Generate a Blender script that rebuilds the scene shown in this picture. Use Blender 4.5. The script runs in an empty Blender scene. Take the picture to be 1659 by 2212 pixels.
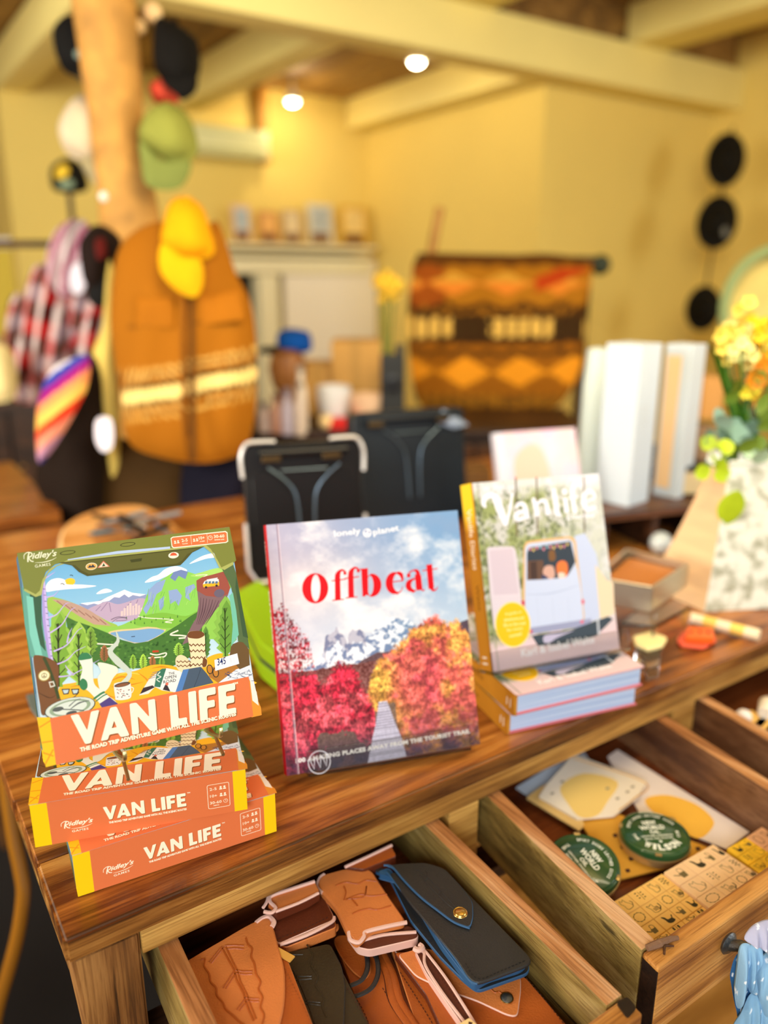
import bpy, bmesh, math, random
import numpy as np
from mathutils import Vector, Matrix, Quaternion
from mathutils.geometry import tessellate_polygon

S = bpy.context.scene
COL = S.collection
random.seed(7)
PI = math.pi

# ------------------------------------------------------------------ camera
# world: X runs along the front edge of the shop table, Y into the room, Z up, floor at 0
FPX, CX, CY = 1714.0, 829.5, 1106.0
CAM = Vector((-0.0824, -0.6373, 1.37))
YAW = math.atan2(0.558, 0.830)
PITCH = math.atan2(502, 1714)
FH = Vector((math.sin(YAW), math.cos(YAW), 0))
RT = Vector((math.cos(YAW), -math.sin(YAW), 0))
FW = FH * math.cos(PITCH) + Vector((0, 0, -math.sin(PITCH)))
UP = FH * math.sin(PITCH) + Vector((0, 0, math.cos(PITCH)))
cd = bpy.data.cameras.new('camera')
cam = bpy.data.objects.new('camera', cd)
COL.objects.link(cam)
cam.location = CAM
cam.rotation_euler = (PI / 2 - PITCH, 0, -YAW)
cd.sensor_fit = 'VERTICAL'
cd.sensor_height = 36
cd.sensor_width = 27
cd.lens = FPX / 2212 * 36
cd.clip_start = 0.02
cd.dof.use_dof = True
cd.dof.focus_distance = 0.80
cd.dof.aperture_fstop = 1.7
S.camera = cam

# ------------------------------------------------------------------ world, lights, exposure
S.view_settings.view_transform = 'Standard'
S.view_settings.look = 'None'
S.view_settings.gamma = 1
S.view_settings.exposure = -0.09
S.view_settings.use_curve_mapping = False
W = bpy.data.worlds.new('world')
S.world = W
W.use_nodes = True
W.node_tree.nodes['Background'].inputs[0].default_value = (1.0, 0.90, 0.74, 1)
W.node_tree.nodes['Background'].inputs[1].default_value = 0.40


def area(name, loc, target, sx, sy, power, col):
    l = bpy.data.lights.new(name, 'AREA')
    l.shape = 'RECTANGLE'
    l.size, l.size_y, l.energy, l.color = sx, sy, power, col
    o = bpy.data.objects.new(name, l)
    COL.objects.link(o)
    o.location = loc
    o.rotation_euler = (Vector(target) - Vector(loc)).to_track_quat('-Z', 'Y').to_euler()
    return o


area('window_daylight', (-1.5, -2.1, 2.3), (0.5, 0.2, 0.8), 1.6, 1.2, 108, (0.93, 0.97, 1.0))
area('side_window_daylight', (3.6, -2.2, 2.0), (0.9, 0.3, 0.8), 1.6, 1.3, 60, (0.90, 0.95, 1.0))
area('wall_fill_light', (0.9, -0.2, 2.42), (3.3, 2.9, 1.55), 1.3, 1.3, 60, (1.0, 0.84, 0.55))  # added warm fill to even out the walls, no ceiling lamp there
area('back_room_daylight', (-2.2, 1.2, 1.8), (2.4, 3.0, 1.9), 1.6, 1.3, 110, (1.0, 0.95, 0.84))


def spot(name, loc, power, col, r=0.03):
    l = bpy.data.lights.new(name, 'POINT')
    l.energy, l.color, l.shadow_soft_size = power, col, r
    o = bpy.data.objects.new(name, l)
    COL.objects.link(o)
    o.location = loc


# ------------------------------------------------------------------ helpers
def lin(c):
    return tuple(((v / 255) / 12.92 if v / 255 <= 0.04045 else ((v / 255 + 0.055) / 1.055) ** 2.4) for v in c)


def ray(x, y):
    return RT * ((x - CX) / FPX) + UP * ((CY - y) / FPX) + FW


def at(x, y, z):                       # point of the horizontal plane at height z
    r = ray(x, y)
    return CAM + r * ((z - CAM.z) / r.z)


def atd(x, y, d):                      # point at forward distance d
    return CAM + ray(x, y) * d


def atb(x, y, b):                      # point of the vertical plane Y = b
    r = ray(x, y)
    return CAM + r * ((b - CAM.y) / r.y)


MATS = {}


def newmat(name):
    m = bpy.data.materials.new(name)
    m.use_nodes = True
    return m, m.node_tree, m.node_tree.nodes['Principled BSDF']


def mat(name, col, rough=0.5, metal=0.0, bump=0.0, bscale=60, var=0.0, trans=0.0, emit=0, coat=0.0, ior=1.45, spec=0.5, vscale=8):
    if name in MATS:
        return MATS[name]
    m, t, p = newmat(name)
    c = (*lin(col), 1)
    p.inputs['Base Color'].default_value = c
    p.inputs['Roughness'].default_value = rough
    p.inputs['Metallic'].default_value = metal
    p.inputs['Transmission Weight'].default_value = trans
    p.inputs['IOR'].default_value = ior
    p.inputs['Coat Weight'].default_value = coat
    p.inputs['Specular IOR Level'].default_value = spec
    if emit:
        p.inputs['Emission Color'].default_value = c
        p.inputs['Emission Strength'].default_value = emit
    if bump or var:
        tc = t.nodes.new('ShaderNodeTexCoord')
        n = t.nodes.new('ShaderNodeTexNoise')
        n.inputs['Scale'].default_value = bscale
        n.inputs['Detail'].default_value = 6
        t.links.new(tc.outputs['Object'], n.inputs['Vector'])
        if bump:
            b = t.nodes.new('ShaderNodeBump')
            b.inputs['Strength'].default_value = bump
            b.inputs['Distance'].default_value = 0.002
            t.links.new(n.outputs['Fac'], b.inputs['Height'])
            t.links.new(b.outputs['Normal'], p.inputs['Normal'])
        if var:
            n2 = t.nodes.new('ShaderNodeTexNoise')
            n2.inputs['Scale'].default_value = vscale
            n2.inputs['Detail'].default_value = 4
            t.links.new(tc.outputs['Object'], n2.inputs['Vector'])
            r = t.nodes.new('ShaderNodeValToRGB')
            r.color_ramp.elements[0].position = 0.3
            r.color_ramp.elements[1].position = 0.7
            r.color_ramp.elements[0].color = (*[v * (1 - var) for v in lin(col)], 1)
            r.color_ramp.elements[1].color = (*[min(1, v * (1 + var * 0.6)) for v in lin(col)], 1)
            t.links.new(n2.outputs['Fac'], r.inputs['Fac'])
            t.links.new(r.outputs['Color'], p.inputs['Base Color'])
    MATS[name] = m
    return m


def wood(name, dark, mid, light, axis=0, scale=1.0, rough=0.38, crack=0.5, bump=0.35, coat=0.0):
    """procedural timber, grain along the given object axis; every board gets its own offset and tone"""
    if name in MATS:
        return MATS[name]
    m, t, p = newmat(name)
    N, L = t.nodes, t.links
    tc = N.new('ShaderNodeTexCoord')
    oi = N.new('ShaderNodeObjectInfo')
    add = N.new('ShaderNodeVectorMath')
    mul = N.new('ShaderNodeVectorMath')
    mul.operation = 'MULTIPLY'
    cmb = N.new('ShaderNodeCombineXYZ')
    for i in range(3):
        L.new(oi.outputs['Random'], cmb.inputs[i])
    mul.inputs[1].default_value = (7.3, 3.1, 5.7)
    L.new(cmb.outputs[0], mul.inputs[0])
    L.new(tc.outputs['Object'], add.inputs[0])
    L.new(mul.outputs[0], add.inputs[1])
    mp = N.new('ShaderNodeMapping')
    sc = [26 * scale] * 3
    sc[axis] = 1.9 * scale
    mp.inputs['Scale'].default_value = sc
    L.new(add.outputs[0], mp.inputs['Vector'])
    n1 = N.new('ShaderNodeTexNoise')
    n1.inputs['Scale'].default_value = 1.0
    n1.inputs['Detail'].default_value = 5
    n1.inputs['Distortion'].default_value = 1.3
    L.new(mp.outputs[0], n1.inputs['Vector'])
    mp2 = N.new('ShaderNodeMapping')
    sc = [230 * scale] * 3
    sc[axis] = 9 * scale
    mp2.inputs['Scale'].default_value = sc
    L.new(add.outputs[0], mp2.inputs['Vector'])
    n2 = N.new('ShaderNodeTexNoise')
    n2.inputs['Scale'].default_value = 1.0
    n2.inputs['Detail'].default_value = 8
    n2.inputs['Roughness'].default_value = 0.7
    L.new(mp2.outputs[0], n2.inputs['Vector'])
    n3 = N.new('ShaderNodeTexNoise')          # broad tone patches and knots
    n3.inputs['Scale'].default_value = 6 * scale
    n3.inputs['Detail'].default_value = 3
    L.new(add.outputs[0], n3.inputs['Vector'])

    def mix(a, b, f):
        x = N.new('ShaderNodeMath')
        x.operation = 'MULTIPLY_ADD'
        L.new(b, x.inputs[0])
        x.inputs[1].default_value = f
        L.new(a, x.inputs[2])
        return x.outputs[0]
    v = mix(n1.outputs['Fac'], n2.outputs['Fac'], 0.42)
    v = mix(v, n3.outputs['Fac'], 0.40)
    v = mix(v, oi.outputs['Random'], 0.10)
    r = N.new('ShaderNodeValToRGB')
    e = r.color_ramp.elements
    e[0].position, e[0].color = 0.70, (*lin(dark), 1)
    e[1].position, e[1].color = 1.12, (*lin(light), 1)
    k = e.new(0.90)
    k.color = (*lin(mid), 1)
    e[-1].position = 1.0
    k.position = 0.86
    mr = N.new('ShaderNodeMapRange')
    mr.inputs['From Min'].default_value = 0.1
    mr.inputs['From Max'].default_value = 1.30
    L.new(v, mr.inputs['Value'])
    L.new(mr.outputs[0], r.inputs['Fac'])
    e[0].position = 0.52
    e[1].position = 0.80 if False else e[1].position
    # dark open cracks along the grain
    mp3 = N.new('ShaderNodeMapping')
    sc = [55 * scale] * 3
    sc[axis] = 2.4 * scale
    mp3.inputs['Scale'].default_value = sc
    mp3.inputs['Location'].default_value = (3, 8, 1)
    L.new(add.outputs[0], mp3.inputs['Vector'])
    n4 = N.new('ShaderNodeTexNoise')
    n4.inputs['Scale'].default_value = 1
    n4.inputs['Detail'].default_value = 6
    n4.inputs['Distortion'].default_value = 0.4
    L.new(mp3.outputs[0], n4.inputs['Vector'])
    r2 = N.new('ShaderNodeValToRGB')
    r2.color_ramp.elements[0].position = 0.325
    r2.color_ramp.elements[0].color = (1 - crack, 1 - crack, 1 - crack, 1)
    r2.color_ramp.elements[1].position = 0.37
    L.new(n4.outputs['Fac'], r2.inputs['Fac'])
    mx = N.new('ShaderNodeMix')
    mx.data_type = 'RGBA'
    mx.blend_type = 'MULTIPLY'
    mx.inputs['Factor'].default_value = 1
    L.new(r.outputs['Color'], mx.inputs[6])
    L.new(r2.outputs['Color'], mx.inputs[7])
    mp5 = N.new('ShaderNodeMapping')        # fine dark pores
    sc = [520 * scale] * 3
    sc[axis] = 14 * scale
    mp5.inputs['Scale'].default_value = sc
    L.new(add.outputs[0], mp5.inputs['Vector'])
    n5 = N.new('ShaderNodeTexNoise')
    n5.inputs['Scale'].default_value = 1
    n5.inputs['Detail'].default_value = 3
    L.new(mp5.outputs[0], n5.inputs['Vector'])
    r5 = N.new('ShaderNodeValToRGB')
    r5.color_ramp.elements[0].position, r5.color_ramp.elements[1].position = .36, .50
    r5.color_ramp.elements[0].color = (.66, .60, .55, 1)
    L.new(n5.outputs['Fac'], r5.inputs['Fac'])
    mx5 = N.new('ShaderNodeMix')
    mx5.data_type, mx5.blend_type = 'RGBA', 'MULTIPLY'
    mx5.inputs['Factor'].default_value = 1
    L.new(mx.outputs[2], mx5.inputs[6])
    L.new(r5.outputs['Color'], mx5.inputs[7])
    L.new(mx5.outputs[2], p.inputs['Base Color'])
    b = N.new('ShaderNodeBump')
    b.inputs['Strength'].default_value = bump
    b.inputs['Distance'].default_value = 0.0012
    hh = mix(n2.outputs['Fac'], r2.outputs['Color'], 0.8)
    L.new(hh, b.inputs['Height'])
    L.new(b.outputs['Normal'], p.inputs['Normal'])
    p.inputs['Roughness'].default_value = rough
    p.inputs['Coat Weight'].default_value = coat
    p.inputs['Specular IOR Level'].default_value = 0.42
    e[0].position, e[1].position, e[2].position = 0.56, 0.72, 0.88
    e[0].color, e[1].color, e[2].color = (*lin(dark), 1), (*lin(mid), 1), (*lin(light), 1)
    MATS[name] = m
    return m


def vcmat(name='print_ink', rough=0.42, coat=0.0, bump=0.0, spec=0.5):
    if name in MATS:
        return MATS[name]
    m, t, p = newmat(name)
    a = t.nodes.new('ShaderNodeAttribute')
    a.attribute_name = 'Col'
    t.links.new(a.outputs['Color'], p.inputs['Base Color'])
    p.inputs['Roughness'].default_value = rough
    p.inputs['Coat Weight'].default_value = coat
    p.inputs['Specular IOR Level'].default_value = spec
    if bump:
        tc = t.nodes.new('ShaderNodeTexCoord')
        n = t.nodes.new('ShaderNodeTexNoise')
        n.inputs['Scale'].default_value = 300
        t.links.new(tc.outputs['Object'], n.inputs['Vector'])
        b = t.nodes.new('ShaderNodeBump')
        b.inputs['Strength'].default_value = bump
        b.inputs['Distance'].default_value = 0.001
        t.links.new(n.outputs['Fac'], b.inputs['Height'])
        t.links.new(b.outputs['Normal'], p.inputs['Normal'])
    MATS[name] = m
    return m


class MB:
    """collects pieces and links them as ONE mesh object"""

    def __init__(s):
        s.v, s.f, s.m, s.mats = [], [], [], []

    def mi(s, m):
        if m not in s.mats:
            s.mats.append(m)
        return s.mats.index(m)

    def add(s, vs, fs, m, M=None):
        o = len(s.v)
        s.v += [(M @ Vector(p)) if M else Vector(p) for p in vs]
        s.f += [tuple(i + o for i in f) for f in fs]
        s.m += [s.mi(m)] * len(fs)
        return s

    def box(s, lo, hi, m, M=None, bev=0.0, seg=2):
        bm = bmesh.new()
        lo, hi = Vector(lo), Vector(hi)
        bmesh.ops.create_cube(bm, size=1)
        for v in bm.verts:
            v.co = Vector(((v.co.x + .5) * (hi.x - lo.x) + lo.x, (v.co.y + .5) * (hi.y - lo.y) + lo.y, (v.co.z + .5) * (hi.z - lo.z) + lo.z))
        if bev:
            bmesh.ops.bevel(bm, geom=bm.edges[:], offset=bev, segments=seg, affect='EDGES', profile=0.6)
        s.addbm(bm, m, M)
        return s

    def addbm(s, bm, m, M=None):
        bm.verts.index_update()
        s.add([v.co.copy() for v in bm.verts], [tuple(v.index for v in f.verts) for f in bm.faces], m, M)
        bm.free()

    def prism(s, poly, z0, z1, m, edge=None, M=None, bev=0.0):
        """extruded outline (2-D list); edge: material of the rim"""
        n = len(poly)
        if sum(poly[i][0] * poly[(i + 1) % n][1] - poly[(i + 1) % n][0] * poly[i][1] for i in range(n)) < 0:
            poly = poly[::-1]
        inner = poly
        if bev:
            inner = inset(poly, bev)
        tri = tessellate_polygon([[Vector((p[0], p[1], 0)) for p in inner]])
        nrm = lambda a, b, c: (poly[b][0] - poly[a][0]) * (poly[c][1] - poly[a][1]) - (poly[b][1] - poly[a][1]) * (poly[c][0] - poly[a][0])
        top = [(x, y, z1) for x, y in inner]
        tri = [t if nrm(*t) > 0 else t[::-1] for t in tri]
        s.add(top, [tuple(t) for t in tri], m, M)
        s.add([(x, y, z0) for x, y in inner], [tuple(t[::-1]) for t in tri], m, M)
        rings = [[(x, y, z0) for x, y in poly], [(x, y, z1) for x, y in poly]]
        if bev:
            h = min(bev, (z1 - z0) * .45)
            rings = [[(x, y, z0) for x, y in inner], [(x, y, z0 + h) for x, y in poly], [(x, y, z1 - h) for x, y in poly], [(x, y, z1) for x, y in inner]]
        vs = sum(rings, [])
        fs = [(k * n + i, k * n + (i + 1) % n, (k + 1) * n + (i + 1) % n, (k + 1) * n + i) for k in range(len(rings) - 1) for i in range(n)]
        s.add(vs, fs, edge or m, M)
        return s

    def lathe(s, prof, m, seg=32, M=None, mats=None):
        vs, n = [], len(prof)
        for k in range(seg):
            a = 2 * PI * k / seg
            vs += [(r * math.cos(a), r * math.sin(a), z) for r, z in prof]
        for i in range(n - 1):
            s.add([], [], m)
        o = len(s.v)
        s.v += [(M @ Vector(p)) if M else Vector(p) for p in vs]
        for k in range(seg):
            for i in range(n - 1):
                s.f.append((o + k * n + i, o + ((k + 1) % seg) * n + i, o + ((k + 1) % seg) * n + i + 1, o + k * n + i + 1))
                s.m.append(s.mi(mats[i] if mats else m))
        return s

    def tube(s, path, r, m, seg=8, M=None, flat=1.0, closed=False):
        """round bar along a path; r may be a list; flat squashes it across"""
        P = [Vector(p) for p in path]
        n = len(P)
        R = r if isinstance(r, (list, tuple)) else [r] * n
        vs = []
        up = Vector((0, 0, 1))
        prev = None
        for i in range(n):
            d = (P[min(i + 1, n - 1)] - P[max(i - 1, 0)])
            if closed:
                d = P[(i + 1) % n] - P[i - 1]
            d = d.normalized() if d.length > 1e-9 else Vector((0, 0, 1))
            if prev is None:
                a = d.cross(up if abs(d.dot(up)) < .9 else Vector((1, 0, 0))).normalized()
            else:
                a = (prev - d * prev.dot(d)).normalized()
            prev = a
            b = d.cross(a)
            for k in range(seg):
                t = 2 * PI * k / seg
                vs.append(P[i] + a * math.cos(t) * R[i] + b * math.sin(t) * R[i] * flat)
        fs = []
        for i in range(n if closed else n - 1):
            j = (i + 1) % n
            fs += [(i * seg + k, i * seg + (k + 1) % seg, j * seg + (k + 1) % seg, j * seg + k) for k in range(seg)]
        if not closed:
            fs += [tuple(range(seg))[::-1], tuple((n - 1) * seg + k for k in range(seg))]
        s.add(vs, fs, m, M)
        return s

    def ball(s, c, r, m, seg=12, sq=(1, 1, 1), M=None):
        bm = bmesh.new()
        bmesh.ops.create_uvsphere(bm, u_segments=seg, v_segments=max(4, seg // 2 + 1), radius=1)
        for v in bm.verts:
            v.co = Vector((v.co.x * r * sq[0] + c[0], v.co.y * r * sq[1] + c[1], v.co.z * r * sq[2] + c[2]))
        s.addbm(bm, m, M)
        return s

    def build(s, name, parent=None, smooth=False, kind=None, label=None, M=None, cat=None, group=None):
        me = bpy.data.meshes.new(name)
        me.from_pydata([tuple(p) for p in s.v], [], s.f)
        for m in s.mats:
            me.materials.append(m)
        me.polygons.foreach_set('material_index', s.m)
        if smooth:
            me.polygons.foreach_set('use_smooth', [True] * len(s.f))
            me.set_sharp_from_angle(angle=math.radians(40))
        me.update()
        o = bpy.data.objects.new(name, me)
        COL.objects.link(o)
        if parent:
            o.parent = parent
        if M is not None:
            o.matrix_local = M
        return tag(o, label, cat, group, kind)


def inset(poly, d):
    n = len(poly)
    out = []
    for i in range(n):
        a, b, c = Vector(poly[i - 1]), Vector(poly[i]), Vector(poly[(i + 1) % n])
        e1, e2 = (b - a), (c - b)
        if e1.length < 1e-9 or e2.length < 1e-9:
            out.append(tuple(b))
            continue
        e1.normalize()
        e2.normalize()
        n1, n2 = Vector((-e1.y, e1.x)), Vector((-e2.y, e2.x))
        nn = (n1 + n2)
        nn = nn.normalized() if nn.length > 1e-6 else n1
        k = max(.5, nn.dot(n1))
        out.append(tuple(b + nn * d / k))
    return out


def tag(o, label=None, cat=None, group=None, kind=None):
    for k, v in (('label', label), ('category', cat), ('group', group), ('kind', kind)):
        if v:
            o[k] = v
    return o


def thing(name, label, cat, M=None, group=None):
    o = bpy.data.objects.new(name, None)
    o.empty_display_size = 0.05
    COL.objects.link(o)
    if M is not None:
        o.matrix_world = M
    return tag(o, label, cat, group)


def TR(x, y, z, rz=0, rx=0, ry=0):
    return Matrix.Translation((x, y, z)) @ Matrix.Rotation(rz, 4, 'Z') @ Matrix.Rotation(ry, 4, 'Y') @ Matrix.Rotation(rx, 4, 'X')


def struct(name, mb, smooth=False):
    return mb.build(name, kind='structure', smooth=smooth)


def smoothp(pts, n=6, closed=True):
    """Catmull-Rom curve through the points"""
    P = [Vector(p) for p in pts]
    N = len(P)
    out = []
    rng = range(N if closed else N - 1)
    for i in rng:
        p0, p1 = (P[i - 1] if closed or i > 0 else P[0]), P[i]
        p2, p3 = P[(i + 1) % N] if closed else P[i + 1], (P[(i + 2) % N] if closed else P[min(i + 2, N - 1)])
        for k in range(n):
            t = k / n
            out.append(0.5 * ((2 * p1) + (p2 - p0) * t + (2 * p0 - 5 * p1 + 4 * p2 - p3) * t * t + (3 * p1 - p0 - 3 * p2 + p3) * t ** 3))
    if not closed:
        out.append(P[-1])
    return [tuple(p) for p in out]


def roundp(poly, r, n=3):
    N = len(poly)
    out = []
    for i in range(N):
        a, b, c = Vector(poly[i - 1]), Vector(poly[i]), Vector(poly[(i + 1) % N])
        r1, r2 = min(r, (a - b).length * .45), min(r, (c - b).length * .45)
        p, q = b + (a - b).normalized() * r1, b + (c - b).normalized() * r2
        for k in range(n + 1):
            t = k / n
            out.append(tuple(p * (1 - t) ** 2 + b * 2 * t * (1 - t) + q * t * t))
    return out


def hom(src, dst):
    A, B = [], []
    for (x, y), (u_, v_) in zip(src, dst):
        A += [[x, y, 1, 0, 0, 0, -u_ * x, -u_ * y], [0, 0, 0, x, y, 1, -v_ * x, -v_ * y]]
        B += [u_, v_]
    h = np.linalg.solve(np.array(A, float), np.array(B, float))

    def f(x, y):
        w = h[6] * x + h[7] * y + 1
        return ((h[0] * x + h[1] * y + h[2]) / w, (h[3] * x + h[4] * y + h[5]) / w)
    return f


_tx = {}


def textmesh(body, bold=0.0, shear=0.0, spacing=1.0):
    """outline of a line of text in the built-in font, scaled to unit box"""
    k = (body, bold, shear, spacing)
    if k in _tx:
        return _tx[k]
    c = bpy.data.curves.new('t', 'FONT')
    c.body, c.offset, c.shear, c.space_character = body, bold, shear, spacing
    c.resolution_u = 2
    o = bpy.data.objects.new('t', c)
    me = bpy.data.meshes.new_from_object(o)
    vs = [(v.co.x, v.co.y) for v in me.vertices]
    fs = [tuple(p.vertices) for p in me.polygons]
    bpy.data.objects.remove(o)
    bpy.data.meshes.remove(me)
    x0, x1 = min(v[0] for v in vs), max(v[0] for v in vs)
    y0, y1 = min(v[1] for v in vs), max(v[1] for v in vs)
    vs = [((x - x0) / (x1 - x0), (y - y0) / (y1 - y0)) for x, y in vs]
    _tx[k] = (vs, fs)
    return _tx[k]


class Art:
    """flat printed artwork in layers, one mesh, colours as a colour attribute"""

    def __init__(s, step=3e-6):
        s.v, s.f, s.c, s.z, s.step, s.hold = [], [], [], step, step, False

    def next(s):
        if not s.hold:
            s.z += s.step

    def layer(s, on):
        """pieces drawn between layer(True) and layer(False) share one printed layer"""
        s.hold = on
        s.z += s.step

    def _add(s, vs, fs, col):
        o = len(s.v)
        s.v += [(x, y, s.z) for x, y in vs]
        s.f += [tuple(i + o for i in f) for f in fs]
        cs = [col(x, y) for x, y in vs] if callable(col) else None
        c = None if cs else (*lin(col), 1)
        s.c += [(*lin(q), 1) for q in cs] if cs else [c] * len(vs)
        s.next()

    def poly(s, pts, col, holes=None):
        loops = [[Vector((x, y, 0)) for x, y in pts]] + [[Vector((x, y, 0)) for x, y in h] for h in (holes or [])]
        flat = [p for l in loops for p in l]
        tr = tessellate_polygon(loops)
        s._add([(p.x, p.y) for p in flat], [t if (flat[t[1]] - flat[t[0]]).cross(flat[t[2]] - flat[t[0]]).z > 0 else t[::-1] for t in tr], col)

    def blob(s, pts, col, n=5):
        s.poly(smoothp(pts, n), col)

    def ell(s, c, rx, ry, col, n=24, rot=0, a0=0, a1=2 * PI):
        s.poly([(c[0] + rx * math.cos(t) * math.cos(rot) - ry * math.sin(t) * math.sin(rot), c[1] + rx * math.cos(t) * math.sin(rot) + ry * math.sin(t) * math.cos(rot)) for t in [a0 + (a1 - a0) * k / n for k in range(n)]], col)

    def stroke(s, pts, w, col, smooth=True, n=5, closed=False):
        P = smoothp(pts, n, closed) if smooth and len(pts) > 2 else list(pts)
        if closed:
            P = P + [P[0]]
        m = len(P)
        vs, fs = [], []
        for i, p in enumerate(P):
            a, b = Vector(P[max(i - 1, 0)]), Vector(P[min(i + 1, m - 1)])
            d = (b - a)
            d = d.normalized() if d.length > 1e-12 else Vector((1, 0))
            t = i / (m - 1) * (len(w) - 1) if isinstance(w, (list, tuple)) else 0
            ww = (w[int(t)] * (1 - t % 1) + w[min(int(t) + 1, len(w) - 1)] * (t % 1)) if isinstance(w, (list, tuple)) else w
            vs += [(p[0] - d.y * ww / 2, p[1] + d.x * ww / 2), (p[0] + d.y * ww / 2, p[1] - d.x * ww / 2)]
            if i:
                fs.append((2 * i - 2, 2 * i - 1, 2 * i + 1, 2 * i))
        s._add(vs, fs, col)

    def text(s, body, p0, p1, h, col, bold=0.0, shear=0.0, spacing=1.0, bend=0.0, upv=None):
        """body with its baseline from p0 to p1, h high; bend lifts the middle"""
        vs, fs = textmesh(body, bold, shear, spacing)
        p0, p1 = Vector(p0), Vector(p1)
        d = p1 - p0
        up = Vector(upv) if upv else Vector((-d.y, d.x)).normalized()
        out = []
        for x, y in vs:
            q = p0 + d * x + up * (y * h + bend * 4 * x * (1 - x))
            out.append((q.x, q.y))
        s._add(out, fs, col)

    def grid(s, lo, hi, img):
        """img: H x W x 3 array (0-255 display values), row 0 at the top"""
        H, Wd = img.shape[:2]
        xs = np.linspace(lo[0], hi[0], Wd)
        ys = np.linspace(hi[1], lo[1], H)
        X, Y = np.meshgrid(xs, ys)
        o = len(s.v)
        s.v += list(zip(X.ravel().tolist(), Y.ravel().tolist(), [s.z] * (H * Wd)))
        idx = np.arange(H * Wd).reshape(H, Wd) + o
        q = np.stack([idx[1:, :-1], idx[1:, 1:], idx[:-1, 1:], idx[:-1, :-1]], -1).reshape(-1, 4)
        s.f += [tuple(r) for r in q.tolist()]
        c = np.clip(img / 255., 0, 1)
        c = np.where(c <= .04045, c / 12.92, ((c + .055) / 1.055) ** 2.4).reshape(-1, 3)
        s.c += [(a, b, d, 1.0) for a, b, d in c.tolist()]
        s.z += s.step

    def build(s, name, parent=None, M=None, m=None, label=None, me=None):
        if me is None:
            me = bpy.data.meshes.new(name)
            me.from_pydata(s.v, [], s.f)
            a = me.color_attributes.new('Col', 'FLOAT_COLOR', 'POINT')
            a.data.foreach_set('color', np.array(s.c, dtype=np.float32).ravel())
            me.materials.append(m or vcmat())
            me.update()
        o = bpy.data.objects.new(name, me)
        COL.objects.link(o)
        if parent:
            o.parent = parent
        if M is not None:
            o.matrix_local = M
        if label:
            o['label'] = label
        return o


def noise(h, w, cells, seed, octaves=4, gain=.5):
    rs = np.random.RandomState(seed)
    out = np.zeros((h, w))
    amp, tot = 1., 0.
    cy, cx = (cells if isinstance(cells, tuple) else (cells, cells))
    for _ in range(octaves):
        cy_, cx_ = max(2, int(cy)), max(2, int(cx))
        g = rs.rand(cy_ + 2, cx_ + 2)
        yy = np.linspace(0, cy_, h)
        xx = np.linspace(0, cx_, w)
        y0, x0 = yy.astype(int), xx.astype(int)
        fy, fx = yy - y0, xx - x0
        fy, fx = (fy * fy * (3 - 2 * fy))[:, None], (fx * fx * (3 - 2 * fx))[None]
        out += amp * ((g[y0][:, x0] * (1 - fy) + g[y0 + 1][:, x0] * fy) * (1 - fx) + (g[y0][:, x0 + 1] * (1 - fy) + g[y0 + 1][:, x0 + 1] * fy) * fx)
        tot += amp
        amp *= gain
        cy, cx = cy * 2, cx * 2
    return out / tot


def puff(name, pts, d, bulge, m, parent=None, rings=7, cf=None, back=None, n=5, smooth=True, flat=0.75, label=None, cat=None, group=None, kind=None, relief=None):
    """a soft, rounded body: outline (as seen from the front) at forward distance d, swelling by bulge.
    cf(px,py) colours it; relief(px,py) adds folds."""
    P = smoothp(pts, n) if smooth else list(pts)
    cx, cy = sum(p[0] for p in P) / len(P), sum(p[1] for p in P) / len(P)
    N = len(P)
    vs, px, fs = [], [], []
    for side in (-1, 1):
        for k in range(rings + 1):
            t = k / rings
            h = (1 - t ** 3.0) ** flat * bulge * (1 if side < 0 else (back if back is not None else 1))
            for i in range(N):
                x, y = cx + (P[i][0] - cx) * t, cy + (P[i][1] - cy) * t
                if k == 0 and i:
                    continue
                r = relief(x, y) * (1 - t ** 4) if (relief and side < 0) else 0
                base = CAM + ray(x, y) * d
                vs.append(base + FH * side * h - FH * r)
                px.append((x, y))
    per = 1 + rings * N
    for s_ in (0, 1):
        o = s_ * per
        for i in range(N):
            j = (i + 1) % N
            f = (o, o + 1 + i, o + 1 + j)
            fs.append(f if s_ else f[::-1])
            for k in range(rings - 1):
                a = o + 1 + k * N
                f = (a + i, a + N + i, a + N + j, a + j)
                fs.append(f if s_ else f[::-1])
    a, b = 1 + (rings - 1) * N, per + 1 + (rings - 1) * N
    for i in range(N):
        j = (i + 1) % N
        fs.append((a + i, a + j, b + j, b + i))
    org = Vector(vs[0])
    if parent is not None:
        inv = parent.matrix_world.inverted()
    else:
        inv = Matrix.Translation(-CAM - ray(cx, cy) * d)
    vs = [inv @ v for v in vs]
    me = bpy.data.meshes.new(name)
    me.from_pydata([tuple(v) for v in vs], [], fs)
    bm = bmesh.new()
    bm.from_mesh(me)
    bmesh.ops.recalc_face_normals(bm, faces=bm.faces)
    bm.to_mesh(me)
    bm.free()
    if cf:
        ca = me.color_attributes.new('Col', 'FLOAT_COLOR', 'POINT')
        ca.data.foreach_set('color', np.array([(*lin(cf(*q)), 1) for q in px], dtype=np.float32).ravel())
        m = m or vcmat('cloth_print', rough=0.85, bump=0.3, spec=0.15)
    me.materials.append(m)
    me.polygons.foreach_set('use_smooth', [True] * len(fs))
    me.update()
    o = bpy.data.objects.new(name, me)
    COL.objects.link(o)
    if parent is not None:
        o.parent = parent
    else:
        o.location = CAM + ray(cx, cy) * d
    return tag(o, label, cat, group, kind)


def facing(x, y, d):
    """frame of a thing that stands square to the view: X right, Y away, Z up"""
    p = CAM + ray(x, y) * d
    return Matrix.Translation(p) @ Matrix.Rotation(-YAW, 4, 'Z')


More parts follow.
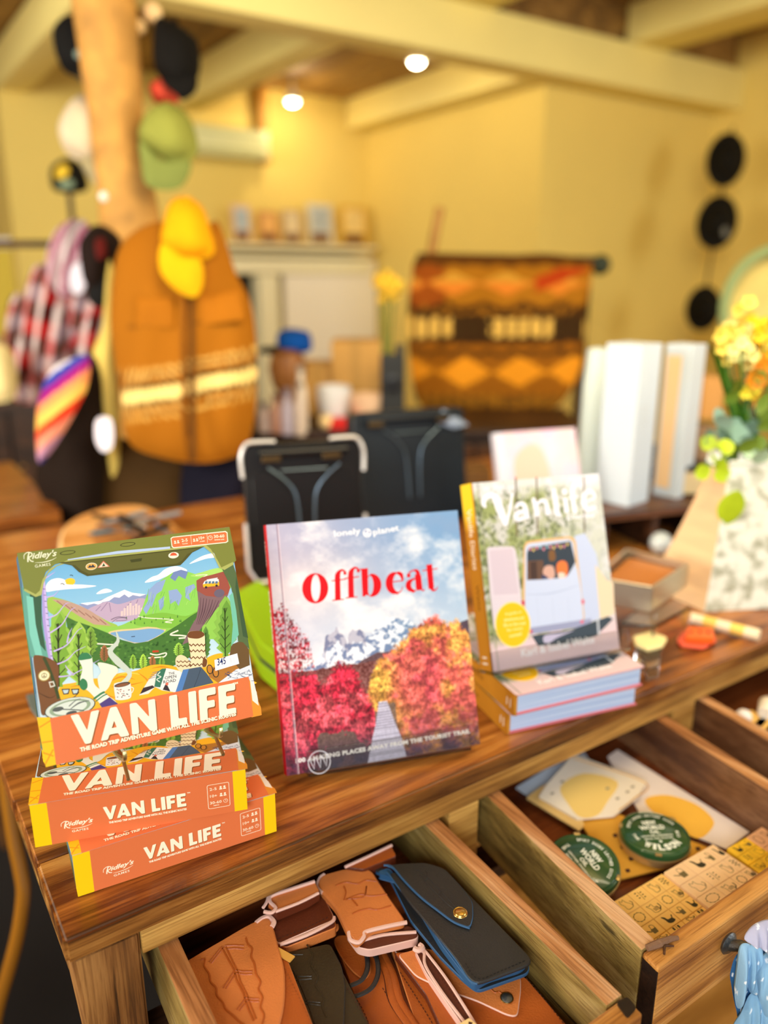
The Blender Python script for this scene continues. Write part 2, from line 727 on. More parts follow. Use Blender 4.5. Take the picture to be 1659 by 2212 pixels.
# ------------------------------------------------------------------ materials
TABLE_Z = 0.80
M_TOP = wood('table_teak', (100, 50, 16), (168, 100, 38), (208, 142, 66), 0, 1.0, 0.33, 0.35, 0.3, coat=0.15)
M_TOPE = wood('table_edge_teak', (76, 42, 14), (136, 86, 34), (192, 138, 70), 0, 1.0, 0.42, 0.45, 0.4)
M_APR = wood('apron_teak', (110, 72, 30), (170, 122, 56), (206, 160, 84), 0, 0.8, 0.5, 0.4, 0.3)
M_LEG = wood('leg_weathered_teak', (62, 36, 16), (128, 82, 38), (172, 122, 66), 2, 1.3, 0.55, 0.75, 0.8)
M_SIDE = wood('drawer_side_pine', (104, 84, 40), (150, 124, 64), (186, 160, 100), 1, 0.9, 0.5, 0.75, 0.7)
M_SIDED = wood('drawer_side_brown', (78, 46, 28), (112, 74, 46), (140, 100, 68), 1, 0.7, 0.45, 0.35, 0.3)
M_RIM = wood('drawer_rim_worn', (150, 96, 52), (190, 132, 80), (220, 176, 130), 1, 1.0, 0.45, 0.3, 0.5)
M_FRONT = wood('drawer_front_teak', (132, 78, 28), (186, 124, 56), (216, 158, 86), 0, 0.9, 0.38, 0.4, 0.4)
M_BOT = wood('drawer_bottom_mahogany', (70, 30, 12), (110, 54, 24), (140, 76, 36), 0, 0.8, 0.3, 0.3, 0.2)
M_DARKW = wood('dark_timber', (30, 16, 8), (52, 30, 16), (84, 52, 30), 0, 0.6, 0.5, 0.3, 0.3)
M_WALL = mat('wall_cream_paint', (232, 206, 112), 0.85, bump=0.15, bscale=120, var=0.06, vscale=1.2)
M_BEAM = mat('beam_cream_paint', (242, 226, 142), 0.6, var=0.05, vscale=2)
M_CEIL = wood('ceiling_boards', (112, 82, 38), (150, 112, 50), (178, 138, 70), 1, 0.3, 0.6, 0.3, 0.2)
M_FLOOR = wood('floor_boards', (120, 76, 30), (164, 110, 46), (196, 140, 70), 0, 0.35, 0.35, 0.3, 0.2)
M_WHITE = mat('white_gloss_paint', (240, 238, 228), 0.4)
M_STEEL = mat('brushed_steel', (190, 190, 188), 0.3, 1.0)
M_IRON = mat('aged_iron', (120, 124, 126), 0.45, 0.9, bump=0.5, bscale=200, var=0.3, vscale=80)
M_BRASS = mat('brass', (206, 170, 96), 0.28, 1.0)
M_BLACK = mat('black_plastic', (14, 15, 17), 0.35)
M_ACR = mat('clear_acrylic', (250, 252, 252), 0.04, trans=1.0, ior=1.46)
M_STITCH = mat('stitching_thread', (70, 34, 18), 0.8)

# ------------------------------------------------------------------ the setting
BL, BR_, AS, AR, CZ = 4.3, 2.62, 3.1, 4.5, 2.52
struct('floor', MB().box((-3, -3.2, -0.1), (4.7, 7.2, 0), M_FLOOR))
struct('wall_back', MB().box((0.8, BL, 0), (AS + .1, BL + .1, 2.9), M_WALL))
struct('wall_side', MB().box((AS, BR_, 0), (AS + .1, BL, 2.9), M_WALL))
struct('wall_back_right', MB().box((AS + .1, BR_, 0), (AR + .1, BR_ + .1, 2.9), M_WALL))
struct('wall_right', MB().box((AR, -3.2, 0), (AR + .1, BR_, 2.9), M_WALL))
struct('wall_far', MB().box((-3, 7.0, 0), (0.9, 7.1, 2.9), M_WALL))
struct('wall_inner', MB().box((0.8, BL + .1, 0), (0.9, 7.0, 2.9), M_WALL))
struct('wall_left', MB().box((-3.1, -3.2, 0), (-3.0, 7.1, 2.9), M_WALL))
CN = CAM.z + 1.36                       # the near half of the ceiling is higher, on beams that rest on the big one
cl = struct('ceiling', MB().box((-3, 2.60, CZ), (4.6, 7.2, CZ + .1), M_CEIL).box((-3, -3.2, CN), (4.6, 2.6, CN + .1), M_CEIL).box((-3, 2.5, CZ - .1), (4.5, 2.6, CN), M_CEIL))
for k in range(38):
    x = -3 + k * 0.2
    MB().box((x + .004, 2.61, CZ - .012), (x + .196, 7.0, CZ), M_CEIL, bev=.002, seg=1).build('ceiling_board', cl)
    MB().box((x + .004, -3.2, CN - .012), (x + .196, 2.5, CN), M_CEIL, bev=.002, seg=1).build('ceiling_board', cl)
struct('trim_1', MB().box((0.83, 2.43, CAM.z + .95), (AR, 2.60, CAM.z + 1.16), M_BEAM, bev=.01), True)
struct('trim_2', MB().box((0.80, 2.61, CAM.z + .95), (0.95, 6.98, CZ - .014), M_BEAM, bev=.01), True)
for i, (a0, a1, b1) in enumerate(((1.74, 1.90, 4.28), (2.92, 3.08, 4.28), (-0.45, -0.30, 6.98), (-1.6, -1.45, 6.98))):
    struct('trim_%d' % (3 + i), MB().box((a0, 2.61, CAM.z + .955), (a1, b1, CZ - .014), M_BEAM, bev=.01), True)
for i, (a0, a1) in enumerate(((-1.1, -.85), (.08, .33), (1.15, 1.42), (2.30, 2.58), (3.52, 3.80))):
    struct('trim_%d' % (7 + i), MB().box((a0, -3.1, CAM.z + 1.161), (a1, 2.49, CN - .014), M_BEAM, bev=.01), True)
struct('baseboard_back', MB().box((0.9, BL - .02, 0), (AS, BL, .12), M_WHITE, bev=.004))
struct('baseboard_right', MB().box((AR - .02, -3, 0), (AR, BR_, .12), M_WHITE, bev=.004))
for nm, (x, y) in (('left', (632, 218)), ('right', (900, 132))):
    p = at(x, y, CZ - .13)
    t = thing('ceiling_spotlight', 'glowing round ceiling spotlight, %s one of the pair between the beams' % nm, 'lamp', Matrix.Translation(p), None)
    MB().lathe([(0, 0.115), (0.012, .115), (.012, .05), (.036, .045), (.04, 0.0), (.034, -.004), (.034, .03), (0, .03)], M_WHITE, 24).build('housing', t, True)
    MB().ball((0, 0, 0.0), .034, mat('lamp_glow', (255, 246, 214), emit=30), 16, (1, 1, .7)).build('bulb', t, True)
    spot('spotlight_glow', p + Vector((0, 0, -.06)), 5, (1.0, 0.80, 0.50))

# ------------------------------------------------------------------ the shop table with its drawers
TW, TD, TT = 1.74, 1.32, 0.028
table = thing('shop_table', 'rustic reclaimed teak shop table with thick plank top and open drawers', 'table', TR(0, 0, 0))
rt = random.Random(3)
for k in range(11):
    y0, y1 = k * .12, k * .12 + .1195
    bm = bmesh.new()
    bmesh.ops.create_cube(bm, size=1)
    for v in bm.verts:
        v.co = Vector(((v.co.x + .5) * TW, y0 + (v.co.y + .5) * (y1 - y0), TABLE_Z - TT + (v.co.z + .5) * TT))
    # divide along the plank so that its worn front edge can wander
    long_e = [e for e in bm.edges if abs(e.verts[0].co.x - e.verts[1].co.x) > 1]
    bmesh.ops.bevel(bm, geom=[e for e in bm.edges], offset=.0032 if k == 0 else .0012, segments=3 if k == 0 else 1, affect='EDGES')
    if k == 0:
        bmesh.ops.bisect_plane  # keep the name in reach
        for i in range(1, 60):
            g = bm.verts[:] + bm.edges[:] + bm.faces[:]
            bmesh.ops.bisect_plane(bm, geom=g, plane_co=(i * TW / 60, 0, 0), plane_no=(1, 0, 0))
        for v in bm.verts:
            if v.co.y < .004 and v.co.z > TABLE_Z - .006:
                w = math.sin(v.co.x * 31) * .5 + math.sin(v.co.x * 73 + 1) * .5
                v.co.y += .0012 * w + .0006
                v.co.z -= .0006 * (1 + w)
    dx = rt.uniform(-.0015, .0015)
    for v in bm.verts:
        v.co.x += dx if k else 0
        v.co.z += rt.choice([0]) - (0.0006 if k % 2 else 0)
    mb = MB()
    mb.addbm(bm, M_TOP)
    o = mb.build('tabletop_plank', table)
    if k == 0:
        # front plank gets the darker edge teak on the vertical face
        me = o.data
        me.materials.append(M_TOPE)
        for p in me.polygons:
            if p.normal.y < -.6 or p.normal.x < -.6:
                p.material_index = 1
MB().box((.068, .004, TABLE_Z - .056), (TW - .07, .03, TABLE_Z - TT), M_APR, bev=.0015).build('apron', table)
MB().box((.01, .07, TABLE_Z - .10), (.032, TD - .07, TABLE_Z - TT), M_APR, bev=.0015).build('apron', table)
for lx, ly in ((.005, .004), (TW - .065, .004), (.005, TD - .064), (TW - .065, TD - .064)):
    bm = bmesh.new()
    bmesh.ops.create_cube(bm, size=1)
    for v in bm.verts:
        tap = 0.5 - v.co.z
        v.co = Vector((lx + (v.co.x + .5) * .062 + (.05 * tap if v.co.x < 0 else 0.0) * (1 if lx < 1 else 0), ly + (v.co.y + .5) * .06, (.0145 if lx < 1 else 0) + (v.co.z + .5) * (TABLE_Z - TT - (.0145 if lx < 1 else 0))))
    bmesh.ops.bevel(bm, geom=bm.edges[:], offset=.003, segments=2, affect='EDGES')
    m = MB()
    m.addbm(bm, M_LEG)
    m.build('leg', table)
for x0, x1 in ((.445, .492), (.876, .930), (1.36, 1.41)):
    MB().box((x0, .004, TABLE_Z - .175), (x1, .34, TABLE_Z - .056), M_APR, bev=.0015).build('drawer_divider', table)
MB().box((.068, .006, TABLE_Z - .195), (TW - .07, .05, TABLE_Z - .175), M_DARKW, bev=.001).build('lower_rail', table)
MB().box((.07, .36, TABLE_Z - .2), (TW - .07, .375, TABLE_Z - TT), M_DARKW).build('back_panel', table)
ZR, ZD = TABLE_Z - .059, .082          # drawer rim height, drawer depth


def drawer(x0, w, front, sh, mside, mside2, handle=None, label=None):
    """origin: outer left side at the table front; 'front' is how far it is pulled out"""
    M = TR(x0, 0, ZR)
    # Objects sit in the table; the drawer is an empty part with its boards as sub-parts
    d = thing('drawer', None, None)
    d.parent = table
    d.matrix_local = M
    if label:
        d['label'] = label
    T = .021
    y0, y1 = -front, .33
    for a, b, ms in ((0, T, mside), (w - T, w, mside2)):
        m = MB().box((a, y0 + .002, -ZD), (b, y1, 0), ms, bev=.0018)
        o = m.build('side_board', d)
        o.data.materials.append(M_RIM)
        for p in o.data.polygons:
            if p.normal.z > .5:
                p.material_index = 1
    MB().box((-.001, y0 - .021, -ZD - .004), (w + .001, y0, -.001), M_FRONT, bev=.0025).build('front_board', d)
    MB().box((-.0015, y0 - .0205, -ZD - .003), (.0008, y0 - .0008, -.006), M_DARKW).build('end_grain', d, label='blackened end grain at the drawer corner')
    MB().box((T, y1 - .012, -ZD), (w - T, y1, -.005), M_DARKW).build('back_board', d)
    MB().box((T, y0, -ZD), (w - T, y1 - .012, -ZD + .008), M_BOT).build('bottom_board', d)
    for c in d.children:
        for v in c.data.vertices:
            v.co.x += v.co.y * sh
    return d


D1 = drawer(.083, .348, .285, 0.042, M_SIDE, M_SIDE, label='pulled out drawer holding leather pouches')
D2 = drawer(.508, .352, .262, 0.127, M_SIDE, M_SIDED, label='pulled out drawer holding tins and rubber stamps')
D3 = drawer(.942, .36, .25, 0.14, M_SIDED, M_SIDED, label='part opened drawer at the far end of the table')
# knots, splits and wood plugs that catch the eye at the drawer corners
MB().prism(roundp([(-.002, -.302), (.013, -.300), (.015, -.288), (.002, -.286)], .003), 0, .0022, M_DARKW, M=Matrix()).build('corner_patch', D1, M=TR(.322, 0, -.0006), label='dark worn patch on the drawer corner')
sp = MB()
sp.tube([(.004, -.262, .0012), (.018, -.266, .0025), (.032, -.268, .0018), (.040, -.271, .0012)], [.0034, .0042, .003, .0022], mat('driftwood_splinter', (126, 92, 66), .7, bump=.6, bscale=300), 7)
sp.tube([(.012, -.276, .001), (.02, -.27, .002), (.028, -.275, .001)], [.0012, .0016, .001], M_DARKW, 6)
sp.build('wood_splinter', D2, M=TR(-.032, 0, 0))
# pull handle on the second drawer
_h = atb(1574, 2038, -.285)
hx, hy, hz = _h.x - .508, -.2825, _h.z - ZR
for k in (0, .095):
    MB().lathe([(0, 0), (.011, 0), (.0125, .003), (.009, .006), (0, .008)], M_IRON, 14, M=TR(hx + k, hy, hz, 0, PI / 2)).build('handle_plate', D2, True)
hd = MB()
hd.tube(smoothp([(hx - .002, hy - .004, hz), (hx + .006, hy - .022, hz + .008), (hx + .018, hy - .036, hz + .002), (hx + .045, hy - .042, hz - .006), (hx + .07, hy - .036, hz - .001), (hx + .088, hy - .020, hz + .006), (hx + .097, hy - .004, hz)], 5, False), [.006] * 4 + [.0048] * 23 + [.006] * 4, M_IRON, 10)
hd.build('handle', D2, True)

# ------------------------------------------------------------------ Van Life game boxes
Z6 = [(277, 1482), (1537, 1175), (1355, 64), (112, 219)]
H6 = hom(Z6, [(0, 0), (1, 0), (1, 1), (0, 1)])
BW, BH, BT = .202, .196, .047
CREAM, ORG, YEL = (255, 247, 216), (226, 120, 70), (255, 208, 20)


def c6(pts):
    return [(H6(x, y)[0] * BW, H6(x, y)[1] * BH) for x, y in pts]


LET = {
    'V': (.98, [[(0, 1), (.27, 1), (.50, .42), (.70, 1), (.98, 1), (.58, 0), (.38, 0)]], []),
    'A': (1.02, [[(0, 0), (.44, 1), (.66, 1), (1.02, 0), (.70, 0), (.63, .15), (.31, .15), (.25, 0)]], [[(.42, .34), (.60, .34), (.53, .56)]]),
    'N': (.92, [[(0, 0), (0, 1), (.24, 1), (.66, .46), (.66, 1), (.92, 1), (.92, 0), (.68, 0), (.25, .56), (.25, 0)]], []),
    'L': (.62, [[(0, 0), (0, 1), (.30, 1), (.30, .22), (.62, .22), (.62, 0)]], []),
    'I': (.30, [[(0, 0), (0, 1), (.30, 1), (.30, 0)]], []),
    'F': (.66, [[(0, 0), (0, 1), (.66, 1), (.66, .77), (.30, .77), (.30, .60), (.60, .60), (.60, .38), (.30, .38), (.30, 0)]], []),
    'E': (.68, [[(0, 0), (0, 1), (.68, 1), (.68, .78), (.30, .78), (.30, .62), (.62, .62), (.62, .39), (.30, .39), (.30, .22), (.68, .22), (.68, 0)]], []),
}


def vanlife(art, f, shadow=(150, 84, 40), col=CREAM, sh=(.035, -.045)):
    """the VAN LIFE lettering; f maps (0..1, 0..1) to the art plane"""
    x = 0
    place = []
    for ch in 'VAN LIFE':
        if ch == ' ':
            x += .42
            continue
        w, o, h = LET[ch]
        place.append((x, o, h))
        x += w + (.10 if ch not in 'V' else -.06)
    tot = x - .10
    for dx, dy, c in ((sh[0], sh[1], shadow), (0, 0, col)):
        art.layer(True)
        for x0, o, h in place:
            art.poly([f((x0 + dx + p[0]) / tot, p[1] + dy) for p in roundp(o[0], .05, 2)], c, [[f((x0 + dx + p[0]) / tot, p[1] + dy) for p in hh] for hh in h])
        art.layer(False)


def bil(c):
    """bilinear quad from BL, BR, TR, TL"""
    return lambda s, t: ((c[0][0] * (1 - s) + c[1][0] * s) * (1 - t) + (c[3][0] * (1 - s) + c[2][0] * s) * t,
                         (c[0][1] * (1 - s) + c[1][1] * s) * (1 - t) + (c[3][1] * (1 - s) + c[2][1] * s) * t)


def people(art, x, y, s, col, n=2):
    for k in range(n):
        art.ell((x + k * s * .9, y + s * .62), s * .26, s * .26, col, 12)
        art.poly([(x + k * s * .9 - s * .36, y - s * .05), (x + k * s * .9 - s * .3, y + s * .3), (x + k * s * .9 + s * .3, y + s * .3), (x + k * s * .9 + s * .36, y - s * .05)], col)


def clock(art, x, y, r, col, bg):
    art.ell((x, y), r, r, col, 20)
    art.ell((x, y), r * .82, r * .82, bg, 20)
    art.stroke([(x, y + r * .6), (x, y), (x + r * .45, y)], r * .18, col, False)


def cover_art():
    A = Art()
    def P(pts, col, holes=None): A.poly(c6(pts), col, [c6(h) for h in (holes or [])])
    def B(pts, col, n=5): A.blob(c6(pts), col, n)
    def K(pts, w, col, sm=True): A.stroke(c6(pts), [q * BW / 1260 for q in w] if isinstance(w, list) else w * BW / 1260, col, sm)
    def E(x, y, rx, ry, col, n=24):
        c = c6([(x, y)])[0]
        A.ell(c, rx * BW / 1260, ry * BW / 1260, col, n)
    def tree(x, y, w, h, col, lt, dk):
        k = 7
        L_, R_ = [], []
        for i in range(k):
            t = i / k
            ww = w * (.18 + .82 * math.sin(PI * min(1, (1 - t) * .95 + .05)) ** .8) * (1 - t * .55)
            L_ += [(x - ww, y - h * t), (x - ww * .68, y - h * (t + .35 / k))]
            R_ += [(x + ww, y - h * t), (x + ww * .68, y - h * (t + .35 / k))]
        P(L_ + [(x, y - h)] + R_[::-1], lt)
        P([((p[0] - x) * .75 + x + w * .08, (p[1] - y) * .93 + y) for p in L_ + [(x, y - h)] + R_[::-1]], col)
        A.layer(True)
        K([(x, y), (x - w * .02, y - h * .8)], w * .09, dk)
        for i in range(1, 6):
            t = i / 7
            K([(x, y - h * t), (x + w * .38 * (1 - t), y - h * (t + .09))], w * .05, dk)
            K([(x, y - h * t + 8), (x - w * .38 * (1 - t), y - h * (t + .08))], w * .05, dk)
        A.layer(False)
    # sky, a printed tint from blue to pale
    sky = np.zeros((24, 2, 3))
    for i in range(24):
        t = min(1, i / 15)
        sky[i, :] = (np.array([104, 176, 222]) * (1 - t) + np.array([206, 232, 240]) * t)
    A.grid((0, 0), (BW, BH), sky)
    # clouds
    B([(275, 445), (285, 395), (330, 368), (380, 372), (420, 400), (500, 405), (575, 412), (500, 425), (400, 432), (330, 440)], (250, 250, 250))
    E(418, 388, 30, 22, (250, 204, 50))
    B([(278, 425), (300, 380), (345, 370), (390, 385), (400, 402), (460, 408), (380, 425)], (252, 252, 252))
    B([(575, 460), (600, 438), (635, 428), (668, 442), (640, 452)], (252, 252, 252))
    B([(860, 392), (900, 360), (940, 345), (985, 310), (1050, 295), (1110, 318), (1080, 340), (1000, 352), (930, 380)], (250, 252, 252))
    B([(1125, 282), (1170, 250), (1220, 228), (1285, 215), (1295, 240), (1220, 252)], (252, 252, 252))
    K([(362, 402), (374, 398), (386, 406)], 4, (50, 60, 70))
    K([(418, 350), (428, 348), (436, 354)], 4, (50, 60, 70))
    # far snowy range
    P([(470, 520), (560, 510), (640, 480), (700, 455), (740, 436), (790, 455), (870, 462), (860, 560), (560, 580)], (150, 160, 200))
    P([(480, 515), (560, 506), (600, 500), (640, 478), (700, 452), (740, 434), (785, 452), (868, 462), (830, 474), (790, 466), (765, 480), (740, 462), (710, 482), (680, 478), (650, 500), (610, 508), (590, 524), (560, 516), (520, 526)], (250, 250, 252))
    B([(520, 556), (590, 520), (640, 505), (700, 520), (760, 506), (830, 485), (870, 500), (860, 590), (700, 625), (560, 600)], (196, 172, 196))
    for a, b in (((640, 510), (600, 560)), ((650, 512), (660, 566)), ((780, 505), (740, 548)), ((820, 492), (800, 540)), ((600, 530), (570, 560))):
        K([a, b], 4, (150, 126, 160))
    # city in the haze
    for x, y, w, h in ((735, 590, 12, 46), (752, 590, 12, 60), (768, 588, 14, 74), (786, 586, 12, 56), (802, 584, 14, 66), (820, 580, 12, 52), (718, 592, 14, 30), (836, 576, 12, 34)):
        P([(x, y), (x + w, y - 3), (x + w, y - h - 3), (x, y - h)], (228, 204, 200))
    # left slope
    B([(290, 480), (350, 485), (430, 510), (510, 545), (570, 580), (640, 620), (700, 650), (640, 690), (480, 660), (360, 600), (290, 560)], (164, 200, 84))
    P([(310, 492), (380, 495), (470, 525), (540, 560), (600, 600), (660, 648), (560, 640), (470, 590), (400, 545)], (196, 160, 140))
    for k in range(7):
        K([(340 + k * 42, 500 + k * 18), (380 + k * 42, 532 + k * 18)], 5, (156, 112, 96))
    # valley meadow and the big cliff
    B([(560, 660), (700, 650), (800, 610), (900, 590), (1050, 540), (1200, 480), (1330, 450), (1400, 700), (1000, 720), (700, 700)], (150, 206, 86))
    P([(840, 560), (870, 470), (900, 420), (960, 375), (1030, 330), (1075, 316), (1120, 330), (1180, 348), (1240, 326), (1330, 318), (1370, 420), (1300, 520), (1100, 600), (900, 630), (820, 600)], (146, 212, 92))
    P([(1030, 330), (1075, 316), (1115, 328), (1100, 372), (1060, 352), (1040, 384), (1010, 364)], (120, 140, 190))
    rr = random.Random(5)
    for q in ([(880, 440), (930, 392), (985, 372), (960, 440), (930, 460), (900, 540), (880, 500)], [(1000, 440), (1050, 430), (1080, 470), (1060, 530), (1040, 500), (1010, 520)], [(1100, 420), (1150, 400), (1160, 420), (1120, 460), (1130, 500), (1100, 480)], [(850, 550), (880, 500), (905, 470), (890, 540), (868, 580)], [(940, 500), (975, 470), (970, 530), (950, 560)]):
        P(q, (148, 172, 214))
    A.layer(True)
    for k in range(26):
        x, y = rr.uniform(880, 1160), rr.uniform(400, 530)
        K([(x, y), (x - rr.uniform(8, 20), y + rr.uniform(20, 60))], [2, 9, 2], rr.choice([(96, 168, 70), (186, 228, 120), (120, 140, 190), (110, 184, 84)]))
    A.layer(False)
    B([(1130, 352), (1200, 330), (1290, 306), (1360, 312), (1300, 345), (1200, 360)], (176, 222, 110))
    K([(1160, 350), (1230, 345), (1210, 360), (1330, 340)], 4, (240, 240, 220))
    # lake with sandy shore
    B([(645, 690), (700, 672), (800, 664), (900, 652), (960, 668), (985, 672), (940, 710), (880, 738), (800, 750), (720, 722)], (238, 208, 150))
    B([(655, 692), (720, 680), (820, 672), (900, 664), (975, 676), (930, 712), (860, 742), (790, 745), (710, 716)], (128, 172, 214))
    K([(780, 712), (802, 710)], 5, (60, 80, 110))
    K([(660, 612), (700, 596), (750, 600)], 5, (130, 110, 130))
    K([(665, 628), (700, 604), (745, 602), (750, 614), (690, 618)], 3, (120, 104, 130))
    # green hill either side of the lake
    B([(820, 600), (960, 570), (1100, 590), (1180, 560), (1180, 640), (1040, 660), (900, 655), (800, 640)], (132, 192, 70))
    K([(820, 592), (880, 602), (960, 606), (1030, 612), (980, 625), (1020, 630)], 5, (244, 240, 216))
    A.layer(True)
    for k in range(16):
        x, y = rr.uniform(740, 1080), rr.uniform(590, 640)
        K([(x, y), (x, y - rr.uniform(10, 18))], [7, 1], (56, 110, 50))
    A.layer(False)
    # dark wooded slopes
    P([(390, 590), (450, 620), (540, 650), (640, 690), (720, 730), (800, 752), (880, 740), (960, 700), (1060, 640), (1130, 590), (1180, 560), (1200, 640), (1190, 800), (1000, 900), (600, 900), (420, 760)], (74, 120, 52))
    A.layer(True)
    for k in range(150):
        x = rr.uniform(430, 1170)
        yl = 620 + abs(x - 800) * -.02
        y = rr.uniform(780 - abs(x - 800) * .45, 860)
        E(x, y, rr.uniform(6, 12), rr.uniform(5, 9), rr.choice([(58, 100, 44), (92, 142, 62), (66, 110, 50)]), 8)
    A.layer(False)
    K([(560, 752), (640, 758), (700, 762), (640, 782), (600, 778)], 8, (240, 238, 214))
    K([(1058, 675), (1010, 700), (1080, 705), (1120, 715), (1060, 722)], 9, (240, 238, 214))
    K([(890, 812), (930, 820), (985, 808), (975, 830), (930, 835), (880, 838)], 8, (240, 238, 214))
    P([(905, 806), (905, 794), (940, 792), (944, 804)], (200, 70, 40))
    # red rock with the van
    P([(1165, 380), (1200, 360), (1260, 345), (1330, 325), (1365, 420), (1350, 470), (1300, 490), (1250, 500), (1200, 470), (1168, 440)], (160, 84, 70))
    P([(1170, 440), (1220, 470), (1300, 480), (1350, 460), (1340, 500), (1290, 540), (1240, 600), (1210, 640), (1180, 680), (1130, 740), (1080, 760), (1140, 640), (1165, 600), (1178, 520)], (134, 104, 108))
    for k in range(7):
        K([(1190 + k * 18, 480 + k * 3), (1185 + k * 14, 560), (1165 + k * 9, 640)], [3, 8, 3], rr.choice([(96, 70, 78), (110, 84, 88), (160, 130, 130)]))
    E(1300, 455, 34, 26, (110, 100, 118))
    P([(1204, 400), (1214, 382), (1280, 368), (1296, 372), (1300, 408), (1210, 420)], (244, 244, 236))
    P([(1202, 402), (1300, 388), (1300, 410), (1206, 420)], (246, 186, 40))
    for x in (1216, 1236, 1256, 1276):
        P([(x, 400), (x + 1, 385), (x + 15, 383), (x + 15, 397)], (90, 120, 150))
    E(1222, 420, 8, 8, (60, 50, 50), 10)
    E(1284, 410, 8, 8, (60, 50, 50), 10)
    P([(1225, 374), (1290, 362), (1290, 368), (1226, 380)], (220, 226, 230))
    # trees in the middle distance
    for x, y, w, h, c in ((620, 860, 40, 100, (150, 96, 60)), (790, 905, 34, 90, (132, 176, 60)), (850, 905, 36, 92, (160, 200, 70)), (905, 890, 30, 66, (168, 104, 64)), (960, 890, 28, 60, (120, 164, 60)), (1060, 830, 46, 84, (140, 186, 70)), (690, 890, 40, 80, (96, 140, 60)), (540, 820, 60, 170, (120, 160, 60))):
        tree(x, y, w, h, c, tuple(min(255, int(v * 1.16)) for v in c), (70, 90, 40))
    # bedding
    B([(355, 1010), (440, 985), (560, 960), (640, 960), (700, 930), (800, 915), (900, 880), (1000, 880), (1080, 900), (1150, 890), (1240, 830), (1320, 810), (1400, 840), (1480, 960), (1480, 1000), (900, 1110), (400, 1190), (350, 1120)], (246, 184, 40))
    for q in ([(640, 985), (720, 950), (800, 965)], [(820, 925), (870, 965), (890, 1010)], [(660, 1010), (760, 1000), (850, 980)], [(900, 900), (960, 890), (1010, 900)], [(420, 1010), (480, 1000), (520, 1020)], [(600, 1030), (640, 1060), (690, 1075)]):
        K(q, [2, 9, 2], (224, 140, 30))
    K([(700, 940), (760, 925), (830, 935)], [2, 10, 2], (255, 214, 90))
    # map and brown bed at the right
    P([(1230, 900), (1420, 860), (1480, 880), (1500, 960), (1300, 990), (1240, 950)], (180, 120, 50))
    P([(1275, 1000), (1400, 905), (1482, 880), (1530, 1090), (1520, 1040)], (226, 232, 240))
    A.layer(True)
    for k in range(26):
        x, y = rr.uniform(1340, 1490), rr.uniform(915, 985)
        K([(x, y), (x + rr.uniform(-26, 26), y + rr.uniform(-14, 14)), (x + rr.uniform(-30, 30), y + rr.uniform(-14, 20))], 2.4, (70, 84, 120))
    A.layer(False)
    # big right tree, curtain and cushion
    tree(1335, 830, 98, 360, (110, 160, 62), (140, 190, 80), (60, 84, 36))
    tree(1220, 840, 40, 190, (84, 130, 60), (104, 150, 66), (50, 76, 34))
    P([(1370, 760), (1440, 730), (1475, 790), (1480, 880), (1420, 905), (1360, 830)], (110, 84, 50))
    P([(1310, 300), (1345, 305), (1380, 280), (1400, 340), (1480, 790), (1440, 745), (1410, 740), (1400, 560), (1370, 420)], (88, 110, 70))
    P([(1380, 450), (1400, 560), (1415, 700), (1370, 770), (1380, 640), (1360, 470)], (120, 196, 170))
    P([(1400, 350), (1470, 720), (1440, 710), (1395, 420)], (64, 90, 60))
    # left birch, trees and curtain
    tree(350, 1010, 120, 470, (126, 172, 60), (150, 196, 76), (60, 70, 34))
    tree(470, 1000, 110, 380, (140, 184, 66), (168, 206, 88), (66, 84, 40))
    P([(252, 380), (270, 380), (290, 600), (312, 820), (345, 980), (318, 980), (285, 820), (256, 620)], (180, 160, 220))
    P([(262, 380), (270, 380), (290, 600), (312, 820), (345, 980), (335, 980), (300, 820), (274, 620)], (208, 190, 238))
    A.layer(True)
    for k in range(12):
        K([(258 + k * 4, 430 + k * 36), (272 + k * 4, 432 + k * 36)], 4, (110, 96, 150))
    A.layer(False)
    A.layer(True)
    for q in ([(290, 600), (340, 580), (390, 520), (420, 512)], [(300, 690), (370, 640), (420, 560), (450, 540)], [(320, 800), (400, 760), (460, 680), (490, 660)], [(330, 880), (400, 850), (450, 800), (510, 770)], [(345, 950), (420, 940), (500, 900), (590, 850)], [(270, 480), (320, 470), (350, 440)], [(268, 370), (300, 350), (330, 330)], [(400, 750), (410, 700), (430, 660)], [(440, 940), (400, 900), (390, 880)]):
        K(q, [9, 5, 2], (206, 184, 240))
    A.layer(False)
    P([(135, 420), (250, 470), (248, 560), (262, 700), (290, 840), (250, 860), (205, 840), (185, 830), (150, 640)], (104, 170, 150))
    P([(180, 460), (248, 470), (250, 640), (275, 800), (240, 760), (205, 640)], (60, 96, 70))
    P([(160, 470), (200, 480), (215, 640), (255, 830), (215, 830), (180, 700)], (132, 206, 186))
    # van interior lining, sun visor
    P([(105, 219), (1360, 64), (1400, 262), (1340, 310), (1305, 300), (1270, 220), (1215, 172), (400, 268), (330, 285), (275, 330), (250, 400), (245, 450), (215, 470), (145, 432)], (128, 134, 62))
    P([(400, 262), (1215, 165), (1250, 195), (1290, 260), (1312, 303), (1380, 270), (1385, 285), (1330, 318), (1300, 306), (1262, 226), (1210, 182), (400, 278), (340, 296), (286, 340), (262, 400), (250, 466), (215, 478), (145, 440), (150, 428), (215, 462), (240, 440), (256, 375), (300, 310)], (176, 180, 100))
    P([(350, 275), (1215, 178), (1140, 215), (1100, 260), (1070, 290), (520, 355), (470, 330), (430, 292)], (84, 84, 40))
    P([(372, 280), (1180, 190), (1110, 225), (1080, 262), (1050, 280), (530, 342), (485, 320), (450, 290)], (100, 100, 48))
    K([(405, 258), (700, 215), (1010, 186)], [6, 18, 14], (186, 206, 236), False)
    E(405, 216, 44, 13, (70, 72, 36))
    E(405, 216, 38, 9, (128, 134, 62))
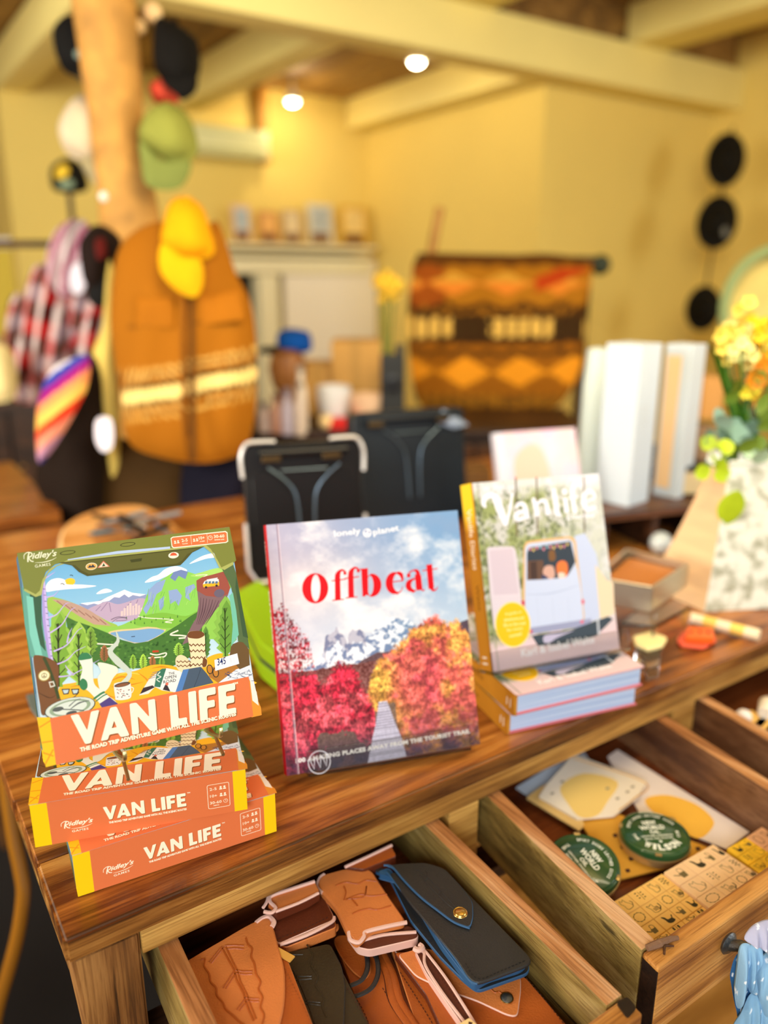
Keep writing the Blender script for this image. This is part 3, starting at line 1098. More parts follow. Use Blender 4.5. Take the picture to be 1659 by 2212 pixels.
    E(760, 167, 46, 13, (70, 72, 36))
    E(760, 167, 40, 9, (128, 134, 62))
    P([(772, 258), (845, 248), (840, 266), (780, 274)], (70, 72, 34))
    E(545, 297, 33, 22, (244, 226, 190))
    E(545, 297, 29, 18, (238, 176, 90))
    P([(522, 306), (536, 288), (544, 296), (552, 284), (570, 302)], (60, 64, 74))
    P([(580, 306), (616, 264), (654, 298)], (228, 120, 96))
    P([(588, 303), (616, 271), (646, 297)], (246, 222, 190))
    P([(608, 298), (617, 277), (627, 295)], (54, 84, 50))
    E(1030, 231, 33, 20, (240, 232, 212))
    P([(1008, 234), (1016, 220), (1030, 215), (1044, 220), (1052, 232)], (224, 96, 60))
    # rucksack on the left
    B([(200, 840), (225, 822), (290, 838), (345, 880), (350, 960), (345, 1060), (360, 1095), (260, 1180), (236, 1100), (215, 960)], (122, 80, 46))
    K([(262, 834), (300, 920), (330, 1010), (350, 1080)], 17, (66, 76, 40))
    P([(290, 980), (320, 975), (330, 1005), (300, 1015)], (220, 216, 200), [[(297, 987), (315, 983), (322, 1000), (305, 1006)]])
    E(264, 943, 33, 32, (160, 130, 50))
    E(264, 943, 28, 27, (246, 236, 190))
    E(264, 943, 15, 15, (120, 100, 50))
    E(264, 943, 12, 12, (246, 236, 190))
    for q in (((264, 928), (264, 958)), ((264, 943), (254, 953)), ((264, 943), (274, 953))):
        K(list(q), 3, (120, 100, 50))
    K([(225, 1040), (260, 1060), (300, 1075), (330, 1060)], [2, 6, 2], (84, 54, 30))
    # sunglasses
    for cx_ in (392, 448):
        P([(cx_ - 26, 1022), (cx_ + 24, 1020), (cx_ + 16, 1052), (cx_ - 14, 1056)], (36, 40, 46))
        P([(cx_ - 19, 1028), (cx_ + 17, 1026), (cx_ + 11, 1046), (cx_ - 10, 1050)], (196, 214, 214))
    K([(470, 1040), (450, 1062), (420, 1082)], 4, (36, 40, 46))
    # steaming enamel mug
    K([(730, 990), (770, 930), (700, 860), (655, 800), (700, 740), (690, 680)], [30, 26, 40, 30, 20, 4], (206, 216, 200))
    B([(676, 1000), (690, 986), (730, 980), (768, 984), (776, 1000), (778, 1068), (740, 1086), (690, 1086), (684, 1070)], (236, 236, 226))
    E(726, 996, 46, 13, (60, 56, 50))
    E(726, 998, 38, 9, (140, 90, 60))
    A.layer(True)
    for k in range(22):
        E(rr.uniform(690, 770), rr.uniform(1020, 1078), 4, 3, rr.choice([(60, 60, 60), (180, 90, 60)]), 6)
    A.layer(False)
    K([(776, 1010), (792, 1018), (784, 1042), (776, 1040)], 5, (236, 236, 226))
    # white and green socks
    B([(580, 870), (620, 868), (690, 890), (700, 920), (670, 960), (640, 1020), (600, 1040), (580, 960), (600, 920)], (236, 236, 214))
    B([(470, 850), (480, 815), (520, 808), (548, 840), (552, 920), (560, 990), (600, 1030), (640, 1060), (690, 1105), (620, 1130), (570, 1080), (520, 1030), (480, 1010), (478, 960), (490, 900)], (238, 240, 220))
    B([(468, 850), (480, 815), (520, 808), (546, 838), (510, 848)], (60, 130, 84))
    B([(472, 985), (490, 960), (515, 975), (520, 1010), (500, 1030), (478, 1015)], (60, 130, 84))
    K([(556, 1082), (600, 1050), (622, 1040)], 12, (60, 130, 84))
    K([(568, 1096), (610, 1064), (636, 1052)], 7, (60, 130, 84))
    P([(590, 1110), (650, 1070), (700, 1110), (680, 1130), (610, 1140)], (84, 68, 130))
    # open book
    P([(825, 1060), (880, 970), (925, 930), (960, 905), (1000, 900), (1090, 920), (1060, 990), (1030, 1040), (960, 1030), (920, 1010), (880, 1050)], (236, 232, 220))
    P([(985, 898), (1092, 920), (1040, 1044), (948, 1016)], (240, 240, 232))
    P([(930, 925), (960, 902), (986, 900), (950, 1012), (915, 1008)], (60, 120, 96))
    K([(950, 920), (935, 940), (955, 950), (930, 965), (948, 980)], 5, (230, 236, 220))
    for k in range(4):
        K([(880 + k * 8, 962 - k * 12), (924 + k * 6, 950 - k * 11)], 3, (120, 110, 140))
    P([(830, 1052), (850, 1015), (905, 1000), (918, 1012), (870, 1035)], (60, 46, 50))
    c_ = c6([(1000, 925), (1062, 938), (978, 955), (1050, 970), (966, 978), (1044, 996), (990, 905)])
    A.text('THE', c6([(1000, 938)])[0], c6([(1036, 934)])[0], .0024, (40, 40, 44), .01)
    A.text('OPEN', c6([(978, 966)])[0], c6([(1046, 954)])[0], .0029, (40, 40, 44), .01)
    A.text('ROAD', c6([(970, 990)])[0], c6([(1044, 978)])[0], .0029, (40, 40, 44), .01)
    P([(965, 1026), (985, 985), (1010, 1036)], (60, 50, 54))
    E(990, 992, 9, 9, (224, 110, 84), 12)
    # patterned sock and jeans
    B([(1040, 850), (1060, 822), (1100, 830), (1140, 880), (1150, 900), (1090, 925), (1050, 900)], (238, 220, 176))
    B([(1112, 700), (1130, 680), (1185, 680), (1212, 700), (1216, 800), (1228, 860), (1220, 890), (1160, 895), (1120, 900), (1130, 840), (1122, 770)], (240, 224, 180))
    B([(1112, 712), (1125, 682), (1190, 680), (1212, 702), (1180, 722), (1140, 722)], (120, 74, 40))
    for y in (755, 790, 830, 872):
        K([(1122 + k * 12, y + (12 if k % 2 else 0)) for k in range(9)], 8, (120, 74, 40), False)
    for y in (855, 880):
        K([(1048 + k * 12, y + (10 if k % 2 else 0)) for k in range(8)], 6, (120, 74, 40), False)
    B([(1205, 840), (1226, 850), (1222, 886), (1200, 888)], (120, 74, 40))
    P([(1085, 908), (1190, 890), (1225, 930), (1265, 985), (1040, 1040)], (76, 92, 110))
    P([(1085, 908), (1120, 902), (1080, 1030), (1040, 1040)], (84, 130, 190))
    K([(1190, 900), (1170, 960), (1150, 1010)], 3, (50, 60, 74))
    # round spectacles
    for x, y in ((1243, 905), (1278, 925)):
        E(x, y, 20, 30, (40, 44, 40), 16)
        E(x, y, 15, 25, (196, 130, 50), 16)
    # plate with cutlery
    E(418, 1135, 138, 58, (50, 62, 50))
    E(418, 1133, 133, 54, (214, 222, 208))
    E(418, 1133, 112, 44, (150, 170, 140))
    E(418, 1133, 92, 36, (220, 228, 214))
    E(345, 1142, 30, 13, (90, 96, 92))
    K([(365, 1142), (440, 1145), (500, 1150)], 6, (90, 96, 92))
    K([(420, 1140), (470, 1105), (530, 1090)], [4, 9, 3], (100, 106, 104))
    K([(410, 1125), (450, 1090), (480, 1080)], [6, 3], (100, 106, 104))
    E(425, 1165, 30, 12, (80, 86, 84))
    # bottom banner
    A.poly([(0, 0), (BW, 0), (BW, .012), (0, .012)], ORG)
    A.poly([(0, 0), (.0105, 0), (.0075, .012), (0, .012)], (250, 196, 30))
    A.poly([(BW - .0075, 0), (BW, 0), (BW, .012), (BW - .006, .012)], (240, 176, 40))
    P([(220, 1190), (300, 1190), (335, 1470), (272, 1486)], (250, 196, 30))
    for q in ([(236, 1250), (300, 1210)], [(250, 1340), (316, 1330)], [(256, 1400), (318, 1420)], [(268, 1470), (316, 1380)]):
        K(q, 8, (236, 150, 30))
    P([(1470, 950), (1545, 1130), (1550, 1176), (1490, 1190)], (230, 150, 50))
    P([(1478, 950), (1520, 1040), (1532, 1120), (1495, 1090)], (236, 232, 220))
    P([(298, 1196), (1473, 948), (1500, 1184), (333, 1474)], ORG)
    vanlife(A, lambda s, t: bil(c6([(440, 1362), (1400, 1172), (1392, 985), (418, 1180)]))(s, t))
    A.text('THE ROAD TRIP ADVENTURE GAME WITH ALL THE SCENIC ROUTES', c6([(478, 1400)])[0], c6([(1402, 1184)])[0], .0040, (176, 88, 36), .05)
    A.text('THE ROAD TRIP ADVENTURE GAME WITH ALL THE SCENIC ROUTES', c6([(476, 1396)])[0], c6([(1400, 1180)])[0], .0040, CREAM, .05)
    A.text('TM', c6([(1380, 998)])[0], c6([(1410, 990)])[0], .002, CREAM, .04)
    # maker's name and the player panel
    ridley(A, c6([(150, 272)])[0], c6([(345, 246)])[0], .0078, c6([(212, 306)])[0], c6([(305, 292)])[0], (238, 238, 200))
    P([(1012, 130), (1025, 122), (1335, 88), (1348, 96), (1352, 150), (1340, 158), (1030, 190), (1018, 182)], CREAM)
    P([(1017, 134), (1027, 127), (1333, 94), (1343, 100), (1346, 147), (1337, 153), (1032, 184), (1023, 178)], ORG)
    for x, y, w, t, u_ in ((1078, 154, 36, '2-5', 'PLAYERS'), (1180, 140, 34, '10+', 'AGES'), (1268, 130, 62, '30-60', 'MINS')):
        A.text(t, c6([(x, y)])[0], c6([(x + w, y - 4)])[0], .0033, CREAM, .02)
        A.text(u_, c6([(x + 4, y + 14)])[0], c6([(x + w, y + 10)])[0], .0011, CREAM, .02)
    q = c6([(1040, 162)])[0]
    people(A, q[0], q[1], .0034, CREAM)
    q = c6([(1152, 150)])[0]
    people(A, q[0], q[1], .0034, CREAM)
    q = c6([(1246, 128)])[0]
    clock(A, q[0], q[1], .0024, CREAM, ORG)
    K([(1130, 112), (1136, 168)], 2, CREAM)
    K([(1226, 102), (1230, 158)], 2, CREAM)
    return A


def ridley(A, p0, p1, h, g0, g1, col):
    p0, p1 = Vector(p0), Vector(p1)
    d = (p1 - p0)
    n = Vector((-d.y, d.x)).normalized()
    A.text("idley's", p0 + d * .23, p1, h, col, .025, .35)
    L = d.length
    o = lambda s, t: tuple(p0 + d * s + n * t * h)
    A.stroke([o(.10, -.05), o(.12, .5), o(.17, 1.05)], h * .16, col)
    A.stroke([o(.0, .35), o(.02, .85), o(.14, 1.12), o(.25, .9), o(.22, .6), o(.12, .5)], [h * .06, h * .12, h * .16], col)
    A.stroke([o(.13, .5), o(.19, .05), o(.27, -.08)], h * .13, col)
    A.stroke([o(.3, -.25), o(.55, -.32), o(.8, -.2), o(.97, .05)], [h * .03, h * .11, h * .03], col)
    A.text('GAMES', g0, g1, h * .36, col, .01, 0, 1.15)


def side_art():
    A = Art()
    A.poly([(0, 0), (BW, 0), (BW, BT), (0, BT)], YEL)
    A.poly([(.015, 0), (BW - .013, 0), (BW - .013, BT), (.015, BT)], ORG)
    vanlife(A, lambda s, t: (.064 + s * .078, .0165 + t * .0150))
    A.text('THE ROAD TRIP ADVENTURE GAME WITH ALL THE SCENIC ROUTES', (.068, .0118), (.142, .0118), .0024, CREAM, .05)
    A.text('TM', (.1435, .0305), (.1465, .0305), .0014, CREAM, .04)
    ridley(A, (.025, .0155), (.054, .0155), .0068, (.034, .0095), (.049, .0095), CREAM)
    fr = roundp([(.163, .008), (.185, .008), (.185, .036), (.163, .036)], .002)
    A.poly(fr, CREAM)
    A.poly(inset(fr, .0005), ORG)
    A.text('2-5', (.1655, .0290), (.1725, .0290), .0032, CREAM, .01)
    A.text('10+', (.1655, .0210), (.1725, .0210), .0032, CREAM, .01)
    A.text('30-60', (.1650, .0132), (.1765, .0132), .0032, CREAM, .01)
    A.text('MINS', (.1685, .0106), (.1740, .0106), .0014, CREAM, .01)
    people(A, .1765, .0290, .0042, CREAM)
    people(A, .1765, .0210, .0042, CREAM)
    clock(A, .1806, .0148, .0022, CREAM, ORG)
    return A


def left_art():
    A = Art()
    A.poly([(0, 0), (BH, 0), (BH, BT), (0, BT)], (70, 118, 150))
    A.poly([(BH - .012, 0), (BH, 0), (BH, BT), (BH - .012, BT)], YEL)
    A.blob([(.12, 0), (.15, .012), (.175, .018), (.182, 0)], (60, 90, 60))
    A.blob([(.02, .0), (.06, .02), (.11, .012), (.12, 0)], (80, 140, 90))
    A.blob([(.13, .03), (.15, .036), (.172, .031), (.15, .027)], (220, 232, 240))
    return A


VL_COVER, VL_SIDE, VL_LEFT = cover_art(), side_art(), left_art()
M_CARD = mat('box_card_olive', (104, 110, 60), .5)
M_INK = vcmat('print_ink', rough=.42, spec=.25)
mesh_store = {}


def game_box(M, label):
    t = thing('board_game_box', label, 'board game', M, 'road trip game boxes')
    if 'body' not in mesh_store:
        b = MB().box((0, 0, 0), (BW, BH, BT), mat('box_card_orange', (226, 120, 70), .45), bev=.0005, seg=1)
        mesh_store['body'] = b.build('box_body', t).data
        mesh_store['cover'] = VL_COVER.build('cover_print', t, TR(0, 0, BT + 2e-5)).data
        mesh_store['side'] = VL_SIDE.build('front_print', t, Matrix.Translation((0, -2e-5, 0)) @ Matrix.Rotation(PI / 2, 4, 'X')).data
        mesh_store['left'] = VL_LEFT.build('side_print', t, Matrix(((0, 0, -1, -2e-5), (-1, 0, 0, BH), (0, 1, 0, 0), (0, 0, 0, 1)))).data
    else:
        for nm, k, Ml in (('box_body', 'body', Matrix()), ('cover_print', 'cover', TR(0, 0, BT + 2e-5)), ('front_print', 'side', Matrix.Translation((0, -2e-5, 0)) @ Matrix.Rotation(PI / 2, 4, 'X')), ('side_print', 'left', Matrix(((0, 0, -1, -2e-5), (-1, 0, 0, BH), (0, 1, 0, 0), (0, 0, 0, 1))))):
            o = bpy.data.objects.new(nm, mesh_store[k])
            COL.objects.link(o)
            o.parent = t
            o.matrix_local = Ml
    return t


game_box(TR(.024, .048, TABLE_Z + .0005, math.radians(-6)), 'road trip board game box lying flat at the bottom of the pile')
game_box(TR(-.003, .079, TABLE_Z + .0012 + BT, math.radians(-17.4)), 'road trip board game box lying flat in the middle of the pile')
R3 = Matrix(((.9953, .0606, -.0754), (-.0939, .4161, -.9045), (-.0234, .9073, .4198)))
t3 = Vector((.0124, .0501, .1479 + TABLE_Z))
M3 = Matrix.Translation(t3) @ R3.to_4x4() @ Matrix.Translation((0, 0, -BT))
b3 = game_box(M3, 'upright road trip board game box on the easel, price sticker 345 on its cover')
st = Art()
c_ = c6([(1270, 850), (1405, 810), (1417, 872), (1275, 915)])
st.poly(c_, (244, 244, 244))
st.text('345', c6([(1288, 884)])[0], c6([(1342, 872)])[0], .0070, (30, 50, 110), .012, .2)
for k in range(2):
    st.text('15'[k], c6([(1366 + k * 20, 866)])[0], c6([(1374 + k * 20, 864)])[0], .005, (226, 230, 236))
st.build('price_sticker', b3, TR(0, 0, BT + 2e-5 + VL_COVER.z + 2e-5), mat('sticker', (250, 250, 250)) if False else M_INK)
# easel under the standing box
M_EAS = mat('gilt_wire', (196, 186, 130), .28, .9)
ez = thing('wire_easel', 'small gilt wire easel propping up the topmost game box', 'stand', M3)
for x in (.066, .158):
    MB().tube(smoothp([(x, .10, -.006), (x, .0, -.006), (x, -.0075, -.004), (x, -.0105, .02), (x, -.0105, .05), (x, -.0075, .0575), (x, -.002, .0585), (x + .001, .006, .0570 - .002 + .002)][:7], 5, False), .0021, M_EAS, 8).build('hook', ez, True)
    MB().tube([(x, .0, -.006), (x + .004, -.012, .012), (x + .002, -.030, .044)], .0018, M_EAS, 8).build('leg', ez, True)
MB().tube([(.066, .10, -.006), (.112, .125, -.006), (.158, .10, -.006)], .002, M_EAS, 8).build('top_bar', ez, True)
MB().tube([(.112, .123, -.006), (.112, .03, -.085)], .002, M_EAS, 8).build('rear_leg', ez, True)

# ------------------------------------------------------------------ books
M_PAGE = mat('page_edges', (206, 218, 236), .8)
_pg = M_PAGE.node_tree
_tc = _pg.nodes.new('ShaderNodeTexCoord')
_mp = _pg.nodes.new('ShaderNodeMapping')
_mp.inputs['Scale'].default_value = (3, 3, 900)
_nn = _pg.nodes.new('ShaderNodeTexNoise')
_nn.inputs['Scale'].default_value = 1
_rr = _pg.nodes.new('ShaderNodeValToRGB')
_rr.color_ramp.elements[0].color = (*lin((156, 184, 226)), 1)
_rr.color_ramp.elements[1].color = (*lin((206, 222, 246)), 1)
_rr.color_ramp.elements[0].position, _rr.color_ramp.elements[1].position = .35, .65
_pg.links.new(_tc.outputs['Object'], _mp.inputs['Vector'])
_pg.links.new(_mp.outputs[0], _nn.inputs['Vector'])
_pg.links.new(_nn.outputs['Fac'], _rr.inputs['Fac'])
_pg.links.new(_rr.outputs['Color'], _pg.nodes['Principled BSDF'].inputs['Base Color'])


def book_parts(t, w, h, th, cov, back, spine, bt=.0028, over=.003, page=M_PAGE):
    MB().box((0, 0, th - bt), (w, h, th), cov, bev=.0007, seg=1).build('front_board', t)
    MB().box((0, 0, 0), (w, h, bt), back, bev=.0007, seg=1).build('back_board', t)
    m = MB()
    n = 7
    prof = [(-.0015 * math.sin(PI * i / (n - 1)) - .0002, th * i / (n - 1)) for i in range(n)] + [(.0028, th * i / (n - 1)) for i in range(n)][::-1]
    m.prism([(p[0], p[1]) for p in prof], 0, h, spine, M=Matrix(((1, 0, 0, 0), (0, 0, 1, 0), (0, 1, 0, 0), (0, 0, 0, 1))))
    m.build('spine', t)
    MB().box((.003, over, bt), (w - over, h - over, th - bt), page).build('page_block', t)


def spine_M(h, off=-.0019):
    """local x runs down the spine from its head, y towards the front cover"""
    return Matrix(((0, 0, -1, off), (-1, 0, 0, h), (0, 1, 0, 0), (0, 0, 0, 1)))


def lerp(a, b, t):
    return a + (b - a) * t


# Offbeat -------------------------------------------------------
OW, OH, OT = .244, .295, .020


def offbeat_img():
    H, Wd = 470, 390
    v, u = np.mgrid[0:1:H * 1j, 0:1:Wd * 1j]
    def c(*a): return np.array(a, float)
    n1 = noise(H, Wd, (7, 4), 1, 6, .58)
    n2 = noise(H, Wd, (16, 13), 2, 5, .6)
    fine = noise(H, Wd, (150, 130), 3, 3, .8)
    fine2 = noise(H, Wd, (110, 150), 9, 3, .8)
    clus = np.clip((noise(H, Wd, (46, 26), 12, 3, .6) - .5) * 3.2 + .5, 0, 1)[..., None]
    side = np.clip(u * 1.1 + (v - .2) * -.3, 0, 1)[..., None]
    sky = c(190, 182, 204) * (1 - side) + c(122, 160, 202) * side
    warm = np.exp(-(((u - .18) / .3) ** 2 + ((v - .28) / .14) ** 2))[..., None]
    sky = sky * (1 - .55 * warm) + c(250, 224, 206) * .55 * warm
    low = np.clip((v - .12) / .34, 0, 1)[..., None]
    sky = sky * (1 - low * .65) + c(214, 226, 238) * low * .65
    cl = np.clip((n1 - .47) * 5.5, 0, 1)[..., None]
    cl2 = np.clip((n2 - .5) * 4, 0, 1)[..., None]
    img = sky * (1 - .75 * cl) + c(250, 246, 246) * .75 * cl
    img = img * (1 - .2 * cl2) + c(255, 250, 248) * .2 * cl2
    dk = np.clip((.42 - n1) * 5, 0, 1)[..., None]
    img = img * (1 - .25 * dk) + c(150, 160, 190) * .25 * dk
    def put(mask, col):
        nonlocal img
        m = mask[..., None].astype(float)
        img = img * (1 - m) + col * m
    # mountains
    prof = np.interp(u[0], [.14, .22, .245, .255, .27, .29, .305, .315, .33, .35, .37, .385, .40, .42, .44, .47, .50, .53, .545, .56, .62, .68, .76, .85], [.59, .55, .475, .47, .467, .46, .435, .462, .468, .505, .47, .455, .468, .462, .475, .49, .475, .45, .432, .428, .432, .44, .50, .60])
    prof = prof + (noise(1, Wd, (2, 60), 5, 3)[0] - .5) * .02
    mt = (v > prof[None])
    rock = noise(H, Wd, (44, 36), 6, 4, .62)
    dv = (v - prof[None])
    snow = np.clip((rock - .43) * 9 + dv * 5, 0, 1)[..., None]
    mcol = c(118, 134, 172) * (1 - snow) + c(240, 244, 252) * snow
    blue = np.clip((u - .42) * 4, 0, 1)[..., None] * .4
    mcol = mcol * (1 - blue) + (c(96, 150, 190) * (1 - snow) + c(222, 238, 248) * snow) * blue
    # the three dark towers
    tower = ((np.abs(u - .265) < .035) | (np.abs(u - .325) < .025) | (np.abs(u - .40) < .045)) & (dv < .05)
    mcol = np.where(tower[..., None], mcol * .55 + c(130, 124, 150) * .45, mcol)
    put(mt, mcol)
    # brown hill and dark distance
    hill = v > np.interp(u[0], [.3, .36, .42, .5, .56, .62, .7], [.64, .615, .585, .562, .565, .585, .62])[None]
    put(hill & (u > .26) & (u < .8), c(104, 78, 84) + (fine[..., None] - .5) * 70)
    hill2 = v > np.interp(u[0], [.86, .92, 1.0], [.52, .485, .47])[None]
    put(hill2 & (u > .86), c(84, 70, 84) + (fine[..., None] - .5) * 50)
    # ground
    g = v > .60 + (n2 - .5) * .03
    put(g, c(120, 70, 66) + (fine[..., None] - .5) * 150)
    gr = (v > .72 + (n2 - .5) * .06)
    put(gr, c(128, 104, 88) * (.55 + fine[..., None] * .8))
    # right trees
    edge = np.interp(u[0], [.43, .47, .52, .58, .63, .68, .72, .78, .82, .88, .94, 1.0], [.72, .64, .585, .555, .545, .50, .475, .44, .43, .48, .47, .55])[None]
    tr = (v > edge + (fine - .5) * .07 + (n2 - .5) * .06) & (u > .42) & ((v < .80 + (n2 - .5) * .16) | (u > .57))
    ob = np.clip((n2 - .42) * 6, 0, 1)[..., None]
    base = c(246, 164, 84) * (1 - ob) + c(238, 108, 96) * ob
    pink = np.clip(1.3 - (((u - .70) / .14) ** 2 + ((v - .70) / .16) ** 2), 0, 1)[..., None]
    base = base * (1 - pink * .7) + c(230, 84, 104) * pink * .7
    yel = np.clip(1.2 - (((u - .49) / .07) ** 2 + ((v - .72) / .14) ** 2), 0, 1)[..., None]
    base = base * (1 - yel * .75) + c(250, 192, 84) * yel * .75
    drk = np.clip((v - .74) * 3.2, 0, .75)[..., None] * np.clip((fine2[..., None] - .38) * 5, 0, 1)
    base = base * (1 - drk) + c(70, 50, 76) * drk
    sp = ((fine2 - .5) * 2.4)[..., None]
    base = base * (1 + sp * .55) * (.72 + .42 * clus)
    hole = ((fine < .30) & (n2 < .56))[..., None]
    base = np.where(hole, base * .45 + c(50, 30, 50) * .3, base)
    put(tr, base)
    # left red trees
    edge = np.interp(u[0], [0, .04, .08, .12, .16, .18, .20, .24, .30, .36, .40, .44, .50], [.36, .33, .40, .44, .46, .60, .66, .63, .60, .63, .68, .74, .9])[None]
    tl = (v > edge + (fine - .5) * .10 + (n2 - .5) * .10)
    tl &= ~((u > .12) & (u < .24) & (v > .555) & (v < .62) & (fine > .45))
    tl &= (u < .46)
    tl &= (v < .88 + (n2 - .5) * .2) | (u < .16)
    red = c(206, 44, 68) * (1 - ob) + c(230, 88, 100) * ob
    red = red * (1 + sp * .75) * (.62 + .55 * clus)
    red = np.where(hole, red * .4 + c(60, 16, 40) * .4, red)
    thin = (u < .17) & (v < .62)
    red = np.where((thin & (fine2 > .56))[..., None], img, red)
    put(tl, red)
    # darker foot of the picture
    ft = np.clip((v - .80) * 4, 0, .6)[..., None] * (u < .47)[..., None]
    img = img * (1 - ft) + (c(74, 50, 70) * (.5 + fine2[..., None])) * ft
    ft = np.clip((v - .90) * 8, 0, .7)[..., None] * np.clip((n2[..., None] - .35) * 4, 0, 1)
    img = img * (1 - ft) + (c(52, 52, 86) * (.6 + fine[..., None] * .7)) * ft
    # boardwalk
    l = np.interp(v[:, 0], [.76, .80, .86, .92, 1.0], [.485, .475, .455, .43, .40])[:, None]
    r = np.interp(v[:, 0], [.76, .80, .86, .92, 1.0], [.525, .54, .56, .585, .60])[:, None]
    path = (u > l) & (u < r) & (v > .765)
    pl = (np.sin(v ** 2.2 * 330) > -.55)[..., None]
    put(path, np.where(pl, c(208, 206, 226) + (fine2[..., None] - .5) * 60, c(120, 112, 140)))
    return np.clip(img, 0, 255)


OC = [(318, 1838), (1590, 1625), (1437, 72), (172, 167)]
HO = hom(OC, [(0, 0), (1, 0), (1, 1), (0, 1)])


def co(pts):
    return [(HO(x, y)[0] * OW, HO(x, y)[1] * OH) for x, y in pts]


RED = (214, 6, 22)
oa = Art()
oa.grid((0, 0), (OW, OH), offbeat_img())


def OP(pts, holes=None, col=RED): oa.poly(co(pts), col, [co(h) for h in (holes or [])])
def OS(pts, w, col=RED, sm=True): oa.stroke(co(pts), [q * OW / 1280 for q in w] if isinstance(w, list) else w * OW / 1280, col, sm)


def ellp(cx, cy, rx, ry, a0=0, a1=360, n=30, tilt=0):
    t_ = math.radians(tilt)
    out = []
    for k in range(n + (0 if a1 - a0 >= 360 else 1)):
        a = math.radians(a0 + (a1 - a0) * k / n)
        x, y = rx * math.cos(a), ry * math.sin(a)
        out.append((cx + x * math.cos(t_) - y * math.sin(t_), cy + x * math.sin(t_) + y * math.cos(t_)))
    return out


OP(ellp(499, 590, 87, 101), [ellp(502, 588, 30, 90)])
for x, y in ((0, 0), (88, -16)):
    OP([(628 + x, 530 + y), (664 + x, 526 + y), (668 + x, 664 + y), (630 + x, 668 + y)])
    OS([(646 + x, 540 + y), (648 + x, 500 + y), (664 + x, 474 + y), (682 + x, 470 + y), (696 + x, 482 + y)], [37, 34, 16, 12, 14])
    oa.ell(co([(695 + x, 490 + y)])[0], .0021, .0021, RED, 14)
    OS([(606 + x, 541 + y), (700 + x, 529 + y)], 7, RED, False)
    OS([(612 + x, 671 + y), (690 + x, 663 + y)], 7, RED, False)
OP([(803, 463), (846, 459), (850, 640), (838, 634), (826, 645), (812, 646)])
OS([(790, 466), (846, 459)], 7, RED, False)
OP(ellp(876, 570, 60, 76, -95, 95, 20) + ellp(858, 572, 26, 66, 95, -95, 20))
OS([(848, 520), (860, 500), (880, 494)], 4)
OS([(848, 622), (858, 640), (876, 646)], 5)
OP(ellp(1024, 556, 60, 74, 75, 290, 24) + ellp(1052, 552, 40, 64, 285, 80, 24))
OS([(1040, 486), (1066, 500), (1078, 540)], [18, 28, 9])
OS([(975, 552), (1078, 540)], 7, RED, False)
OS([(1078, 578), (1066, 608), (1036, 628)], [4, 6, 14])
OP([(1156, 500), (1198, 505), (1208, 600), (1174, 606), (1164, 590)])
OS([(1112, 500), (1122, 486), (1146, 472), (1172, 478), (1182, 520)], [8, 10, 8, 24, 34])
oa.ell(co([(1116, 506)])[0], .0026, .0026, RED, 14)
OP(ellp(1140, 572, 44, 44, 90, 275, 20) + ellp(1162, 568, 30, 34, 270, 92, 20))
OS([(1140, 616), (1160, 608), (1174, 590)], [16, 6, 4])
OS([(1140, 530), (1172, 522)], [12, 4])
OS([(1200, 598), (1214, 606), (1222, 596)], [10, 8, 4])
OP([(1232, 436), (1270, 430), (1284, 590), (1248, 598)])
OS([(1206, 474), (1306, 460)], 7, RED, False)
OS([(1264, 580), (1276, 602), (1296, 600), (1308, 580)], [26, 18, 8, 4])
# publisher's line
oa.text('lonely', co([(626, 260)])[0], co([(800, 240)])[0], .0100, (244, 246, 250), .02)
oa.ell(co([(841, 222)])[0], .0054, .0054, (244, 246, 250), 24)
for q in ([(824, 205), (838, 200), (840, 216), (830, 224), (822, 216)], [(848, 208), (862, 214), (858, 228), (848, 224)], [(834, 234), (848, 236), (842, 246)]):
    oa.blob(co(q), (170, 178, 208), 4)
oa.text('planet', co([(885, 250)])[0], co([(1056, 218)])[0], .0100, (244, 246, 250), .02)
oa.text('100 AMAZING PLACES AWAY FROM THE TOURIST TRAIL', co([(376, 1755)])[0], co([(1524, 1552)])[0], .0054, (250, 248, 244), .045, 0, 1.05)
oa.stroke([(.0125, 0), (.0125, OH)], .0010, (150, 120, 140), False)
oa.stroke([(.0140, 0), (.0140, OH)], .0007, (240, 220, 226), False)
RO = Matrix(((.9543, .1101, -.278), (-.2989, .3271, -.8965), (-.0077, .9385, .3451)))
MO = Matrix.Translation(Vector((.2721, .0932, .0123 + TABLE_Z + .0005))) @ RO.to_4x4() @ Matrix.Translation((0, 0, -OT))
ob_ = thing('travel_book', 'hardback travel book with autumn trees and red title, on clear stand', 'book', MO)
M_RED = mat('red_cloth_board', (196, 20, 44), .45)
book_parts(ob_, OW, OH, OT, M_RED, M_RED, M_RED)
oa.build('cover_print', ob_, TR(0, 0, OT + 2e-5), vcmat('glossy_print', rough=.36, spec=.28))
os_ = Art()
os_.text('TRAVEL', (.018, .006), (.050, .006), .0070, (240, 200, 200), .01)
os_.text('OFFBEAT', (.078, .005), (.150, .005), .0090, (250, 236, 232), .03)
os_.text('100 AMAZING PLACES AWAY FROM THE TOURIST TRAIL', (.165, .0075), (.285, .0075), .0035, (236, 190, 190), .02)
os_.build('spine_print', ob_, spine_M(OH))
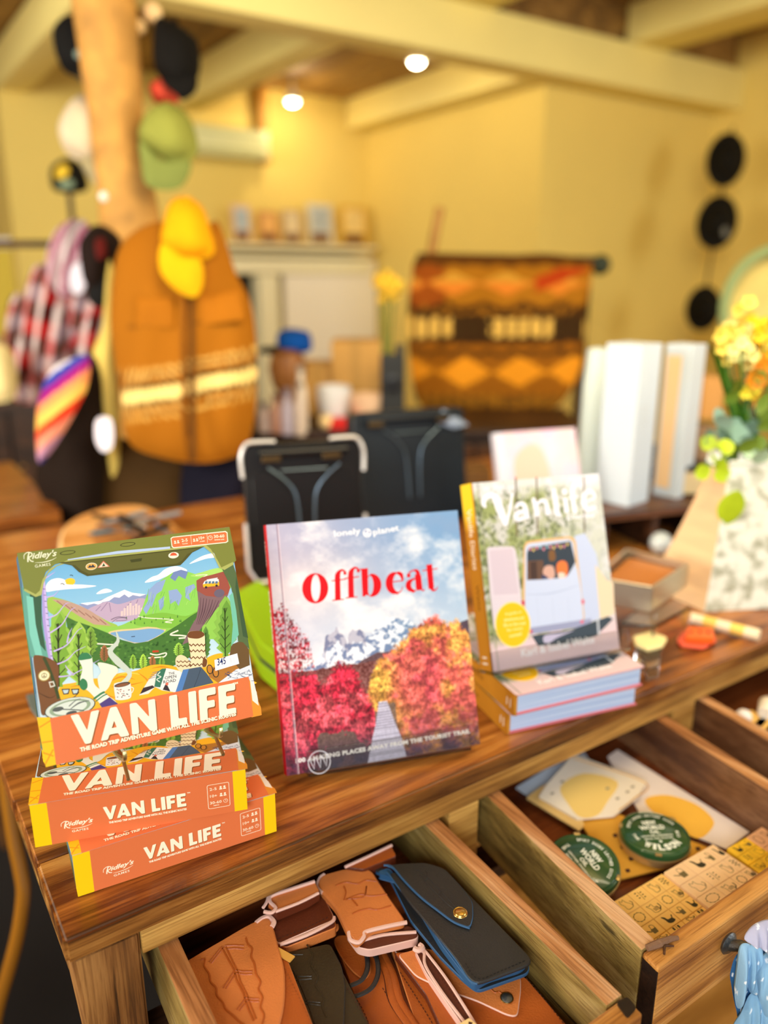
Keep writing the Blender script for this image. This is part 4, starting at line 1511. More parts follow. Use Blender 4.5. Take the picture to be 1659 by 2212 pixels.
# clear acrylic stand: back sheet, ledge and front lip
def acrylic_stand(label, M, w, hback, t, x0, lip, seal=False):
    a = thing('acrylic_book_stand', label, 'stand', M)
    m = MB()
    m.box((x0, -.0038, -.022 - t), (x0 + w, -.0008, .0075), M_ACR, bev=.0005)
    m.build('ledge', a)
    MB().box((x0, -.0008, .0050), (x0 + w, lip, .0075), M_ACR, bev=.0005).build('front_lip', a)
    MB().box((x0 + .01, -.0008, -.004 - t), (x0 + w - .01, hback, -.0012 - t), M_ACR, bev=.0005).build('back_sheet', a)
    if seal:
        s = Art()
        s.stroke([(.013 * math.cos(k * PI / 12), .013 * math.sin(k * PI / 12)) for k in range(24)], .0008, (232, 234, 244), True, 2, True)
        for dx in (-.0075, 0, .0075):
            s.stroke([(dx - .003, .0065), (dx, -.0065), (dx + .003, .0065)], .0010, (232, 234, 244), False)
        s.build('seal_sticker', a, TR(x0 + .014, .0115, .0077, .1), label='round embossed sticker')
    return a


acrylic_stand('clear acrylic stand holding up the travel book', MO @ TR(0, 0, OT), .205, .20, OT, .024, .026, True)

# Vanlife Diaries ------------------------------------------------
VW, VH, VT = .205, .249, .030
VC = [(300, 1612), (1280, 1430), (1113, 88), (146, 155)]
HV = hom(VC, [(0, 0), (1, 0), (1, 1), (0, 1)])


def cv(pts):
    return [(HV(x, y)[0] * VW, HV(x, y)[1] * VH) for x, y in pts]


def vld_art():
    A = Art()
    H, Wd = 190, 156
    n1 = noise(H, Wd, (14, 12), 21, 4, .6)
    n2 = noise(H, Wd, (50, 44), 22, 3, .7)
    v, u = np.mgrid[0:1:H * 1j, 0:1:Wd * 1j]
    img = np.zeros((H, Wd, 3)) + np.array([150, 160, 104])
    k = np.clip((n1 - .45) * 5, 0, 1)[..., None]
    img = img * (1 - k) + np.array([200, 200, 196]) * k
    k = np.clip((.47 - n2) * 6, 0, 1)[..., None]
    img = img * (1 - k) + np.array([84, 96, 60]) * k
    w = np.clip((u - .55) * 2.2, 0, .75)[..., None]
    img = img * (1 - w) + np.array([214, 216, 222]) * w
    tp = np.clip((.10 - v) * 12, 0, .8)[..., None]
    img = img * (1 - tp) + np.array([226, 226, 238]) * tp
    bt = np.clip((v - .80 + (n1 - .5) * .1) * 12, 0, 1)[..., None]
    img = img * (1 - bt) + np.array([222, 196, 202]) * bt
    A.grid((0, 0), (VW, VH), img)
    def P(p, c): A.poly(cv(p), c)
    def B(p, c): A.blob(cv(p), c)
    def K(p, w, c, sm=True): A.stroke(cv(p), [q * VW / 985 for q in w] if isinstance(w, list) else w * VW / 985, c, sm)
    for x in (480, 1000, 640):
        K([(x, 110), (x + 8, 560)], 12, (110, 96, 76))
    # van body and open doors
    P([(930, 560), (1010, 540), (1100, 700), (1130, 900), (1140, 1200), (1000, 1230)], (190, 202, 232))
    P([(1090, 780), (1180, 900), (1230, 920), (1240, 1160), (1130, 1200)], (226, 206, 176))
    P(roundp([(256, 660), (268, 644), (460, 640), (480, 670), (530, 1100), (520, 1270), (330, 1300), (300, 1250)], 10), (214, 204, 216))
    P(roundp([(276, 672), (455, 655), (500, 1010), (310, 1030)], 10), (206, 192, 206))
    K([(300, 1022), (520, 1010)], 5, (226, 216, 226), False)
    P(roundp([(540, 640), (560, 600), (900, 562), (940, 590), (1010, 1180), (1000, 1240), (560, 1290), (528, 1080)], 24), (216, 176, 120))
    P(roundp([(552, 650), (572, 618), (890, 582), (922, 606), (992, 1180), (980, 1225), (574, 1275), (548, 1080)], 22), (196, 206, 232))
    P(roundp([(566, 690), (580, 650), (900, 600), (940, 760), (900, 830), (870, 880), (566, 905)], 8), (52, 62, 74))
    P([(566, 752), (690, 745), (700, 900), (568, 900)], (100, 74, 60))
    P([(590, 760), (640, 756), (646, 896), (594, 898)], (70, 52, 46))
    B([(735, 680), (775, 670), (785, 740), (740, 750)], (120, 84, 50))
    rr = random.Random(4)
    for i in range(12):
        x = 590 + i * 26
        A.ell(cv([(x, 655 - (x - 590) * .12 + rr.uniform(0, 20))])[0], .0016, .0024, rr.choice([(224, 140, 160), (230, 200, 120), (150, 190, 210)]), 8)
    # two people under the quilt seen from the back of the van
    B([(690, 850), (700, 800), (735, 785), (770, 800), (780, 870), (740, 890)], (206, 164, 150))
    B([(795, 830), (800, 770), (840, 750), (875, 775), (875, 860), (830, 888)], (232, 120, 60))
    B([(805, 850), (835, 840), (860, 856), (850, 895), (815, 890)], (240, 206, 190))
    B([(680, 860), (715, 870), (740, 905), (690, 920)], (60, 66, 100))
    P([(560, 900), (680, 895), (860, 880), (950, 800), (985, 1000), (1000, 1180), (990, 1230), (580, 1280), (556, 1080)], (196, 208, 236))
    K([(566, 1010), (760, 1000), (960, 940)], [3, 8, 3], (170, 184, 216))
    for x in (640, 760, 880):
        K([(x, 1030), (x + 14, 1240)], 3, (184, 196, 224))
    P([(575, 1270), (1060, 1195), (1066, 1250), (590, 1320)], (150, 156, 190))
    P([(520, 1060), (546, 1056), (550, 1090), (526, 1094)], (200, 50, 60))
    P([(984, 1050), (1006, 1048), (1008, 1084), (988, 1086)], (214, 90, 100))
    A.ell(cv([(596, 1298)])[0], .0028, .0022, (206, 80, 100), 10)
    A.ell(cv([(990, 1222)])[0], .0030, .0022, (226, 90, 110), 10)
    P([(600, 1330), (900, 1285), (1190, 1180), (1230, 1200), (1100, 1330), (900, 1390), (650, 1410)], (60, 72, 84))
    B([(700, 1330), (830, 1310), (930, 1286), (800, 1345), (740, 1385), (700, 1390)], (184, 178, 206))
    K([(1110, 1180), (1120, 1330)], 14, (200, 206, 216))
    # yellow roundel
    A.ell(cv([(456, 1243)])[0], .0270, .0300, (255, 226, 120), 36)
    A.ell(cv([(456, 1243)])[0], .0258, .0288, (250, 190, 24), 36)
    for i, s in enumerate(('A guide to', 'adventures and', 'life on the road', 'for every', 'nomad')):
        w_ = (64, 78, 84, 62, 46)[i]
        y = 1165 + i * 42
        A.text(s, cv([(460 - w_ + i * 4, y + 14)])[0], cv([(460 + w_ + i * 4, y - 6)])[0], .0046, (255, 236, 160), .01)
    # title
    Wt = (236, 236, 250)
    for q, w_ in (([(250, 340), (232, 310), (250, 262), (300, 250), (330, 280), (360, 360), (405, 480)], [16, 34, 34, 34, 56, 60, 26]), ([(405, 478), (430, 380), (455, 235)], [22, 20, 16]),
                  ([(480, 350), (500, 318), (540, 320), (556, 360), (570, 430)], [14, 26, 30, 38, 34]), ([(545, 372), (500, 380), (482, 410), (500, 436), (545, 420)], [20, 26, 34, 26, 16]),
                  ([(612, 270), (632, 330), (645, 410)], [26, 38, 38]), ([(640, 320), (680, 292), (712, 310), (730, 400)], [14, 26, 34, 38]),
                  ([(770, 200), (785, 300), (800, 385), (830, 405)], [34, 38, 38, 14]), ([(858, 270), (872, 385)], [34, 38]), ([(935, 390), (915, 270), (915, 200), (950, 162), (985, 180)], [38, 38, 32, 26, 20]),
                  ([(885, 275), (960, 262)], [14, 14]), ([(1020, 300), (1085, 270), (1060, 225), (1010, 240), (1000, 310), (1030, 360), (1095, 340)], [10, 16, 26, 30, 42, 34, 14])):
        K(q, w_, Wt)
    A.ell(cv([(852, 225)])[0], .0046, .0046, Wt, 14)
    A.text('Diaries', cv([(870, 440)])[0], cv([(1085, 418)])[0], .0075, Wt, .02, .2)
    A.text('Karl & Isabel Waite', cv([(520, 1500)])[0], cv([(1085, 1385)])[0], .0110, (244, 244, 250), .02)
    A.stroke([(.008, 0), (.008, VH)], .0012, (140, 140, 120), False)
    return A


def vld_spine():
    A = Art()
    n = 16
    img = np.zeros((2, n, 3))
    for i in range(n):
        t = min(1, max(0, (i / n - .16) * 12))
        img[:, i] = np.array([250, 208, 50]) * (1 - t) + np.array([196, 130, 36]) * t
    A.grid((0, 0), (VH, VT), img)
    A.text('Vanlife Diaries', (.034, .010), (.115, .010), .012, (250, 240, 214), .01)
    A.text('Waite', (.135, .012), (.17, .012), .008, (120, 70, 16), .01)
    A.stroke([(.232, .009), (.232, .020)], .0022, (244, 236, 214), False)
    A.stroke([(.240, .008), (.240, .021)], .0022, (244, 236, 214), False)
    return A


VLD, VLS = vld_art(), vld_spine()
M_PINK = mat('pale_pink_board', (232, 178, 176), .5)
M_PINKD = mat('rose_board', (214, 112, 122), .5)
M_OCH = mat('ochre_spine', (196, 134, 40), .5)


vstore = {}


def vld(M, label):
    t = thing('photo_book', label, 'book', M, 'copies of the camper van book')
    if not vstore:
        book_parts(t, VW, VH, VT, M_PINK, M_PINKD, M_OCH)
        VLD.build('cover_print', t, TR(0, 0, VT + 2e-5))
        VLS.build('spine_print', t, spine_M(VH))
        vstore['src'] = [(c.name.split('.')[0], c.data, c.matrix_basis.copy()) for c in t.children]
    else:
        for nm, me, Ml in vstore['src']:
            o = bpy.data.objects.new(nm, me)
            COL.objects.link(o)
            o.parent = t
            o.matrix_basis = Ml
    return t


RV = Matrix(((.9813, .0921, -.169), (-.1901, .3262, -.926), (-.0302, .9408, .3376)))
MV = Matrix.Translation(Vector((.5599, .0619, .0773 + TABLE_Z))) @ RV.to_4x4() @ Matrix.Translation((0, 0, -VT))
vld(MV, 'camper van photo book standing upright, yellow spine and van with open doors on cover')
sy_ = (.034 / VT)
vld(TR(.560, .029, TABLE_Z + .0006, math.radians(-12.6)), 'camper van photo book lying flat on the table, lower of the two')
vld(TR(.562, .020, TABLE_Z + .0014 + VT, math.radians(-11.0)), 'camper van photo book lying flat, upper of the two under the stand')
acrylic_stand('clear acrylic stand holding the camper van book on the stack', MV @ TR(0, 0, VT), .222, .16, VT, -.004, .026)

# pale lavender book behind
RB = Matrix.Rotation(-YAW * .42, 4, 'Z') @ Matrix.Rotation(math.radians(72), 4, 'X')
p2 = at(1088, 1212, TABLE_Z)
lb = thing('lavender_book', 'pale lavender hardback standing behind the camper van book', 'book', Matrix.Translation(p2 + Vector((0, 0, .001))) @ RB)
M_LAV = mat('lavender_cover', (206, 192, 214), .4, var=.12, vscale=14)
book_parts(lb, .195, .268, .02, M_LAV, M_LAV, mat('grey_spine', (200, 200, 214), .5))
LB = Art()
LB.grid((0, 0), (.195, .268), np.dstack([lerp(214, 226, noise(60, 40, 6, 33)), lerp(180, 206, noise(60, 40, 6, 34)), lerp(196, 224, noise(60, 40, 6, 35))]))
LB.poly([(.0, 0), (.018, 0), (.018, .268), (0, .268)], (206, 206, 222))
LB.blob([(.04, .21), (.08, .24), (.11, .22), (.12, .15), (.07, .12), (.04, .15)], (226, 184, 168))
LB.build('cover_print', lb, TR(0, 0, .02002))

# ------------------------------------------------------------------ leather goods in the first drawer
M_TAN = mat('tan_leather', (206, 122, 62), .42, bump=.25, bscale=500, var=.14, vscale=14)
M_COG = mat('cognac_leather', (172, 86, 30), .42, bump=.25, bscale=500, var=.2, vscale=12)
M_BRN = mat('dark_brown_leather', (92, 40, 20), .38, bump=.25, bscale=500, var=.2, vscale=12)
M_OLV = mat('olive_black_leather', (50, 40, 22), .42, bump=.3, bscale=400, var=.2, vscale=12)
M_BLK = mat('black_leather', (38, 38, 38), .45, bump=.3, bscale=500, var=.15, vscale=12)
M_RAW = mat('raw_leather_edge', (226, 184, 168), .8)
M_BLUE = mat('blue_leather_edge', (40, 84, 124), .6)


class Flat:
    """a flat article lying at height z; outlines are traced on that height"""

    def __init__(s, name, label, cat, z, ref, conv, group=None):
        s.z, s.cv = z, conv
        p = at(*conv(*ref), z)
        s.o = Vector((p.x, p.y, z))
        s.root = thing(name, label, cat, Matrix.Translation(s.o), group)

    def xy(s, pts, dz=0.0):
        out = []
        for q in pts:
            p = at(*s.cv(*q[:2]), s.z + dz)
            out.append((p.x - s.o.x, p.y - s.o.y))
        return out

    def slab(s, name, pts, z0, z1, m, edge=None, r=.004, bev=.0008, sm=0, label=None):
        P = s.xy(pts, z1)
        P = smoothp(P, sm) if sm else roundp(P, r, 4)
        return MB().prism(P, z0, z1, m, edge, bev=bev).build(name, s.root, True, label=label)

    def cord(s, name, pts, z, r, m, sm=5, seg=6, flat=1.0, closed=False, label=None):
        P = s.xy(pts, z)
        P = smoothp(P, sm, closed) if len(P) > 2 else P
        zz = z if isinstance(z, (int, float)) else z[0]
        return MB().tube([(x, y, zz) for x, y in P], r, m, seg, flat=flat, closed=closed).build(name, s.root, True, label=label)

    def stitch(s, pts, z, m=M_STITCH, gap=.0042):
        P = [Vector(p) for p in smoothp(s.xy(pts, z), 6, False)]
        mb, acc = MB(), 0
        for a, b in zip(P, P[1:]):
            L = (b - a).length
            t = gap - acc
            while t < L:
                q = a + (b - a) * (t / L)
                ang = math.atan2(b.y - a.y, b.x - a.x)
                mb.box((-.0012, -.0003, 0), (.0012, .0003, .0004), m, TR(q.x, q.y, z, ang))
                t += gap
            acc = L - (t - gap)
        if mb.v:
            mb.build('stitching', s.root, kind='stuff')


Z5 = lambda x, y: (300 + .42194 * x, 1750 + .42194 * y)
ZC = lambda x, y: (800 + .36166 * x, 1750 + .36166 * y)
Z7 = lambda x, y: (1059 + .36166 * x, 1580 + .36166 * y)
ZB = lambda x, y: (1300 + .2164 * x, 1780 + .2164 * y)
ID = lambda x, y: (x, y)

# long cognac sheath at the bottom
f = Flat('knife_sheath', 'long cognac leather sheath with stitched edges under the cord loop', 'pouch', .674, (1150, 900), Z5)
f.slab('body', [(1005, 655), (1110, 640), (1240, 800), (1420, 1120), (1500, 1300), (1150, 1300), (1120, 1000)], 0, .010, M_COG, M_TAN)
f.slab('flap', [(1000, 660), (1060, 640), (1150, 700), (1190, 800), (1160, 860), (1100, 830), (1030, 740)], .0102, .0125, M_COG, M_TAN, sm=5)
f.stitch([(1060, 880), (1140, 1010), (1180, 1100)], .0102)
f.stitch([(1240, 900), (1340, 1060), (1400, 1150)], .0102)
f = Flat('sunglasses_case', 'cognac leather slip case with dark stitched seam, lying on drawer bottom', 'pouch', .676, (1500, 900), Z5)
f.slab('body', [(1290, 700), (1400, 690), (1560, 840), (1800, 1120), (1900, 1320), (1560, 1340), (1420, 1100)], 0, .009, M_COG, M_TAN)
f.slab('flap', [(1300, 690), (1430, 670), (1540, 800), (1560, 920), (1480, 900), (1380, 800)], .0092, .0112, M_COG, M_RAW, sm=5)
f.stitch([(1330, 820), (1420, 960), (1500, 1090), (1540, 1180)], .0092)
f = Flat('leather_strap_bundle', 'bundle of thin cognac leather straps between two sheaths', 'strap', .679, (1300, 900), Z5)
for k in range(5):
    f.cord('strap', [(1215 + k * 12, 740), (1262 + k * 12, 840), (1290 + k * 16, 980), (1390 + k * 14, 1130), (1450 + k * 12, 1260)], .004 + .0024 * (k % 2), .0042, M_COG if k % 2 else M_BRN, flat=.4)
# tan pouch with a snap, lower right
f = Flat('snap_pouch', 'cognac leather pouch with pale edged pointed flap and dark snap', 'pouch', .690, (700, 1050), ZC)
f.slab('body', [(140, 850), (560, 820), (930, 1000), (1180, 1290), (1150, 1500), (520, 1520), (330, 1100)], 0, .008, M_COG, M_BRN)
f.slab('flap', [(160, 860), (300, 820), (560, 860), (900, 990), (900, 1080), (880, 1232), (820, 1225), (640, 1140), (440, 1070), (270, 990)], .0082, .0104, M_TAN, M_RAW, r=.006)
p = f.xy([(815, 1127)], .0104)[0]
MB().lathe([(0, .0120), (.004, .0118), (.0052, .0110), (.0054, .0103)], M_IRON, 20, TR(p[0], p[1], .0012)).lathe([(.0054, .0103), (.0064, .0106), (.0066, .0100)], M_BRASS, 20, TR(p[0], p[1], .0012)).build('snap', f.root, True, label='dark metal snap fastener with brass ring')
f.stitch([(920, 990), (1040, 1130), (1150, 1270)], .0084)
f.cord('embossed_line', [(720, 1070), (745, 1090), (770, 1085), (800, 1110)], .0104, .0007, M_COG)
# upright pale edged wallet fold
f = Flat('folded_wallet', 'brown leather wallet with two pale raw edges standing open', 'wallet', .694, (450, 1000), ZC)
f.slab('panel', [(262, 830), (300, 810), (345, 850), (470, 1040), (600, 1240), (640, 1330), (560, 1300), (440, 1130), (330, 970)], 0, .012, M_BRN, M_RAW)
for q, nm in (([(270, 840), (320, 850), (330, 930), (430, 1090), (580, 1290)], 'near'), ([(300, 815), (350, 870), (470, 1030), (640, 1300)], 'far')):
    f.cord('raw_edge', q, .0132, .0016, M_RAW)
f.stitch([(345, 880), (450, 1040), (590, 1240)], .0122)
f.cord('tie_knot', [(262, 826), (285, 838), (312, 822), (292, 806)], .0155, .0030, M_RAW)
f = Flat('price_tag', 'small cream card tag poking up at the drawer front', 'tag', .712, (590, 1260), ZC)
f.slab('card', [(520, 1280), (590, 1240), (650, 1290), (640, 1380), (540, 1380)], 0, .0012, mat('cream_card', (240, 206, 140), .7), r=.0008, bev=.0002)
f.slab('printed_border', [(588, 1262), (612, 1268), (604, 1282), (584, 1276)], .0012, .0014, M_STITCH, r=.0003, bev=.0001)
# olive black sheath with pressed feather
f = Flat('olive_pouch', 'olive black leather pouch with pressed feather pattern between tan pouches', 'pouch', .692, (930, 880), Z5)
f.slab('body', [(735, 720), (985, 690), (1030, 800), (1180, 1095), (1260, 1300), (930, 1320), (820, 980)], 0, .009, M_OLV, M_OLV)
f.slab('flap', [(745, 730), (980, 680), (1040, 800), (1058, 900), (1050, 1100), (1000, 1250), (900, 1150), (800, 900)], .0092, .0116, M_OLV, M_BLK, r=.006)
for q in ([(790, 820), (830, 900), (870, 1000), (900, 1095)], [(775, 740), (840, 738)], [(800, 850), (885, 850)], [(800, 870), (885, 862)], [(790, 830), (750, 890)], [(850, 975), (930, 985)], [(855, 990), (930, 998)]):
    f.cord('embossed_line', q, .0117, .0009, M_OLV)
f.cord('pressed_border', [(860, 690), (890, 740), (880, 790), (915, 850), (905, 900), (945, 960), (940, 1010), (960, 1060)], .0117, .0008, M_OLV)
f.stitch([(1060, 900), (1120, 1000), (1170, 1090)], .0094)
# black cord loop
f = Flat('cord_loop', 'black leather cord loop lying across the cognac sheath', 'cord', .690, (1170, 850), Z5)
f.cord('cord', [(1055, 955), (1120, 950), (1190, 910), (1224, 840), (1218, 760), (1190, 715), (1150, 700), (1165, 740), (1170, 810), (1140, 870), (1080, 900)], .004, .0026, M_BLK, flat=.7)
# dark brown card wallet and small roll at the back
f = Flat('brown_wallet', 'dark brown leather wallet with pale double edge behind the tan pouch', 'wallet', .698, (850, 600), Z5)
f.slab('body', [(560, 590), (930, 420), (1000, 545), (1012, 600), (750, 705), (700, 680)], 0, .012, M_BRN, M_TAN)
f.slab('flap', [(560, 585), (925, 400), (998, 540), (992, 565), (715, 685), (640, 600)], .0122, .0152, M_BRN, M_RAW)
f.cord('raw_edge', [(722, 690), (860, 640), (985, 575), (1000, 548)], .0142, .0019, M_RAW)
f.cord('raw_edge', [(745, 705), (880, 665), (1000, 620), (1014, 590)], .004, .0022, M_TAN)
f.stitch([(700, 662), (840, 610), (975, 545)], .0154)
f = Flat('leather_roll', 'tan leather roll with pale edges at the very back', 'pouch', .716, (780, 450), Z5)
f.slab('body', [(655, 500), (680, 432), (900, 362), (930, 420), (860, 462), (700, 528)], 0, .011, M_TAN, M_BRN)
f.cord('raw_edge', [(640, 520), (680, 525), (700, 500), (672, 470), (680, 440), (780, 405), (900, 366)], .0122, .0020, M_RAW)
f.cord('raw_edge', [(636, 500), (655, 470), (662, 440)], .0122, .0018, M_RAW)
f.cord('raw_edge', [(700, 520), (820, 475), (920, 425)], .0122, .0016, M_RAW)
f = Flat('long_wallet', 'cognac wallet with pale edge half hidden under the table rail', 'wallet', .712, (1180, 250), Z5)
f.slab('body', [(1050, 290), (1290, 175), (1320, 235), (1150, 305)], 0, .012, M_COG, M_BRN)
f.cord('raw_edge', [(1055, 292), (1180, 235), (1295, 180)], .0130, .0018, M_RAW)
f.cord('raw_edge', [(1150, 300), (1260, 225), (1310, 232)], .004, .0018, M_TAN)
# tan eyeglass pouch with pocket
f = Flat('tan_card_pouch', 'tan leather pouch with pressed lines and open double lip pocket', 'pouch', .706, (1150, 480), Z5)
f.slab('pocket', [(1060, 620), (1390, 590), (1435, 640), (1420, 660), (1180, 716), (1120, 702)], -.006, .004, M_BRN, M_RAW)
f.slab('body', [(908, 385), (930, 330), (1060, 295), (1190, 300), (1240, 380), (1372, 570), (1300, 585), (1180, 610), (1150, 650), (1110, 680), (1075, 640), (1010, 500)], .0046, .0146, M_TAN, M_TAN, r=.008, bev=.002)
f.cord('raw_edge', [(1075, 625), (1085, 665), (1125, 678), (1150, 650), (1160, 625), (1260, 598), (1372, 575)], .0128, .0022, M_RAW)
f.cord('raw_edge', [(940, 425), (912, 392), (925, 350), (950, 330)], .0125, .0020, M_RAW)
f.cord('raw_edge', [(1125, 675), (1250, 640), (1420, 625)], .0050, .0018, M_RAW)
for q in ([(1050, 390), (1060, 420), (1050, 460)], [(1060, 455), (1150, 445), (1165, 390)], [(1165, 390), (1160, 430)], [(1010, 385), (1060, 370), (1120, 378), (1160, 360), (1215, 365)], [(1090, 455), (1120, 490)], [(1060, 460), (1130, 432), (1190, 440), (1270, 430)], [(1095, 530), (1130, 515), (1180, 505), (1220, 510), (1290, 490)]):
    f.cord('embossed_line', q, .0148, .0008, M_COG)
# big tan pouch with pressed feather flap
f = Flat('tan_feather_pouch', 'large tan leather pouch with pressed feather on its rounded flap', 'pouch', .712, (500, 850), Z5)
f.slab('body', [(230, 830), (660, 640), (760, 760), (890, 1095), (960, 1330), (420, 1400), (300, 1200)], -.006, .004, M_COG, M_TAN)
f.stitch([(730, 780), (800, 920), (880, 1090)], .0042, mat('pale_stitch', (150, 80, 30), .7))
f.slab('flap', [(193, 808), (300, 735), (420, 665), (540, 595), (610, 562), (665, 552), (688, 600), (715, 700), (742, 800), (748, 900), (742, 1000), (720, 1100), (690, 1200), (600, 1300), (480, 1280), (380, 1180), (300, 1080), (245, 960), (210, 870)], .0046, .0082, M_TAN, M_TAN, sm=4, bev=.0014)
em = MB()
for q in ([(425, 705), (460, 770), (485, 815), (500, 870), (535, 940), (545, 975), (565, 1030), (588, 1080)], [(445, 700), (475, 765), (505, 825), (520, 880), (555, 950), (562, 975), (580, 1020), (600, 1070)],
          [(370, 785), (405, 740), (435, 705)], [(360, 778), (400, 728), (425, 700)], [(440, 695), (490, 692), (538, 695)], [(450, 712), (490, 708), (538, 712)],
          [(430, 912), (460, 865), (485, 825)], [(445, 915), (475, 868), (495, 835)], [(495, 820), (535, 826), (580, 826)], [(500, 835), (540, 842), (580, 840)],
          [(502, 1022), (525, 990), (545, 960)], [(515, 1028), (535, 1000), (552, 980)], [(545, 960), (580, 966), (614, 966)], [(550, 974), (580, 980), (614, 980)]):
    em.tube([(x, y, .0082) for x, y in f.xy(q, .0082)], .0009, M_COG, 6)
em.build('feather_pressing', f.root, True)
for q in ([(318, 765), (338, 765), (335, 800), (360, 840), (368, 880), (395, 910), (400, 950), (430, 985), (445, 1020), (480, 1050), (510, 1080), (550, 1110)], [(548, 655), (560, 690), (580, 710), (575, 750), (592, 790), (600, 840), (622, 880), (612, 920), (632, 960), (622, 1010), (640, 1050), (630, 1100)]):
    f.cord('pressed_border', q, .0083, .0010, M_COG)
f.cord('raw_edge', [(600, 580), (630, 558), (665, 548), (690, 572), (680, 600)], .0070, .0028, M_RAW)
MB().box((-.004, -.012, 0), (.004, .012, .0014), mat('woven_label', (214, 160, 70), .7), TR(*f.xy([(738, 740)], .0048)[0], .0046, .42)).build('fabric_label', f.root)
# black sunglasses pouch
f = Flat('black_glasses_pouch', 'black leather glasses pouch with blue edges and brass snap', 'pouch', .722, (450, 700), ZC)
f.slab('back_panel', [(22, 360), (60, 335), (120, 420), (240, 660), (420, 880), (560, 1020), (640, 1082), (940, 975), (955, 930), (900, 860), (600, 560)], -.009, -.005, M_BLK, M_BLUE, r=.006)
f.slab('gusset', [(40, 372), (110, 345), (300, 600), (420, 800), (560, 985), (620, 1052), (700, 1000), (900, 940), (940, 900), (600, 520)], -.005, .003, M_BLUE, M_BLUE, r=.006)
f.slab('front_panel', [(108, 372), (420, 330), (630, 540), (962, 880), (955, 915), (920, 935), (720, 1010), (640, 1036), (590, 1010), (520, 900), (400, 750), (310, 640), (240, 560)], .0032, .0070, M_BLK, M_BLK, r=.008, bev=.0012)
f.slab('flap', [(88, 330), (180, 318), (330, 312), (440, 345), (540, 450), (612, 545), (615, 640), (596, 705), (500, 668), (400, 598), (300, 520), (200, 420), (130, 340)], .0074, .0098, M_BLK, M_BLUE, r=.006)
f.cord('blue_edge', [(80, 330), (130, 340), (200, 420), (300, 520), (400, 598), (500, 670), (594, 706)], .0088, .0012, M_BLUE)
f.cord('blue_edge', [(100, 372), (200, 500), (310, 640), (400, 750), (520, 905), (590, 1012), (640, 1038)], .0052, .0012, M_BLUE)
p = f.xy([(537, 613)], .0098)[0]
MB().lathe([(0, .0022), (.0045, .0020), (.0060, .0012), (.0064, .0003), (.0074, .0006), (.0078, 0)], M_BRASS, 24, TR(p[0], p[1], .0098)).build('snap', f.root, True, label='round brass snap')
f.stitch([(560, 900), (640, 1006), (780, 960), (930, 895)], .0071, mat('grey_stitch', (20, 20, 20), .8))
for q in ([(330, 360), (345, 390), (330, 420)], [(270, 350), (340, 400), (420, 480), (510, 580)], [(405, 500), (420, 480), (425, 510)], [(300, 390), (370, 470), (450, 550), (500, 590)]):
    f.cord('embossed_line', q, .0099, .0005, M_BLK)

# ------------------------------------------------------------------ second drawer: cards, tins, stamps
M_CREAM = mat('cream_paper', (238, 226, 206), .8)
M_KRAFT = mat('mustard_card', (216, 158, 50), .7, var=.1, vscale=20)
f = Flat('printed_sheet', 'large pale sheet with a yellow round print lying at the back', 'paper', .668, (1100, 400), Z7)
f.slab('sheet', [(700, 150), (760, 108), (1550, 600), (1410, 700), (900, 500)], 0, .0016, mat('pale_sheet', (236, 222, 214), .7), r=.001, bev=.0002)
f.slab('yellow_print', [(930, 400), (1060, 380), (1220, 430), (1320, 510), (1330, 570), (1240, 640), (1100, 560), (960, 470)], .0017, .0019, mat('yellow_ink', (246, 190, 70), .7), sm=4, bev=.0001)
f = Flat('kraft_envelope', 'mustard card wallet with small dark prints, under the right tin', 'card', .672, (950, 700), Z7)
f.slab('card', [(525, 520), (760, 490), (1300, 690), (1180, 780), (760, 884), (720, 830)], 0, .003, M_KRAFT, r=.003, bev=.0003)
for q in ((745, 620), (790, 690), (840, 760), (1200, 640), (1240, 700), (1180, 720), (820, 830)):
    f.slab('small_print', [(q[0] - 16, q[1] - 8), (q[0] + 10, q[1] - 12), (q[0] + 18, q[1] + 8), (q[0] - 6, q[1] + 14)], .0031, .0033, M_STITCH, r=.001, bev=.0001)
f = Flat('greeting_cards', 'stack of cream greeting cards with yellow centre and thin border', 'card', .677, (600, 350), Z7)
f.slab('lower_card', [(215, 395), (300, 330), (480, 240), (560, 560), (530, 590)], -.002, .0006, mat('wheat_card', (226, 190, 120), .7), r=.001, bev=.0002)
f.slab('card', [(290, 385), (340, 310), (440, 200), (490, 130), (940, 296), (880, 390), (740, 500), (520, 520)], .0008, .0044, M_CREAM, r=.002, bev=.0003)
f.slab('yellow_print', [(420, 330), (560, 250), (760, 300), (700, 420), (640, 500), (540, 512), (470, 440)], .0045, .0047, mat('soft_yellow_ink', (240, 206, 120), .7), sm=4, bev=.0001)
f.cord('printed_border', [(500, 160), (925, 305), (860, 400), (770, 470)], .0046, .0007, M_KRAFT)
for q in ((370, 370), (430, 300), (820, 360), (850, 330), (760, 400), (700, 340)):
    f.slab('small_print', [(q[0] - 12, q[1] - 4), (q[0] + 10, q[1] - 8), (q[0] + 12, q[1] + 4), (q[0] - 8, q[1] + 8)], .0046, .0048, mat('grey_ink', (150, 140, 120), .7), r=.001, bev=.0001)
f = Flat('blue_card', 'pale blue card corner behind the cream greeting cards', 'card', .669, (250, 310), Z7)
f.slab('card', [(150, 335), (330, 225), (560, 120), (600, 180), (300, 380), (220, 380)], 0, .002, mat('pale_blue_card', (190, 204, 220), .7), r=.001, bev=.0002)

M_TINL = mat('green_tin_lid', (34, 76, 38), .28, coat=.6)
M_TINB = mat('tin_base_gold', (196, 168, 110), .3, .7)


